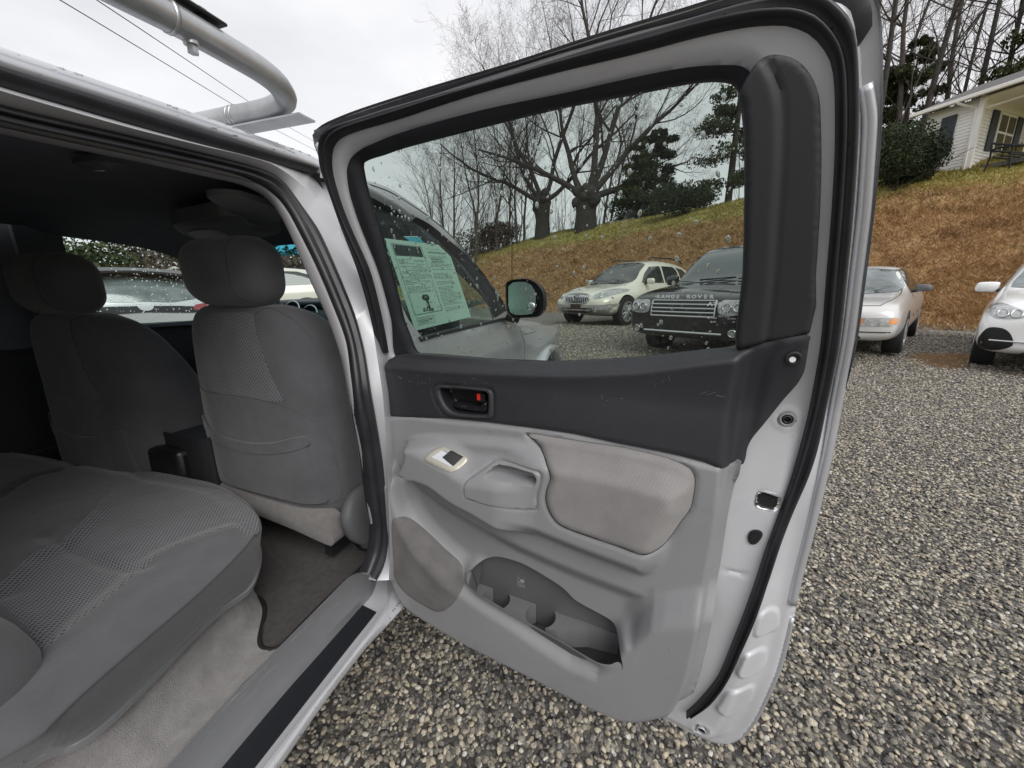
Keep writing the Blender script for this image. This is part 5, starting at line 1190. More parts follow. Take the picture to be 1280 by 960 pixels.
# ------------------------------------------------------------------ ladder rack over the cab
rack = [onp(x, y, 0, .735) for x, y in ((60, -62), (130, -22), (212, 21), (280, 60), (325, 87))]
zc = onp(352, 116, 0, .735)[2]
rr = [np.array(p) for p in rack]
end = onp(352, 122, 0, .70); cb0 = onp(338, 133, 1, end[1]+.03)
path = [rr[0]+(rr[0]-rr[1])*1.5]+rr+[onp(346, 104, 0, .73), onp(352, 122, 0, .69)+V3(0, .01, 0), V3(.62, end[1]+.035, end[2]-.0), V3(.45, end[1]+.035, end[2]), V3(-.72, end[1]+.035, end[2])]
path = resample(smooth(path, False, 6), closed=False, n=110)
rk_o = tube('ladder_rack', path, .0245, M['steel'], truck, k=20)
for fr_ in (.30,):
    pass
def collar(px, py, xpl, par, n='clamp_collar'):
    c_ = onp(px, py, 0, xpl); i = int(np.argmin(np.linalg.norm(path-c_, axis=1))); T = path[min(i+1, 109)]-path[i-1]; T /= np.linalg.norm(T)
    v, f = sweep([path[i]-T*.003, path[i]+T*.003], circ(.0262, 20)); return mesh_obj(n, v, f, M['steel'], par), path[i], T
collar(212, 21, .735, rk_o); 
i2 = int(np.argmin(abs(path[:, 0]-.50)+(path[:, 1] < end[1])*9)); 
for dx in (0, .014): v, f = sweep([path[i2]+V3(dx, 0, 0), path[i2]+V3(dx+.005, 0, 0)], circ(.0258, 20)); mesh_obj('weld_ring', v, f, M['steel'], rk_o)
b_ = onp(236, 20, 0, .735); MB().box(b_+V3(0, 0, .012), (.045, .11, .006), rz=0).build('rack_clamp', M['black'], rk_o, bevel=.003)
MB().tube([b_+V3(.0, .02, .008), b_+V3(0, .02, .022)], .012, 6).build('clamp_bolt', M['black'], rk_o)
b_ = onp(241, 62, 0, .735); MB().tube([b_+V3(0, 0, .012), b_+V3(0, 0, -.006)], .009, 6).tube([b_+V3(0, 0, .012), b_+V3(0, 0, .006)], .013, 12).build('clamp_nut', M['steel'], rk_o)
MB().box((-.02, end[1]+.040, end[2]-.029), (1.50, .048, .004)).build('cross_plate', M['steel'], rk_o)
for x_ in (.66, -.66): MB().box((x_, end[1]-.9, 1.80), (.05, .05, .14)).build('rack_foot', M['black'], rk_o)
# ------------------------------------------------------------------ parked cars
M['tyre'] = mat('tyre', (.016, .016, .017), .8, bump=.3, bs=60)
M['rim'] = mat('wheel_rim', (.50, .51, .52), .3, .8)
M['lamp'] = mat('headlamp_lens', (.42, .43, .43), .10, .15, coat=1, var=.35, vs=26)
M['amber'] = mat('amber_lens', (.75, .28, .08), .2, coat=1)
M['redlens'] = mat('red_lens', (.25, .02, .02), .2, coat=1)
M['carglass'] = mat('car_glass', (.030, .036, .036), .06, 0, coat=.6, spec=.9, var=.4, vs=2)
M['carglass_lt'] = mat('pale_reflecting_glass', (.10, .115, .12), .05, .25, coat=1, spec=1)
M['chrome2'] = mat('bright_trim', (.60, .61, .62), .2, .9)
M['dkgrille'] = mat('dark_grille', (.02, .02, .022), .5)
def car_body(par, L, secs, paint, lv=2):
    """secs: (y, zb, w, zbelt, wbelt, ztop, wtop)  y from rear to front, front is +y"""
    rows = []
    for y, zb, w, zl, wl, zt, wt in secs:
        zm = zb+(zl-zb)*.55
        rows.append([(0, zb), (w*.72, zb), (w*.93, zb+.04), (w*.995, zb+(zl-zb)*.28), (w, zm), (w*.985, zb+(zl-zb)*.82), (wl, zl), (wl*.5+wt*.5, zl+(zt-zl)*.5), (wt, zt-.05*min(1, (zt-zl)/.3)), (wt*.72, zt-.008), (wt*.35, zt+.006), (0, zt+.010)])
    m_ = len(rows[0]); vs = []
    for (y, *_), r_ in zip(secs, rows):
        vs += [(x, y, z) for x, z in r_]+[(-x, y, z) for x, z in r_[1:-1][::-1]]
    k = 2*m_-2; n = len(secs); fs = [(i*k+j, i*k+(j+1) % k, (i+1)*k+(j+1) % k, (i+1)*k+j) for i in range(n-1) for j in range(k)]
    # end caps as quads across
    for e, rev in ((0, 0), (n-1, 1)):
        for j in range(m_-1):
            a, b = e*k+j, e*k+j+1; c, d = e*k+(k-j-1) % k, e*k+(k-j) % k
            q = [a, b, c, d] if j > 0 else [a, b, c]
            if j == m_-2: q = [a, b, d] 
            fs.append(tuple(q[::-1] if not rev else q))
    o = mesh_obj('body', vs, fs, paint, par); bm = bmesh.new(); bm.from_mesh(o.data); bmesh.ops.recalc_face_normals(bm, faces=bm.faces); bm.to_mesh(o.data); bm.free()
    return ssurf(o, lv)
def arches(o, ys, r, hw, zc):
    cut = MB()
    for y in ys:
        for s_ in (-1, 1): v, f = sweep([V3(s_*(hw-.28), y, zc), V3(s_*(hw+.3), y, zc)], circ(r, 28)); cut.add(v, f)
    c = cut.build('cut', None); bm = bmesh.new(); bm.from_mesh(c.data); bmesh.ops.recalc_face_normals(bm, faces=bm.faces); bm.to_mesh(c.data); bm.free()
    c.parent = o.parent
    b = o.modifiers.new('b', 'BOOLEAN'); b.operation = 'DIFFERENCE'; b.object = c; b.solver = 'EXACT'; evalmesh(o); bpy.data.objects.remove(c)
    o.data.polygons.foreach_set('use_smooth', [True]*len(o.data.polygons))
    try: o.data.set_sharp_from_angle(angle=R(42))
    except Exception: pass
def wheel(par, x, y, r, w, rimmat, spokes=7, name='wheel'):
    s_ = 1 if x > 0 else -1
    pr = [(-w/2, r*.70), (-w/2, r*.93), (-w/2+.02, r), (w/2-.02, r), (w/2, r*.93), (w/2, r*.70), (w/2-.02, r*.66)]
    k = 36; vs = [(x+s_*a, y+q*math.cos(t), r+q*math.sin(t)) for a, q in pr for t in [2*math.pi*i/k for i in range(k)]]
    fs = [(i*k+j, i*k+(j+1) % k, (i+1)*k+(j+1) % k, (i+1)*k+j) for i in range(len(pr)-1) for j in range(k)]
    o = mesh_obj(name, vs, fs, M['tyre'], par, auto=50)
    mb = MB(); v, f = sweep([V3(x+s_*(w/2-.10), y, r), V3(x+s_*(w/2-.085), y, r)], circ(r*.66, 30)); mb.add(v, f, 1)
    P = [V3(x+s_*(w/2-.012), y+r*.64*math.cos(t), r+r*.64*math.sin(t)) for t in np.linspace(0, 2*math.pi, 36, endpoint=False)]; v, f = sweep(P, [(-.02, -.02), (.02, -.02), (.02, .02), (-.02, .02)], closed=True, up=(1, 0, 0)); mb.add(v, f)
    for i in range(spokes):
        t = 2*math.pi*i/spokes+.3; mb.tube([V3(x+s_*(w/2-.03), y+q*math.cos(t), r+q*math.sin(t)) for q in (.03, r*.3, r*.64)], lambda t_: .035-.010*t_, 6)
    v, f = sweep([V3(x+s_*(w/2-.05), y, r), V3(x+s_*(w/2-.01), y, r)], circ(.06, 14)); mb.add(v, f)
    rm = mb.build('rim', [rimmat, M['matblack']], o); return o
class Car:
    def __init__(s, name, label, cat, X, D, head, L, hw, secs, paint, r=.36, axles=None, rimmat=None, spokes=7, group=None, z=None, pitch=0, arch=True, wheels=True, anchor=None):
        rz_ = math.pi+YAW-head
        if anchor is not None:                              # (sx, axle y): that tyre stands at X, D
            ox, oy = anchor[0]*(hw-.02), anchor[1]; q = XD(X, D); p = q - V3(ox*math.cos(rz_)-oy*math.sin(rz_), ox*math.sin(rz_)+oy*math.cos(rz_), 0)
        else: p = XD(X, D)
        s.z = gz(p[0], p[1]) if z is None else z
        if z is None:
            nf = V3(-math.sin(rz_), math.cos(rz_), 0)*1.4; zf, zr = gz(*(p+nf)[:2]), gz(*(p-nf)[:2]); s.z = (zf+zr)/2; pitch = math.atan2(zf-zr, 2.8)
        s.t = thing(name, label, cat, (p[0], p[1], s.z-.01), rz_, group); s.t.rotation_euler = (pitch, 0, rz_)
        s.b = car_body(s.t, L, secs, paint); s.hw = hw; s.L = L; s.paint = paint
        s.bv = bvh_of(s.b)
        axles = axles or (-L*.29, L*.31)
        if arch: arches(s.b, axles, r*1.13, hw, r)
        if wheels:
            for y in axles:
                for sx in (-1, 1): wheel(s.t, sx*(hw-.13), y, r, .24, rimmat or M['rim'], spokes)
        s.FRONT = Frame((0, 0, 0), (-1, 0, 0), (0, 0, 1), (0, 1, 0)); s.REAR = Frame((0, 0, 0), (1, 0, 0), (0, 0, 1), (0, -1, 0))
        s.SIDE = {1: Frame((0, 0, 0), (0, 1, 0), (0, 0, 1), (1, 0, 0)), -1: Frame((0, 0, 0), (0, 1, 0), (0, 0, 1), (-1, 0, 0))}
        s.TOP = Frame((0, 0, 0), (-1, 0, 0), (0, 1, 0), (0, 0, 1))
    def d(s, name, fr, pts, mat_, off=.006, step=.07, par=None, sm=True, rim=.01, holes=(), n=4):
        O = smooth(np.array(pts, float), True, n) if sm else np.array(pts, float)
        return decal(name, s.bv, fr, O, off, step, mat_, par or s.t, rim=rim, holes=holes, far=6.0)
    def mirror(s, sx, y, z, w=.22, h=.15, mat_=None, out=.17):
        x0 = s.hw*.90*sx; c = V3(sx*(s.hw*.93+out), y, z); o = sloft('side_mirror', [(z-h/2, c[0], y, w*.3, .03), (z-h*.4, c[0], y, w*.45, .055), (z, c[0], y, w/2, .07), (z+h*.4, c[0]-sx*.01, y, w*.46, .06), (z+h/2, c[0]-sx*.01, y, w*.3, .03)], mat_ or s.paint, s.t, k=18)
        MB().tube([V3(x0*.97, y+.02, z-.06), V3(c[0]-sx*w*.3, y, z-.04)], .028, 8).build('mirror_stalk', M['black'], o); return o
def xs_(*r): return list(r)

# --- cream crossover with a waterfall grille
CRM = mat('cream_paint', (.76, .73, .63), .22, .05, coat=1, spec=.5)
sec = [(-2.52, .45, .55, .80, .55, .95, .5), (-2.50, .34, .84, .95, .80, 1.10, .72), (-2.38, .28, .95, 1.10, .86, 1.50, .66), (-2.05, .25, .98, 1.13, .88, 1.68, .64), (-1.4, .24, 1.00, 1.12, .90, 1.76, .66), (-.5, .23, 1.00, 1.08, .90, 1.79, .68), (.15, .23, 1.00, 1.04, .90, 1.74, .66), (.62, .23, 1.0, 1.01, .90, 1.48, .72), (1.02, .23, 1.0, .99, .88, 1.12, .78), (1.5, .24, .99, .95, .84, 1.06, .66), (2.05, .27, .96, .86, .80, .97, .56), (2.36, .33, .86, .74, .68, .84, .50), (2.50, .42, .62, .66, .50, .74, .4)]
c1_ = Car('parked_crossover', 'cream white crossover with an oval chrome waterfall grille, parked nose out below the bank', 'crossover', 3.32, 11.25, R(50), 5.0, 1.0, sec, CRM, r=.38, anchor=(-1, 1.55), axles=(-1.45, 1.55), rimmat=M['rim'], spokes=10)
c = c1_; c.t.scale = (1.07, 1.07, 1.10)
c.d('windscreen', c.FRONT, [(-.72, 1.12), (-.66, 1.42), (-.58, 1.64), (0, 1.70), (.58, 1.64), (.66, 1.42), (.72, 1.12), (0, 1.10)], M['carglass'], n=3)
c.d('bumper_cladding', c.FRONT, [(-.95, .30), (-.97, .58), (-.80, .56), (0, .54), (.80, .56), (.97, .58), (.95, .30), (0, .26)], mat('silver_cladding', (.40, .39, .36), .4, .2), .008, n=3)
c.d('lower_intake', c.FRONT, [(-.50, .38), (-.52, .47), (0, .46), (.52, .47), (.50, .38), (0, .36)], M['dkgrille'], .016, n=2)
c.d('number_plate', c.FRONT, [(-.17, .44), (-.17, .57), (.17, .57), (.17, .44)], mat('dark_red_plate', (.045, .02, .02), .4), .03, sm=False)
gr = c.d('grille', c.FRONT, [(-.42, .70), (-.36, .80), (0, .84), (.36, .80), (.42, .70), (.30, .60), (0, .57), (-.30, .60)], M['dkgrille'], .012, step=.04)
P = []
def on_front(car, u, v, off=.02):
    h, n, *_ = car.bv.ray_cast(Vector((-u, 6, v)), Vector((0, -1, 0))); return np.array(h)+V3(0, off, 0) if h else None
GR = smooth(np.array([(-.42, .70), (-.36, .80), (0, .84), (.36, .80), (.42, .70), (.30, .60), (0, .57), (-.30, .60)]), True, 5)
v, f = sweep([on_front(c, a, b, .014) for a, b in GR], circ(.018, 6), closed=True); mesh_obj('grille_surround', v, f, M['chrome2'], gr)
for i in range(13):
    u = -.36+.06*i; hh = [p for p in GR if abs(p[0]-u) < .06]; z0, z1 = min(p[1] for p in hh)+.01, max(p[1] for p in hh)-.01
    MB().tube([on_front(c, u, z, .024) for z in np.linspace(z0, z1, 4)], .010, 5).build('grille_bar', M['chrome2'], gr)
v, f = sweep([on_front(c, .07*math.cos(t), .72+.06*math.sin(t), .04) for t in np.linspace(0, 6.28, 16, endpoint=False)], circ(.010, 5), closed=True); mesh_obj('badge', v, f, M['chrome2'], gr)
for sx in (-1, 1):
    hl_ = [(sx*.50, .74), (sx*.56, .86), (sx*.72, .95), (sx*.88, .93), (sx*.90, .84), (sx*.78, .74), (sx*.62, .69)]
    h_ = c.d('headlight', c.FRONT, hl_, M['lamp'], .008, step=.05)
    v, f = sweep([on_front(c, sx*.66+.06*math.cos(t), .80+.06*math.sin(t), .018) for t in np.linspace(0, 6.28, 14, endpoint=False)], circ(.010, 5), closed=True); mesh_obj('lamp_ring', v, f, M['chrome2'], h_)
    c.d('fog_light', c.FRONT, [(sx*.62, .44), (sx*.62, .53), (sx*.88, .55), (sx*.90, .47)], M['lamp'], .016, step=.05, n=2)
    S_ = c.SIDE[sx]
    c.d('front_window', S_, [(.74, 1.12), (.52, 1.36), (.20, 1.56), (-.32, 1.60), (-.38, 1.13)], M['carglass'], n=1)
    c.d('rear_window', S_, [(-.46, 1.13), (-.42, 1.60), (-1.10, 1.61), (-1.28, 1.50), (-1.34, 1.15)], M['carglass'], n=1)
    c.d('quarter_window', S_, [(-1.44, 1.16), (-1.38, 1.50), (-1.25, 1.60), (-1.70, 1.56), (-2.02, 1.38), (-1.98, 1.20)], M['carglass'], n=1)
    c.mirror(sx, .62, 1.16, out=.12); 
    tube('roof_rail', [V3(sx*.62, y, 1.80+z) for y, z in ((.1, -.03), (0, .02), (-1.0, .05), (-1.7, .0), (-1.8, -.06))], .022, M['black'], c.t, k=6)
    MB().tube([np.array(c.bv.ray_cast(Vector((sx*6, y, z)), Vector((-sx, 0, 0)))[0])+V3(sx*.003, 0, 0) for y, z in ((-.42, 1.10), (-.40, .8), (-.42, .35))], .006, 4).build('door_gap', M['matblack'], c.t)
c.d('bonnet_gap', c.TOP, [(-.60, 1.16), (.60, 1.16), (.60, 1.10), (-.60, 1.10)], M['matblack'], .004, sm=False)

# --- black boxy SUV
BLK = mat('black_paint', (.008, .009, .011), .12, 0, coat=1, spec=.6, bump=.03, bs=500)
sec = [(-2.45, .48, .80, 1.00, .78, 1.12, .70), (-2.42, .38, .92, 1.12, .90, 1.45, .74), (-2.30, .34, .97, 1.16, .92, 1.80, .72), (-1.6, .32, 1.00, 1.17, .93, 1.88, .74), (-.4, .32, 1.00, 1.17, .93, 1.90, .74), (.42, .32, 1.00, 1.16, .92, 1.86, .72), (.75, .32, 1.0, 1.15, .93, 1.58, .76), (1.05, .32, 1.0, 1.13, .94, 1.24, .82), (1.15, .32, 1.0, 1.12, .95, 1.21, .84), (1.7, .33, .99, 1.09, .95, 1.17, .84), (2.22, .36, .97, 1.04, .93, 1.10, .82), (2.40, .40, .94, .97, .90, 1.02, .80), (2.47, .48, .88, .84, .84, .90, .74)]
c = Car('parked_suv', 'black boxy SUV with chrome bar grille and raised bonnet lettering behind the door glass', 'suv', 2.72, 7.42, R(50), 4.9, 1.0, sec, BLK, r=.40, anchor=(1, 1.55), axles=(-1.45, 1.45), spokes=10)
c.d('windscreen', c.FRONT, [(-.80, 1.26), (-.74, 1.56), (-.66, 1.78), (0, 1.83), (.66, 1.78), (.74, 1.56), (.80, 1.26), (0, 1.25)], M['carglass_lt'], n=2)
gr = c.d('grille', c.FRONT, [(-.50, .74), (-.50, .98), (.50, .98), (.50, .74)], M['dkgrille'], .014, step=.06, sm=False)
ftx = lambda u, v, off: on_front(c, u, v, off)
for v_ in (.745, .805, .865, .925, .98): MB().tube([ftx(u, v_, .026) for u in np.linspace(-.50, .50, 10)], .013, 5, up=(0, 0, 1)).build('grille_bar', M['chrome2'], gr)
for u in (-.5, .5): MB().tube([ftx(u, z, .022) for z in (.74, .86, .98)], .012, 5).build('grille_side', M['chrome2'], gr)
fy = ftx(0, 1.03, 0)
def flet(car, s_, size, v_, off, mat_, uv0, sp=1.0, bold=.002, name='bonnet_lettering', par=None):
    n = len(s_); w_ = uv0
    for i, ch in enumerate(s_):
        if ch == ' ': continue
        u = -w_/2+w_*i/(n-1); P = on_front(car, u, v_, off)
        if P is None: continue
        P = P+V3(0, .0, .0)
        o = text_mesh(name, ch, size, frameM(P, (-1, 0, 0), (0, 0, 1), (0, 1, 0)), mat_, par or car.t, ext=.003, bold=bold, width=1.25)
flet(c, 'RANGE ROVER', .074, 1.035, .085, M['white_print'], .84, bold=.0022)
MB().tube([ftx(u, .50, .02) for u in np.linspace(-.62, .62, 12)], .016, 5).build('bumper_strip', M['chrome2'], c.t)
for sx in (-1, 1):
    h_ = c.d('headlight', c.FRONT, [(sx*.56, .80), (sx*.56, .97), (sx*.72, .98), (sx*.90, .97), (sx*.93, .84), (sx*.78, .78)], M['lamp'], .012, step=.05, n=3)
    for uu in (.66, .80): v, f = sweep([ftx(sx*uu+.055*math.cos(t), .885+.055*math.sin(t), .022) for t in np.linspace(0, 6.28, 14, endpoint=False)], circ(.012, 5), closed=True); mesh_obj('lamp_ring', v, f, M['chrome2'], h_)
    v, f = sweep([ftx(sx*.76+.05*math.cos(t), .52+.05*math.sin(t), .018) for t in np.linspace(0, 6.28, 14, endpoint=False)], circ(.012, 5), closed=True); fo = mesh_obj('fog_light', v, f, M['chrome2'], c.t)
    c.d('fog_lens', c.FRONT, [(sx*.76+.045*math.cos(t), .52+.045*math.sin(t)) for t in np.linspace(0, 6.28, 10, endpoint=False)], M['lamp'], .012, step=.03, par=fo, sm=False)
    S_ = c.SIDE[sx]
    c.d('front_window', S_, [(.70, 1.22), (.42, 1.62), (.25, 1.74), (-.30, 1.76), (-.32, 1.22)], M['carglass'], n=1)
    c.d('rear_window', S_, [(-.42, 1.22), (-.40, 1.76), (-1.20, 1.76), (-1.35, 1.22)], M['carglass'], n=1)
    c.d('quarter_window', S_, [(-1.46, 1.22), (-1.34, 1.75), (-2.05, 1.72), (-2.15, 1.24)], M['carglass'], n=1)
    c.mirror(sx, .72, 1.27, .24, .19, BLK)
for u0 in (-.4, .25): MB().tube([ftx(u0, 1.275, .03), ftx(u0+.3, 1.285, .05), ftx(u0+.6*(.4 if u0 > 0 else 1), 1.30, .03)], .010, 5).build('wiper', M['matblack'], c.t)

# --- silver grey saloon
SLV = mat('saloon_silver', (.66, .655, .64), .28, .25, coat=.8)
sec = [(-2.66, .42, .72, .74, .72, .86, .66), (-2.62, .30, .92, .86, .86, 1.00, .76), (-2.3, .25, .97, .94, .90, 1.06, .76), (-1.75, .24, .985, .98, .91, 1.10, .78), (-1.30, .23, .99, .99, .92, 1.34, .70), (-.95, .23, .99, .99, .92, 1.45, .68), (-.2, .23, .99, .98, .92, 1.48, .69), (.22, .23, .99, .97, .92, 1.45, .68), (.55, .23, .99, .96, .92, 1.22, .74), (.90, .23, .985, .95, .92, 1.02, .84), (1.5, .24, .98, .92, .91, .99, .80), (2.2, .26, .97, .86, .90, .92, .76), (2.52, .30, .95, .78, .88, .84, .72), (2.66, .36, .86, .68, .80, .74, .64)]
c = Car('parked_saloon', 'silver grey saloon with amber-cornered headlamps parked beside the open door edge', 'saloon car', 6.56, 6.46, R(48.5), 5.3, .99, sec, SLV, r=.34, anchor=(-1, 1.42), axles=(-1.5, 1.42), spokes=9)
M['saloonglass'] = mat('saloon_windscreen', (.13, .16, .16), .08, .1, coat=1, var=.5, vs=3)
c.d('windscreen', c.FRONT, [(-.80, 1.01), (-.73, 1.24), (-.65, 1.38), (0, 1.43), (.65, 1.38), (.73, 1.24), (.80, 1.01), (0, 1.01)], M['saloonglass'], n=2)
c.d('grille', c.FRONT, [(-.36, .50), (-.40, .60), (-.34, .68), (.34, .68), (.40, .60), (.36, .50)], M['dkgrille'], .012, step=.05, n=2)
c.d('bumper_groove', c.FRONT, [(-.94, .450), (-.94, .465), (0, .452), (.94, .465), (.94, .450), (0, .436)], M['matblack'], .006, sm=False)
c.d('lower_intake', c.FRONT, [(-.55, .34), (-.58, .39), (.58, .39), (.55, .34)], M['dkgrille'], .012, n=2)
for sx in (-1, 1):
    h_ = c.d('headlight', c.FRONT, [(sx*.47, .545), (sx*.50, .665), (sx*.92, .675), (sx*.93, .58), (sx*.88, .55)], M['lamp'], .010, step=.04, n=1)
    c.d('indicator', c.FRONT, [(sx*.475, .555), (sx*.50, .658), (sx*.56, .66), (sx*.56, .555)], M['amber'], .013, step=.04, sm=False, par=h_)
    c.d('corner_marker', c.FRONT, [(sx*.85, .575), (sx*.85, .66), (sx*.92, .66), (sx*.925, .585)], M['amber'], .013, step=.04, sm=False, par=h_)
    c.d('lamp_divider', c.FRONT, [(sx*.74, .55), (sx*.755, .668), (sx*.765, .668), (sx*.75, .55)], M['chrome2'], .014, step=.04, sm=False, par=h_)
    S_ = c.SIDE[sx]
    c.d('front_window', S_, [(.66, 1.02), (.30, 1.31), (.12, 1.39), (-.28, 1.41), (-.30, 1.02)], M['carglass'], n=1)
    c.d('rear_window', S_, [(-.36, 1.02), (-.34, 1.41), (-.86, 1.39), (-1.12, 1.28), (-1.22, 1.04)], M['carglass'], n=1)
    c.mirror(sx, .58, 1.06, .21, .12, M['greydark'], .12)
    for yy in (-.34, .66): MB().tube([np.array(c.bv.ray_cast(Vector((sx*6, y, z)), Vector((-sx, 0, 0)))[0])+V3(sx*.002, 0, 0) for y, z in ((yy, .94), (yy+.01, .6), (yy, .34))], .005, 4).build('door_gap', M['matblack'], c.t)
MB().box((.25, .42, 1.31), (.05, .004, .04)).build('screen_sticker', M['white_print'], c.t)
def topline(c, pts, w=.006, nm='bonnet_gap'):
    P = []
    for x, y in smooth(np.array(pts), False, 5):
        h, n, *_ = c.bv.ray_cast(Vector((x, y, 4)), Vector((0, 0, -1)))
        if h: P.append(np.array(h)+V3(0, 0, .001))
    if len(P) > 3: tube(nm, P, w, M['matblack'], c.t, k=4)
for sx in (-1, 1): topline(c, [(sx*.80, .95), (sx*.82, 1.5), (sx*.78, 2.1), (sx*.70, 2.45)])
topline(c, [(-.70, 2.45), (0, 2.52), (.70, 2.45)])

# --- white crossover cut by the right edge
WHT = mat('white_paint', (.88, .88, .88), .18, 0, coat=1)
sec = [(-2.22, .48, .70, .90, .66, 1.05, .6), (-2.20, .36, .86, 1.06, .82, 1.25, .68), (-2.05, .28, .93, 1.12, .86, 1.54, .66), (-1.4, .26, .94, 1.12, .86, 1.66, .66), (-.4, .25, .94, 1.10, .86, 1.70, .66), (.25, .25, .94, 1.08, .86, 1.66, .65), (.66, .25, .94, 1.07, .86, 1.44, .70), (1.02, .25, .94, 1.07, .87, 1.19, .78), (1.5, .26, .94, 1.04, .86, 1.13, .74), (1.95, .29, .93, .97, .84, 1.05, .68), (2.18, .33, .90, .88, .80, .95, .62), (2.28, .42, .80, .76, .70, .82, .54)]
c = Car('parked_compact_suv', 'white compact crossover with black fog lamp surrounds, cut off by the right picture edge', 'crossover', 7.38, 6.12, R(52), 4.5, .94, sec, WHT, r=.36, anchor=(1, 1.32), axles=(-1.35, 1.32), spokes=9)
c.d('windscreen', c.FRONT, [(-.72, 1.20), (-.66, 1.40), (-.57, 1.57), (0, 1.62), (.57, 1.57), (.66, 1.40), (.72, 1.20), (0, 1.19)], M['saloonglass'], n=2)
c.d('grille', c.FRONT, [(-.46, .72), (-.34, .84), (-.12, .81), (0, .79), (.12, .81), (.34, .84), (.46, .72), (.34, .65), (-.34, .65)], M['dkgrille'], .012, n=2)
c.d('lower_intake', c.FRONT, [(-.52, .31), (-.36, .46), (.36, .46), (.52, .31), (0, .30)], M['dkgrille'], .010, n=1)
MB().tube([on_front(c, u, .50+.02*abs(u), .014) for u in np.linspace(-.78, .78, 14)], .011, 5).build('bumper_strip', M['chrome2'], c.t)
for sx in (-1, 1):
    h_ = c.d('headlight', c.FRONT, [(sx*.46, .86), (sx*.56, .93), (sx*.76, 1.01), (sx*.85, .98), (sx*.86, .88), (sx*.74, .81)], M['lamp'], .008, step=.04, n=3)
    for uu in (.60, .72): v, f = sweep([on_front(c, sx*uu+.05*math.cos(t), .885+.05*math.sin(t), .018) for t in np.linspace(0, 6.28, 14, endpoint=False)], circ(.009, 5), closed=True); mesh_obj('lamp_ring', v, f, M['chrome2'], h_)
    c.d('fog_surround', c.FRONT, [(sx*.56, .46), (sx*.64, .66), (sx*.80, .69), (sx*.87, .55), (sx*.85, .40), (sx*.70, .38)], M['black'], .010, step=.04, n=3)
    S_ = c.SIDE[sx]
    c.d('front_window', S_, [(.72, 1.10), (.34, 1.42), (.18, 1.50), (-.32, 1.54), (-.36, 1.10)], M['carglass'], n=1)
    c.d('rear_window', S_, [(-.44, 1.10), (-.42, 1.54), (-1.0, 1.52), (-1.45, 1.38), (-1.5, 1.16)], M['carglass'], n=1)
    c.mirror(sx, .62, 1.20, .26, .16, WHT, .10)
# cars on the far side of the truck, seen through its cab
GRY = mat('pale_silver_paint', (.52, .54, .55), .22, .2, coat=1)
sec = [(-2.40, .55, .70, .80, .70, .92, .62), (-2.38, .40, .90, 1.00, .84, 1.10, .76), (-2.22, .30, .94, 1.10, .86, 1.38, .70), (-2.00, .28, .95, 1.12, .86, 1.60, .62), (-1.3, .26, .96, 1.10, .86, 1.67, .64), (-.4, .25, .96, 1.06, .86, 1.69, .64), (.3, .25, .96, 1.03, .86, 1.64, .62), (.9, .25, .96, 1.0, .86, 1.16, .72), (1.6, .27, .94, .95, .82, 1.03, .64), (2.1, .32, .86, .80, .7, .88, .5), (2.3, .44, .6, .64, .5, .72, .4)]
c = Car('parked_hatch_suv', 'pale silver SUV seen from behind through the wet far cab window, dark spoiler', 'suv', -7.6, 7.9, R(133), 4.7, .96, sec, GRY, r=.37, z=.20)
c.d('rear_glass', c.REAR, [(-.66, 1.16), (-.56, 1.50), (0, 1.53), (.56, 1.50), (.66, 1.16), (0, 1.12)], M['saloonglass'], .006, n=2)
sp_ = MB(); vs = [(x, y, z) for x in np.linspace(-.66, .66, 9) for y, z in ((-1.95, 1.66-.03*(x/.66)**2), (-2.28, 1.60-.05*(x/.66)**2), (-2.28, 1.57-.05*(x/.66)**2), (-2.0, 1.53-.05*(x/.66)**2))]
sp_.add(vs, [(i*4+k, i*4+(k+1) % 4, (i+1)*4+(k+1) % 4, (i+1)*4+k) for i in range(8) for k in range(4)]+[(0, 1, 2, 3)[::-1], (32, 33, 34, 35)]); sp_.build('spoiler', M['black'], c.t)
c.d('tailgate_strip', c.REAR, [(-.80, .93), (-.80, 1.02), (0, 1.05), (.80, 1.02), (.80, .93), (0, .95)], M['black'], .012, n=2)
bd = c.d('badge', c.REAR, [(-.10, 1.08), (-.07, .995), (0, .975), (.07, .995), (.10, 1.08), (0, 1.075)], M['chrome2'], .022, step=.03, n=2)
MB().tube([V3(0, -1.35, 1.68), V3(0, -1.42, 1.72), V3(0, -1.50, 1.76)], lambda t: .035-.025*t, 6).build('roof_fin', M['black'], c.t)
for sx in (-1, 1):
    c.d('tail_light', c.REAR, [(sx*.60, .98), (sx*.62, 1.06), (sx*.90, 1.08), (sx*.92, .98)], M['redlens'], .014, step=.05, n=2)
    tube('roof_rail', [V3(sx*.60, y, 1.70+z) for y, z in ((.1, -.03), (0, .02), (-1.0, .04), (-1.5, .0))], .02, M['chrome2'], c.t, k=6)
    c.d('side_window', c.SIDE[sx], [(.7, 1.12), (.2, 1.52), (-1.2, 1.56), (-1.8, 1.40), (-1.85, 1.2)], M['carglass'], n=1)
sec2 = [(-a[0]*1.0, *a[1:]) for a in sec][::-1]
c = Car('parked_pale_suv', 'cream SUV beyond the windscreen, only its roof and side windows showing', 'suv', -8.0, 12.2, R(55), 4.7, .96, sec, CRM, r=.37, z=.58)
for sx in (-1, 1): 
    c.d('side_window', c.SIDE[sx], [(.7, 1.12), (.2, 1.52), (-.5, 1.56), (-.55, 1.12)], M['carglass'], n=1); c.d('side_window', c.SIDE[sx], [(-.65, 1.12), (-.62, 1.56), (-1.2, 1.56), (-1.8, 1.40), (-1.85, 1.2)], M['carglass'], n=1)
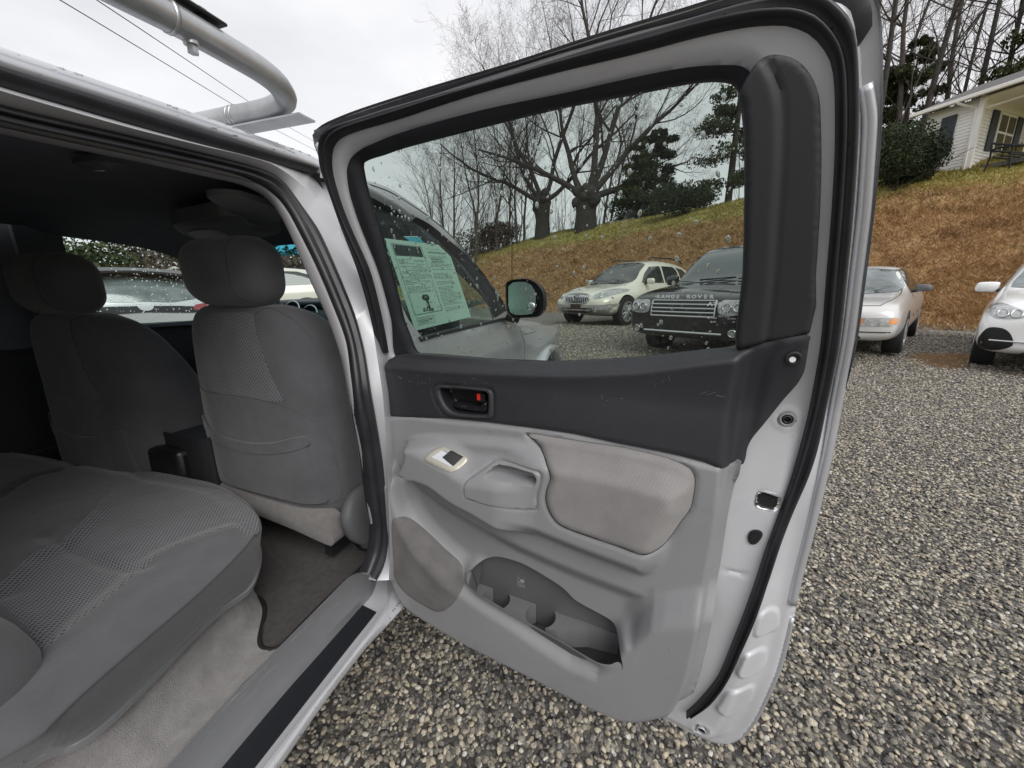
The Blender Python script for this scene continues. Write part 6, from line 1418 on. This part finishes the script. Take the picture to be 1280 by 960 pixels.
c.d('windscreen', c.FRONT, [(-.70, 1.10), (-.56, 1.54), (.56, 1.54), (.70, 1.10)], M['saloonglass'], .006, n=1)
# ------------------------------------------------------------------ trees, bushes, house, wires
M['bark'] = mat('dark_bark', (.040, .034, .032), .95, var=.4, vs=7, bump=.8, bs=18, bd=.03)
M['bark2'] = mat('grey_bark', (.095, .080, .072), .95, var=.35, vs=7, bump=.6, bs=18, bd=.02)
def foliage_mat(name, c, c2):
    m, t, b = nmat(name); N = t.nodes.new; l = t.links.new
    g = N('ShaderNodeNewGeometry'); n = N('ShaderNodeTexNoise'); n.inputs['Scale'].default_value = .9; n.inputs['Detail'].default_value = 5; l(g.outputs['Position'], n.inputs['Vector'])
    r = N('ShaderNodeValToRGB'); r.color_ramp.elements[0].position = .35; r.color_ramp.elements[0].color = (*c, 1); r.color_ramp.elements[1].position = .65; r.color_ramp.elements[1].color = (*c2, 1); l(n.outputs['Fac'], r.inputs[0]); l(r.outputs[0], b.inputs['Base Color']); b.inputs['Roughness'].default_value = .75; b.inputs['Specular IOR Level'].default_value = .25; return m
M['needle'] = foliage_mat('needle_foliage', (.030, .045, .020), (.075, .090, .038)); M['dkleaf'] = foliage_mat('dark_evergreen_leaf', (.014, .024, .012), (.040, .055, .022)); M['brush'] = foliage_mat('brown_brush', (.07, .055, .045), (.13, .105, .085))
class TB:
    """branching skeleton; every segment becomes a thin prism, all built at once"""
    def __init__(s, seed): s.r = random.Random(seed); s.S = []; s.K = []; s.X = []
    def seg(s, a, b, ra, rb, k): s.S.append((a[0], a[1], a[2], b[0], b[1], b[2], ra, rb)); s.K.append(k)
    def mesh(s):
        A = np.array(s.S, float); K = np.array(s.K); V, F_ = [], []; n0 = 0
        for k in sorted(set(s.K)):
            q = A[K == k]; a, b, ra, rb = q[:, :3], q[:, 3:6], q[:, 6], q[:, 7]; T = b-a; T /= np.linalg.norm(T, axis=1)[:, None]+1e-9
            u = np.cross(T, np.array([.3, .2, 1.])); u /= np.linalg.norm(u, axis=1)[:, None]+1e-9; w = np.cross(T, u)
            t = 2*np.pi*np.arange(k)/k; d = u[:, None]*np.cos(t)[None, :, None]+w[:, None]*np.sin(t)[None, :, None]
            P = np.concatenate([a[:, None]+d*ra[:, None, None], b[:, None]+d*rb[:, None, None]], 1).reshape(-1, 3); V.append(P)
            i = np.arange(k); j = (i+1) % k; base = (np.arange(len(q))*2*k)[:, None]
            F_.append(np.stack([base+i, base+j, base+k+j, base+k+i], -1).reshape(-1, 4)+n0); n0 += len(P)
        V, F_ = np.vstack(V), np.vstack(F_)
        if s.X:
            V = [tuple(p) for p in V]; F_ = [tuple(map(int, f)) for f in F_]
            for v, f in s.X: n = len(V); V += [tuple(p) for p in v]; F_ += [tuple(int(k)+n for k in q) for q in f]
        return V, F_
    def grow(s, p, d, L_, r_, lv, P):
        p = Vector(p); d = Vector(d).normalized(); sg = P['seg']; n = sg[min(lv, len(sg)-1)]; step = L_/n; r0 = r_; g = s.r.gauss
        k = 8 if r_ > .15 else 5 if r_ > .04 else 3; j = P['wig']*(1+.3*lv); up = P['up']*(.5 if lv else .2); pts = []
        for i in range(n):
            d = (d+Vector((g(0, j), g(0, j), g(0, j*.7)+up))).normalized()
            q = p+d*step; r1 = r0*(1-P['tap']*(i+1)/n)+.0015; s.seg(p, q, r_, r1, k); r_ = r1; p = q; pts.append((p, d, r_))
        if lv >= P['lv']: return
        cnt = P['kids'][min(lv, len(P['kids'])-1)]; ln = P['len'][min(lv, len(P['len'])-1)]; t0 = P['from'] if lv == 0 else .15
        for c_ in range(cnt):
            t = t0+(1-t0)*(c_+s.r.random()*.9)/cnt; q, dd, rr_ = pts[min(n-1, int(t*n))]
            az = s.r.random()*6.283; side = dd.cross(Vector((math.cos(az), math.sin(az), .2))).normalized()
            sp_ = P['spread']*s.r.uniform(.7, 1.25); nd = dd*math.cos(sp_)+side*math.sin(sp_)
            s.grow(q, nd, L_*ln*s.r.uniform(.65, 1.15)*(1.15-.5*t if lv == 0 else 1), max(.003, rr_*P['rr']*s.r.uniform(.7, 1)), lv+1, P)
def bare_tree(name, label, X, D, H, r_, seed, group=None, P=None, fork=None, z=None, cat='tree', mat_=None, lean=(0, 0), trunk_part=True):
    P0 = dict(seg=[9, 7, 5, 4, 3], wig=.07, up=.06, tap=.72, lv=4, kids=[11, 7, 6, 4], len=[.50, .52, .50, .5], spread=.72, rr=.55); P0['from'] = .28
    if P: P0.update(P)
    p = XD(X, D); zz = gz(p[0], p[1]) if z is None else z; t = thing(name, label, cat, (p[0], p[1], zz), 0, group)
    tb = TB(seed)
    if fork:
        tr = TB(seed); tr.seg(V3(0, 0, -.4), V3(0, 0, fork[0]*.5), r_*1.25, r_, 12); tr.seg(V3(0, 0, fork[0]*.5), V3(0, 0, fork[0]), r_, r_*1.15, 12); tr.seg(V3(0, 0, fork[0]), V3(0, 0, fork[0]+r_*.7), r_*1.15, r_*.5, 12)
        rk_ = random.Random(seed)
        for q in range(16):
            a = rk_.random()*6.28; hgt_ = fork[0]*rk_.uniform(.72, 1.12); cc_ = V3(math.cos(a)*r_*1.0, math.sin(a)*r_*1.0, hgt_); b_ = rk_.uniform(.18, .42); tr.X.append(([cc_+p*b_*np.array([1, 1, 1.2])*(1+.2*rk_.random()) for p in iv], jf))
        mesh_obj('trunk', *tr.mesh(), mat_ or M['bark'], t)
        for (dx, dz, sc) in fork[1]: 
            d = RT*dx+V3(0, 0, dz)+FD*random.Random(seed+int(dx*10)).uniform(-.5, .5); tb.grow(V3(0, 0, fork[0]*.95)+RT*dx*r_*.5, d, H*sc, r_*.34, 0, P0)
    else:
        tr = TB(seed); 
        tb.grow(V3(0, 0, -.3), V3(lean[0], lean[1], 1), H, r_, 0, P0)
    mesh_obj('branches' if fork else 'crown', *tb.mesh(), mat_ or M['bark'], t)
    if not fork: 
        k_ = TB(seed); k_.seg(V3(0, 0, -.3), V3(0, 0, .25), r_*1.35, r_*1.02, 9); mesh_obj('trunk', *k_.mesh(), mat_ or M['bark'], t)
    return t, tb
big = dict(seg=[9, 8, 6, 4, 3], wig=.11, up=.10, lv=4, kids=[10, 8, 7, 6], len=[.55, .50, .48, .5], spread=.66, rr=.50, tap=.80); big['from'] = .12
bare_tree('old_maple', 'massive forked bare tree with knobbly trunk, left of the pair on the bank', 2.68, 36.0, 17, .60, 3, 'big bare trees on the bank', big, fork=(3.1, [(-.75, .9, .62), (-.15, 1.3, .85), (.35, 1.2, .85), (.9, .8, .6), (-1.5, .7, .55)]))
bare_tree('old_maple', 'massive bare tree with the thicker trunk, right of the pair on the bank', 6.0, 33.5, 17.5, .80, 8, 'big bare trees on the bank', big, fork=(2.6, [(-.6, 1.0, .85), (.1, 1.3, .95), (.8, .8, .75), (1.5, .55, .6), (-1.2, .8, .5), (.5, 1.2, .8)]))
slim = dict(seg=[10, 6, 5, 3], lv=3, kids=[18, 8, 5], len=[.46, .5, .5], spread=.62, wig=.065, up=.09, rr=.45); slim['from'] = .18
LB = ['slender bare tree half hidden behind the cab roof line in the glass', 'bare tree with fine spreading twigs just above the front window', 'tall bare tree at the back of the left thicket', 'short bare tree just right of the front window pillar', 'bare tree with thin upright stem in mid thicket', 'low bushy bare tree above the brown brush', 'thin grey bare tree above the door mirror', 'small bare tree standing just left of the left old maple', 'tall thin bare tree directly behind the left old maple', 'tall bare tree rising between the two old maples', 'pale bare tree right behind the right old maple', 'small bare tree low on the crest right of the old maples', 'small bare tree left of the round evergreen', 'smallest bare tree in front of the round evergreen', 'farthest bare tree at the extreme left of the thicket']
# woods behind the left of the pane
specs = [(-7.2, 44, 12), (-5.6, 38, 11), (-4.3, 47, 14), (-3.3, 36, 10.5), (-2.2, 44, 13), (-1.3, 36, 9), (-.4, 42, 12), (.5, 37, 10.5), (1.3, 46, 15), (3.3, 46, 17), (6.6, 41, 13), (7.6, 34, 8), (9.0, 38, 9), (10.6, 35, 7.5), (-9, 50, 13)]
for i, (x, d, h_) in enumerate(specs):
    px_ = 640+481*x/d
    bare_tree('bare_tree', LB[i], x, d, h_, .07+.006*h_, 20+i, 'thin bare trees beyond the bank', slim, mat_=M['bark2'])
    # labels made individual below
tall = dict(seg=[12, 6, 5, 3], lv=3, kids=[26, 8, 5], len=[.26, .5, .5], spread=.85, wig=.035, up=.05, rr=.42); tall['from'] = .22
LB2 = ['tall leafless tree next to the upper door edge', 'second tall leafless tree right of the door edge', 'tall leafless tree above the left side of the holly bush', 'tall leafless tree above the right side of the holly bush', 'tall leafless tree over the left end of the house roof', 'dark straight trunk just above the bungalow eave', 'leafless tree above the house roof, beside the broad pine', 'leafless tree at the right picture edge', 'background leafless tree high above the holly bush', 'background leafless tree above the roof', 'background leafless tree at the far right', 'short leafless tree low beside the door edge']
specs2 = [(21.5, 25, 22), (23.5, 29, 23), (24.2, 25.5, 22), (26.8, 29, 24), (27.6, 26, 22), (29.3, 29, 24), (31.5, 28, 22), (34.6, 31, 24), (26, 34, 24), (31, 36, 24), (38, 36, 25), (20.8, 29, 18)]
for i, (x, d, h_) in enumerate(specs2):
    bare_tree('woodland_tree', LB2[i], x, d, h_, .16+.008*(i % 4), 60+i, 'tall leafless trees behind the house', tall, mat_=M['bark2'] if i % 2 else M['bark'], lean=(((i*37) % 10-5)*.02, 0))
def leaf_cloud(cn, rad, count, size, seed, flat=.6, shape=None):
    r_ = np.random.default_rng(seed); V = []; F_ = []
    c = r_.normal(size=(count, 3)); c /= np.linalg.norm(c, axis=1)[:, None]; q = r_.random(count)**.45; c = c*q[:, None]*rad
    if shape is not None: c = shape(c)
    n = len(c); a = r_.normal(size=(n, 3)); a /= np.linalg.norm(a, axis=1)[:, None]; b = np.cross(a, r_.normal(size=(n, 3))); b /= np.linalg.norm(b, axis=1)[:, None]+1e-9; s_ = size*r_.uniform(.5, 1.3, (n, 1)); o = c+cn
    return np.stack([o+a*s_, o+b*s_*.45, o-a*s_, o-b*s_*.45], 1).reshape(-1, 3), np.arange(4*n).reshape(-1, 4)
class Acc:
    def __init__(s): s.V = []; s.F = []; s.n = 0
    def add(s, v, f): s.V.append(v); s.F.append(f+s.n); s.n += len(v)
    def get(s): return np.vstack(s.V), np.vstack(s.F)
def evergreen(name, label, X, D, H, w, seed, mat_, layers=16, z=None, group=None, cat='tree', size=.22, dens=70, base=.12, loose=1.0, lean=0):
    p = XD(X, D); zz = gz(p[0], p[1]) if z is None else z; t = thing(name, label, cat, (p[0], p[1], zz), 0, group); r_ = random.Random(seed)
    tb = TB(seed); tb.seg(V3(0, 0, -.3), V3(lean*.5, 0, H*.5), .02*H, .013*H, 7); tb.seg(V3(lean*.5, 0, H*.5), V3(lean, 0, H), .013*H, .02, 6)
    A_ = Acc()
    for i in range(layers):
        f = base+(1-base)*(i+r_.random()*.8)/layers; L_ = w*(1-f)**.7*(1.0 if f > base+.08 else .8)*r_.uniform(.7, 1.2)+.15
        for k in range(r_.randint(3, 5)):
            az = r_.random()*6.28; d = V3(math.cos(az), math.sin(az), r_.uniform(-.1, .25)); a = V3(lean*f, 0, f*H); b = a+d*L_; tb.seg(a, b, .035, .008, 3)
            for m_ in range(3):
                c = a+(b-a)*(.45+.27*m_); v, f_ = leaf_cloud(c, V3(L_*.30*loose, L_*.30*loose, L_*.14*loose+.10), int(dens/3), size, r_.randrange(9999)); A_.add(v, f_)
    V, F_ = A_.get(); mesh_obj('trunk', *tb.mesh(), M['bark'], t); mesh_obj('crown', V, F_, mat_, t, smooth_=False); return t
evergreen('pine_tree', 'ragged dark pine standing by the pillar edge of the door glass', 15.6, 30, 13, 2.6, 5, M['needle'], 15, dens=330, size=.11)
evergreen('evergreen_tree', 'dark evergreen with a stepped outline in the right of the door glass', 11.6, 34, 7.2, 3.2, 6, M['dkleaf'], 14, dens=420, size=.11, base=.05)
evergreen('evergreen_tree', 'smaller evergreen left of the dark ones in the door glass', 10.0, 33, 6.0, 2.2, 7, M['needle'], 10, dens=240, size=.11, base=.05)
for i, (x, d, h_, w_) in enumerate([(29.5, 23.5, 12, 4.2), (34, 25, 15, 5), (38.5, 26, 13, 5), (27.2, 30, 11, 3.6)]):
    evergreen('pine_tree', ['feathery green pine directly behind the left end of the house roof', 'broad green pine rising over the house roof', 'green pine at the right edge above the roof', 'thin green pine between bare trunks left of the house roof'][i], x, d, h_, w_, 30+i, M['needle'], 15, group='pines behind the house', dens=420, size=.14)
def bush(name, label, X, D, rad, count, mat_, seed, size=.13, z=None, group=None, lobes=7):
    p = XD(X, D); zz = gz(p[0], p[1]) if z is None else z; t = thing(name, label, 'bush', (p[0], p[1], zz), 0, group); r_ = random.Random(seed); A_ = Acc()
    for i in range(lobes):
        c = V3(r_.uniform(-.5, .5)*rad[0], r_.uniform(-.5, .5)*rad[1], rad[2]*(.45+r_.uniform(-.1, .65)))
        v, f_ = leaf_cloud(c, V3(*rad)*r_.uniform(.42, .62), count//lobes, size, seed*10+i); A_.add(v, f_)
    V, F_ = A_.get(); mesh_obj('foliage', V, F_, mat_, t, smooth_=False); tb = TB(seed)
    for i in range(7): tb.grow(V3(0, 0, -.1), V3(r_.uniform(-.7, .7), r_.uniform(-.7, .7), 1), rad[2]*1.3, .03, 2, dict(seg=[4, 4, 4, 4], wig=.1, up=.02, tap=.7, lv=3, kids=[3, 3, 3], len=[.5, .5, .5], spread=.6, rr=.6, **{'from': .2}))
    mesh_obj('stems', *tb.mesh(), M['bark'], t); return t
bush('holly_bush', 'large dark rounded evergreen bush at the left corner of the white house', 14.55, 15.9, (1.55, 1.6, 1.6), 26000, M['dkleaf'], 2, size=.055, lobes=11)
bush('evergreen_bush', 'low dark evergreen bush on the bank crest in the right of the glass', 11.0, 26.5, (2.2, 1.6, 1.2), 12000, M['dkleaf'], 4, size=.08)
bush('brush_thicket', 'brown leafless brush at the left end of the bank', -2.0, 38, (3.5, 2.5, 1.8), 6000, M['brush'], 5, size=.12)
# far tree line closing the view to the left and ahead
for i, (x, d, w_, h_) in enumerate([(-70, 60, 16, 10), (-52, 62, 16, 11), (-36, 66, 15, 9), (-22, 74, 14, 8), (-12, 78, 10, 8), (-90, 40, 18, 8), (-96, 14, 18, 8), (-3, 84, 12, 6)]):
    p = XD(x, d); A_ = Acc(); r_ = random.Random(i)
    for k in range(9):
        v, f_ = leaf_cloud(V3(r_.uniform(-w_, w_), r_.uniform(-4, 4), h_*r_.uniform(.2, .75)), V3(4, 4, h_*.4), 900, .42, 900+i*20+k); A_.add(v, f_)
    V, F_ = A_.get()
    o = mesh_obj('far_woodland', V, F_, M['brush'] if i % 3 else M['needle'], None, smooth_=False); o.location = (p[0], p[1], gz(p[0], p[1])); o['kind'] = 'stuff'; o['label'] = 'distant winter woodland beyond the lot'
# overhead wires on two poles
def pole(X, D, H, label):
    p = XD(X, D); t = thing('utility_pole', label, 'utility pole', (p[0], p[1], gz(p[0], p[1])), 0); MB().tube([V3(0, 0, -.3), V3(0, 0, H)], lambda q: .16-.05*q, 10).build('pole', M['bark2'], t); MB().box((0, 0, H-.8), (2.2, .10, .12)).build('crossarm', M['bark2'], t); return t
def upts(px, py, dist): r_ = ray(px, py); return CAM+r_/np.linalg.norm(r_)*dist
for k, ((a, b), (c_, d_)) in enumerate((((75, 0), (396, 189)), ((121, 0), (398, 180)))):
    A_, B_ = upts(a, b, 14), upts(c_, d_, 40); d0 = (B_-A_); P = [A_-d0*.5, A_, A_+d0*.5-V3(0, 0, .15), B_, B_+d0*1.2]
    o = tube('power_line', smooth(P, False, 8), .011, M['matblack'], None, k=5); tag(o, ['thin black overhead wire crossing the sky, lower of the two', 'thin black overhead wire crossing the sky, upper of the two'][k], 'power line', 'overhead wires')
# ------------------------------------------------------------------ white bungalow on the bank
M['siding'] = mat('white_siding', (.82, .81, .78), .6, var=.06, vs=3); M['roofsh'] = mat('grey_shingles', (.13, .125, .125), .9, var=.35, vs=14, bump=.5, bs=40, bd=.02); M['shutter'] = mat('dark_shutter', (.018, .026, .034), .5); M['trimw'] = mat('white_trim', (.82, .80, .77), .5)
hx = XD(17.1, 15.9); HA = R(19+90-70); hz = gz(hx[0], hx[1])-.05
house = thing('bungalow', 'white sided bungalow with grey shingle roof and dark shutters at the top of the bank', 'house', (hx[0], hx[1], hz), HA)
# local frame: corner of the two visible walls at the origin, porch wall runs along +x, end wall along +y
Lh, Wd, Hh = 8.0, 1.5, 2.45
wall = MB(); wall.box((Lh/2+.03, Wd/2+.03, Hh/2-.3), (Lh, Wd, Hh+.6)); wl = wall.build('wall', M['siding'], house, smooth_=False)
proto = {}
def siding(p0, d_, n_, L_, z0, z1):
    for i in range(int((z1-z0)/.115)):
        z = z0+i*.115; A_ = p0; B_ = p0+d_*L_; key = (tuple(d_), L_)
        if key not in proto:
            mb = MB(); mb.add([A_+n_*.022, B_+n_*.022, B_+V3(0, 0, .113)+n_*.002, A_+V3(0, 0, .113)+n_*.002, A_-n_*.02, B_-n_*.02], [(0, 1, 2, 3), (4, 5, 1, 0)]); o = mb.build('siding_board', M['siding'], wl, smooth_=False); proto[key] = o
        else: o = proto[key].copy(); COL.objects.link(o)
        o.location = (0, 0, z)
siding(V3(0, Wd, 0), V3(0, -1, 0), V3(-1, 0, 0), Wd, -.25, Hh)
siding(V3(0, 0, 0), V3(1, 0, 0), V3(0, -1, 0), Lh, -.25, Hh)
MB().box((-.02, -.02, Hh/2-.1), (.14, .14, Hh+.2)).build('corner_trim', M['trimw'], wl, smooth_=False)
def shut(x, y, w_, face, name='shutter', z0=.75, z1=2.1, mat_=None):
    d = (.05, w_, z1-z0) if face == 'x' else (w_, .05, z1-z0); return MB().box((x, y, (z0+z1)/2), d).build(name, mat_ or M['shutter'], house, smooth_=False)
shut(-.045, .82, .42, 'x', z0=.70); shut(.95, -.045, .40, 'y'); shut(2.75, -.045, .40, 'y')
w_ = shut(1.85, -.040, 1.20, 'y', 'window', mat_=M['trimw']); 
for a in (1.56, 2.14):
    for b in (1.12, 1.74): MB().box((a, -.070, b), (.48, .01, .54)).build('pane', M['carglass'], w_)
w_ = shut(4.1, -.045, .95, 'y', 'door', 0, 2.1, M['trimw']); MB().box((4.1, -.075, 1.5), (.5, .01, .8)).build('pane', M['carglass'], w_)
# roof: ridge along y over a porch that reaches 2.2 m forward of the wall
po = 2.3; ov = .42; sl_ = .40; zr = Hh+.02+sl_*(Lh/2+ov)
def roofside(sx):
    rf = MB(); x0 = -ov if sx < 0 else Lh+ov; xm = Lh/2
    rf.add([V3(x0, -po-.3, Hh+.02), V3(x0, Wd+.4, Hh+.02), V3(xm, Wd+.4, zr), V3(xm, -po-.3, zr), V3(x0, -po-.3, Hh-.10), V3(x0, Wd+.4, Hh-.10), V3(xm, Wd+.4, zr-.12), V3(xm, -po-.3, zr-.12)], [(0, 1, 2, 3), (7, 6, 5, 4), (0, 4, 5, 1), (3, 2, 6, 7), (0, 3, 7, 4), (1, 5, 6, 2)])
    return rf.build('roof', M['roofsh'], house, smooth_=False)
ro = roofside(-1); roofside(1)
for k in range(14):                                        # shingle courses stepping up the visible slope
    t0 = k/14; xa = -ov+(Lh/2+ov)*t0; za = Hh+.025+(zr-Hh-.02)*t0
    MB().box((xa+.16, (Wd-po)/2+.05, za+.075), (.36, Wd+po+.68, .016), M=np.array(Matrix.Rotation(-math.atan(sl_), 3, 'Y'))).build('shingle_course', M['roofsh'], ro, smooth_=False)
MB().box((-ov-.06, (Wd-po)/2, Hh-.03), (.12, Wd+po+.7, .13)).build('gutter', M['trimw'], house, bevel=.02)
for sx in (-1, 1):
    a_ = V3(-ov if sx < 0 else Lh+ov, -po-.32, Hh-.03); b_ = V3(Lh/2, -po-.32, zr-.03); MB().tube([a_, b_], .08, 4, up=(0, 0, 1)).build('rake_board', M['trimw'], house, smooth_=False)
gb = MB(); gb.add([V3(-ov+.3, -po-.2, Hh-.08), V3(Lh+ov-.3, -po-.2, Hh-.08), V3(Lh/2, -po-.2, zr-.15)], [(0, 1, 2)]); gb.build('gable', M['siding'], house, smooth_=False)
MB().box((Lh/2, -po/2, Hh-.10), (Lh+.3, po+.1, .04)).build('porch_ceiling', M['trimw'], house, smooth_=False)
MB().box((Lh/2, -po-.05, Hh-.22), (Lh+.4, .16, .20)).build('porch_beam', M['trimw'], house, smooth_=False)
MB().box((Lh/2, -po/2, -.02), (Lh, po, .14)).build('porch_floor', M['roofsh'], house, smooth_=False)
for x_ in (Lh*.5, Lh-.1): MB().box((x_, -po+.05, Hh/2-.1), (.12, .12, Hh)).build('porch_post', M['trimw'], house, smooth_=False)
MB().tube([V3(-ov-.1, .5, Hh-.10), V3(-ov+.02, .3, Hh-.25), V3(-.10, .08, Hh-.38), V3(-.10, .06, -.1)], .04, 4).build('downspout', M['trimw'], house, smooth_=False)
MB().tube([V3(.9, -po, Hh-.15), V3(.35, -.9, Hh-.30), V3(.02, -.10, Hh-.42)], .035, 4).build('downspout', M['trimw'], house, smooth_=False)
rl = MB().box((2.3, -.75, .86), (1.6, .05, .06)).build('porch_rail', M['trimw'], house, smooth_=False)
for k in range(9): MB().box((1.6+k*.18, -.75, .45), (.05, .04, .82)).build('baluster', M['trimw'], rl, smooth_=False)
MB().box((2.3, -.75, .08), (1.6, .05, .05)).build('lower_rail', M['trimw'], rl, smooth_=False)
# dark metal garden bench on the lawn in front of the porch
bp_ = gpx(1252, 214); bz = bp_[2]; ben = thing('garden_bench', 'dark metal garden bench standing on the lawn before the house porch', 'bench', (bp_[0], bp_[1], bz), HA+R(-10))
def brail(n_, pts, r_=.028): return MB().tube([V3(*p) for p in pts], r_, 6).build(n_, M['matblack'], ben)
for z_ in (.95, .72): brail('back_rail', [(-.2, .3, z_), (2.0, .3, z_+.02)], .035)
for y_ in (-.2, .0, .2): brail('seat_slat', [(-.2, y_, .48), (2.0, y_, .48)], .03)
for x_ in (-.2, 2.0):
    brail('leg', [(x_, .32, .98), (x_, .28, .5), (x_, .36, 0)]); brail('leg', [(x_, -.26, .70), (x_, -.24, .4), (x_, -.30, 0)]); brail('arm', [(x_, .3, .74), (x_, 0, .74), (x_, -.27, .70)])
for q in (.35, .9, 1.45): brail('back_post', [(q, .3, .5), (q, .3, .96)], .02)
# ------------------------------------------------------------------ dead grass on the bank: short blades, uncountable
def grass(name, mat_, test, count, hmin, hmax, seed, label=None):
    r_ = np.random.default_rng(seed); m_ = count*7
    D = 8+34*r_.random(m_)**1.6; X = D*r_.uniform(-.25, 1.62, m_); w_ = s_of(X, D)-14.4+.45*np.sin(D*.35+1)
    ok = test(w_, r_, m_); D, X = D[ok][:count], X[ok][:count]; n = len(D)
    Px = CAM[0]+RT[0]*X+FD[0]*D; Py = CAM[1]+RT[1]*X+FD[1]*D
    i = np.clip(np.searchsorted(xs_g, Px)-1, 0, len(xs_g)-2); j = np.clip(np.searchsorted(ys_g, Py)-1, 0, len(ys_g)-2); u = (Px-xs_g[i])/(xs_g[i+1]-xs_g[i]); v = (Py-ys_g[j])/(ys_g[j+1]-ys_g[j])
    z = (_Z[j, i]*(1-u)+_Z[j, i+1]*u)*(1-v)+(_Z[j+1, i]*(1-u)+_Z[j+1, i+1]*u)*v
    a = r_.random(n)*6.28; h_ = r_.uniform(hmin, hmax, n)*(1+.02*D); wd = .005+.0007*D; o = np.stack([Px, Py, z-.01], 1); b = np.stack([np.cos(a)*wd, np.sin(a)*wd, 0*a], 1); le = r_.normal(size=(n, 2))*h_[:, None]*.9 - np.array([[RT[0]*.797+FD[0]*.607, RT[1]*.797+FD[1]*.607]])*h_[:, None]*.8
    tp = o+np.stack([le[:, 0], le[:, 1], h_], 1); V = np.stack([o-b, o+b, tp], 1).reshape(-1, 3); F_ = np.arange(3*n).reshape(-1, 3)
    o = mesh_obj(name, V, F_, mat_, None, smooth_=False); o['kind'] = 'stuff'; return o
def gmat(name, cols):
    m, t, b = nmat(name); N = t.nodes.new; l = t.links.new; g = N('ShaderNodeNewGeometry'); r = N('ShaderNodeValToRGB')
    while len(r.color_ramp.elements) < len(cols): r.color_ramp.elements.new(.5)
    for i_, (e, c) in enumerate(zip(r.color_ramp.elements, cols)): e.position = i_/(len(cols)-1); e.color = (*c, 1)
    n = N('ShaderNodeTexNoise'); n.inputs['Scale'].default_value = 1.1; n.inputs['Detail'].default_value = 4; l(g.outputs['Position'], n.inputs['Vector']); ad = N('ShaderNodeMath'); ad.operation = 'MULTIPLY_ADD'; ad.inputs[1].default_value = .55; l(g.outputs['Random Per Island'], ad.inputs[0])
    sb = N('ShaderNodeMath'); sb.operation = 'MULTIPLY_ADD'; sb.inputs[1].default_value = 1.6; sb.inputs[2].default_value = -.58; l(n.outputs['Fac'], sb.inputs[0]); l(sb.outputs[0], ad.inputs[2]); l(ad.outputs[0], r.inputs[0]); l(r.outputs[0], b.inputs['Base Color']); b.inputs['Roughness'].default_value = .85; return m
M['deadgrass'] = gmat('dead_grass', [(.20, .115, .060), (.34, .205, .098), (.48, .315, .155), (.56, .41, .23), (.38, .235, .125)])
M['livegrass'] = gmat('winter_grass', [(.20, .185, .05), (.31, .275, .08), (.44, .37, .14), (.50, .42, .19)])
grass('dead_grass', M['deadgrass'], lambda w, r, m: (w > -.7) & (w < 7) & (r.random(m) < (w+.9)/1.5) & (r.random(m) < np.interp(w, [4.8, 7], [1, .08])), 150000, .03, .10, 3)
grass('lawn_grass', M['livegrass'], lambda w, r, m: (w > 4.7) & (w < 18) & (r.random(m) < np.interp(w, [4.7, 6.8], [.12, 1])), 80000, .03, .09, 4)

# twig haze closing the woods: masses of thin stems nobody could count
def twigs(name, label, spots, hmin, hmax, mat_, seed, lv=2):
    r_ = random.Random(seed); tb = TB(seed); P = dict(seg=[6, 4, 3], wig=.09, up=.08, tap=.8, lv=lv, kids=[9, 5], len=[.42, .5], spread=.6, rr=.5); P['from'] = .15
    for x0, x1, d0, d1, n_ in spots:
        for _ in range(n_):
            x, d = r_.uniform(x0, x1), r_.uniform(d0, d1); p = XD(x, d); tb.grow(V3(p[0], p[1], gz(p[0], p[1])-.2), V3(r_.gauss(0, .12), r_.gauss(0, .12), 1), r_.uniform(hmin, hmax), r_.uniform(.03, .07), 0, P)
    o = mesh_obj(name, *tb.mesh(), mat_); o['kind'] = 'stuff'; o['label'] = label; return o
twigs('winter_thicket', 'hazy thicket of thin bare stems beyond the left end of the bank', [(-10, 1.5, 44, 56, 60), (2, 12, 44, 54, 34)], 5, 11, M['bark2'], 71)
twigs('winter_understorey', 'tangle of bare saplings behind the house and the tall trees', [(21, 46, 27, 40, 90)], 7, 15, M['bark2'], 72)
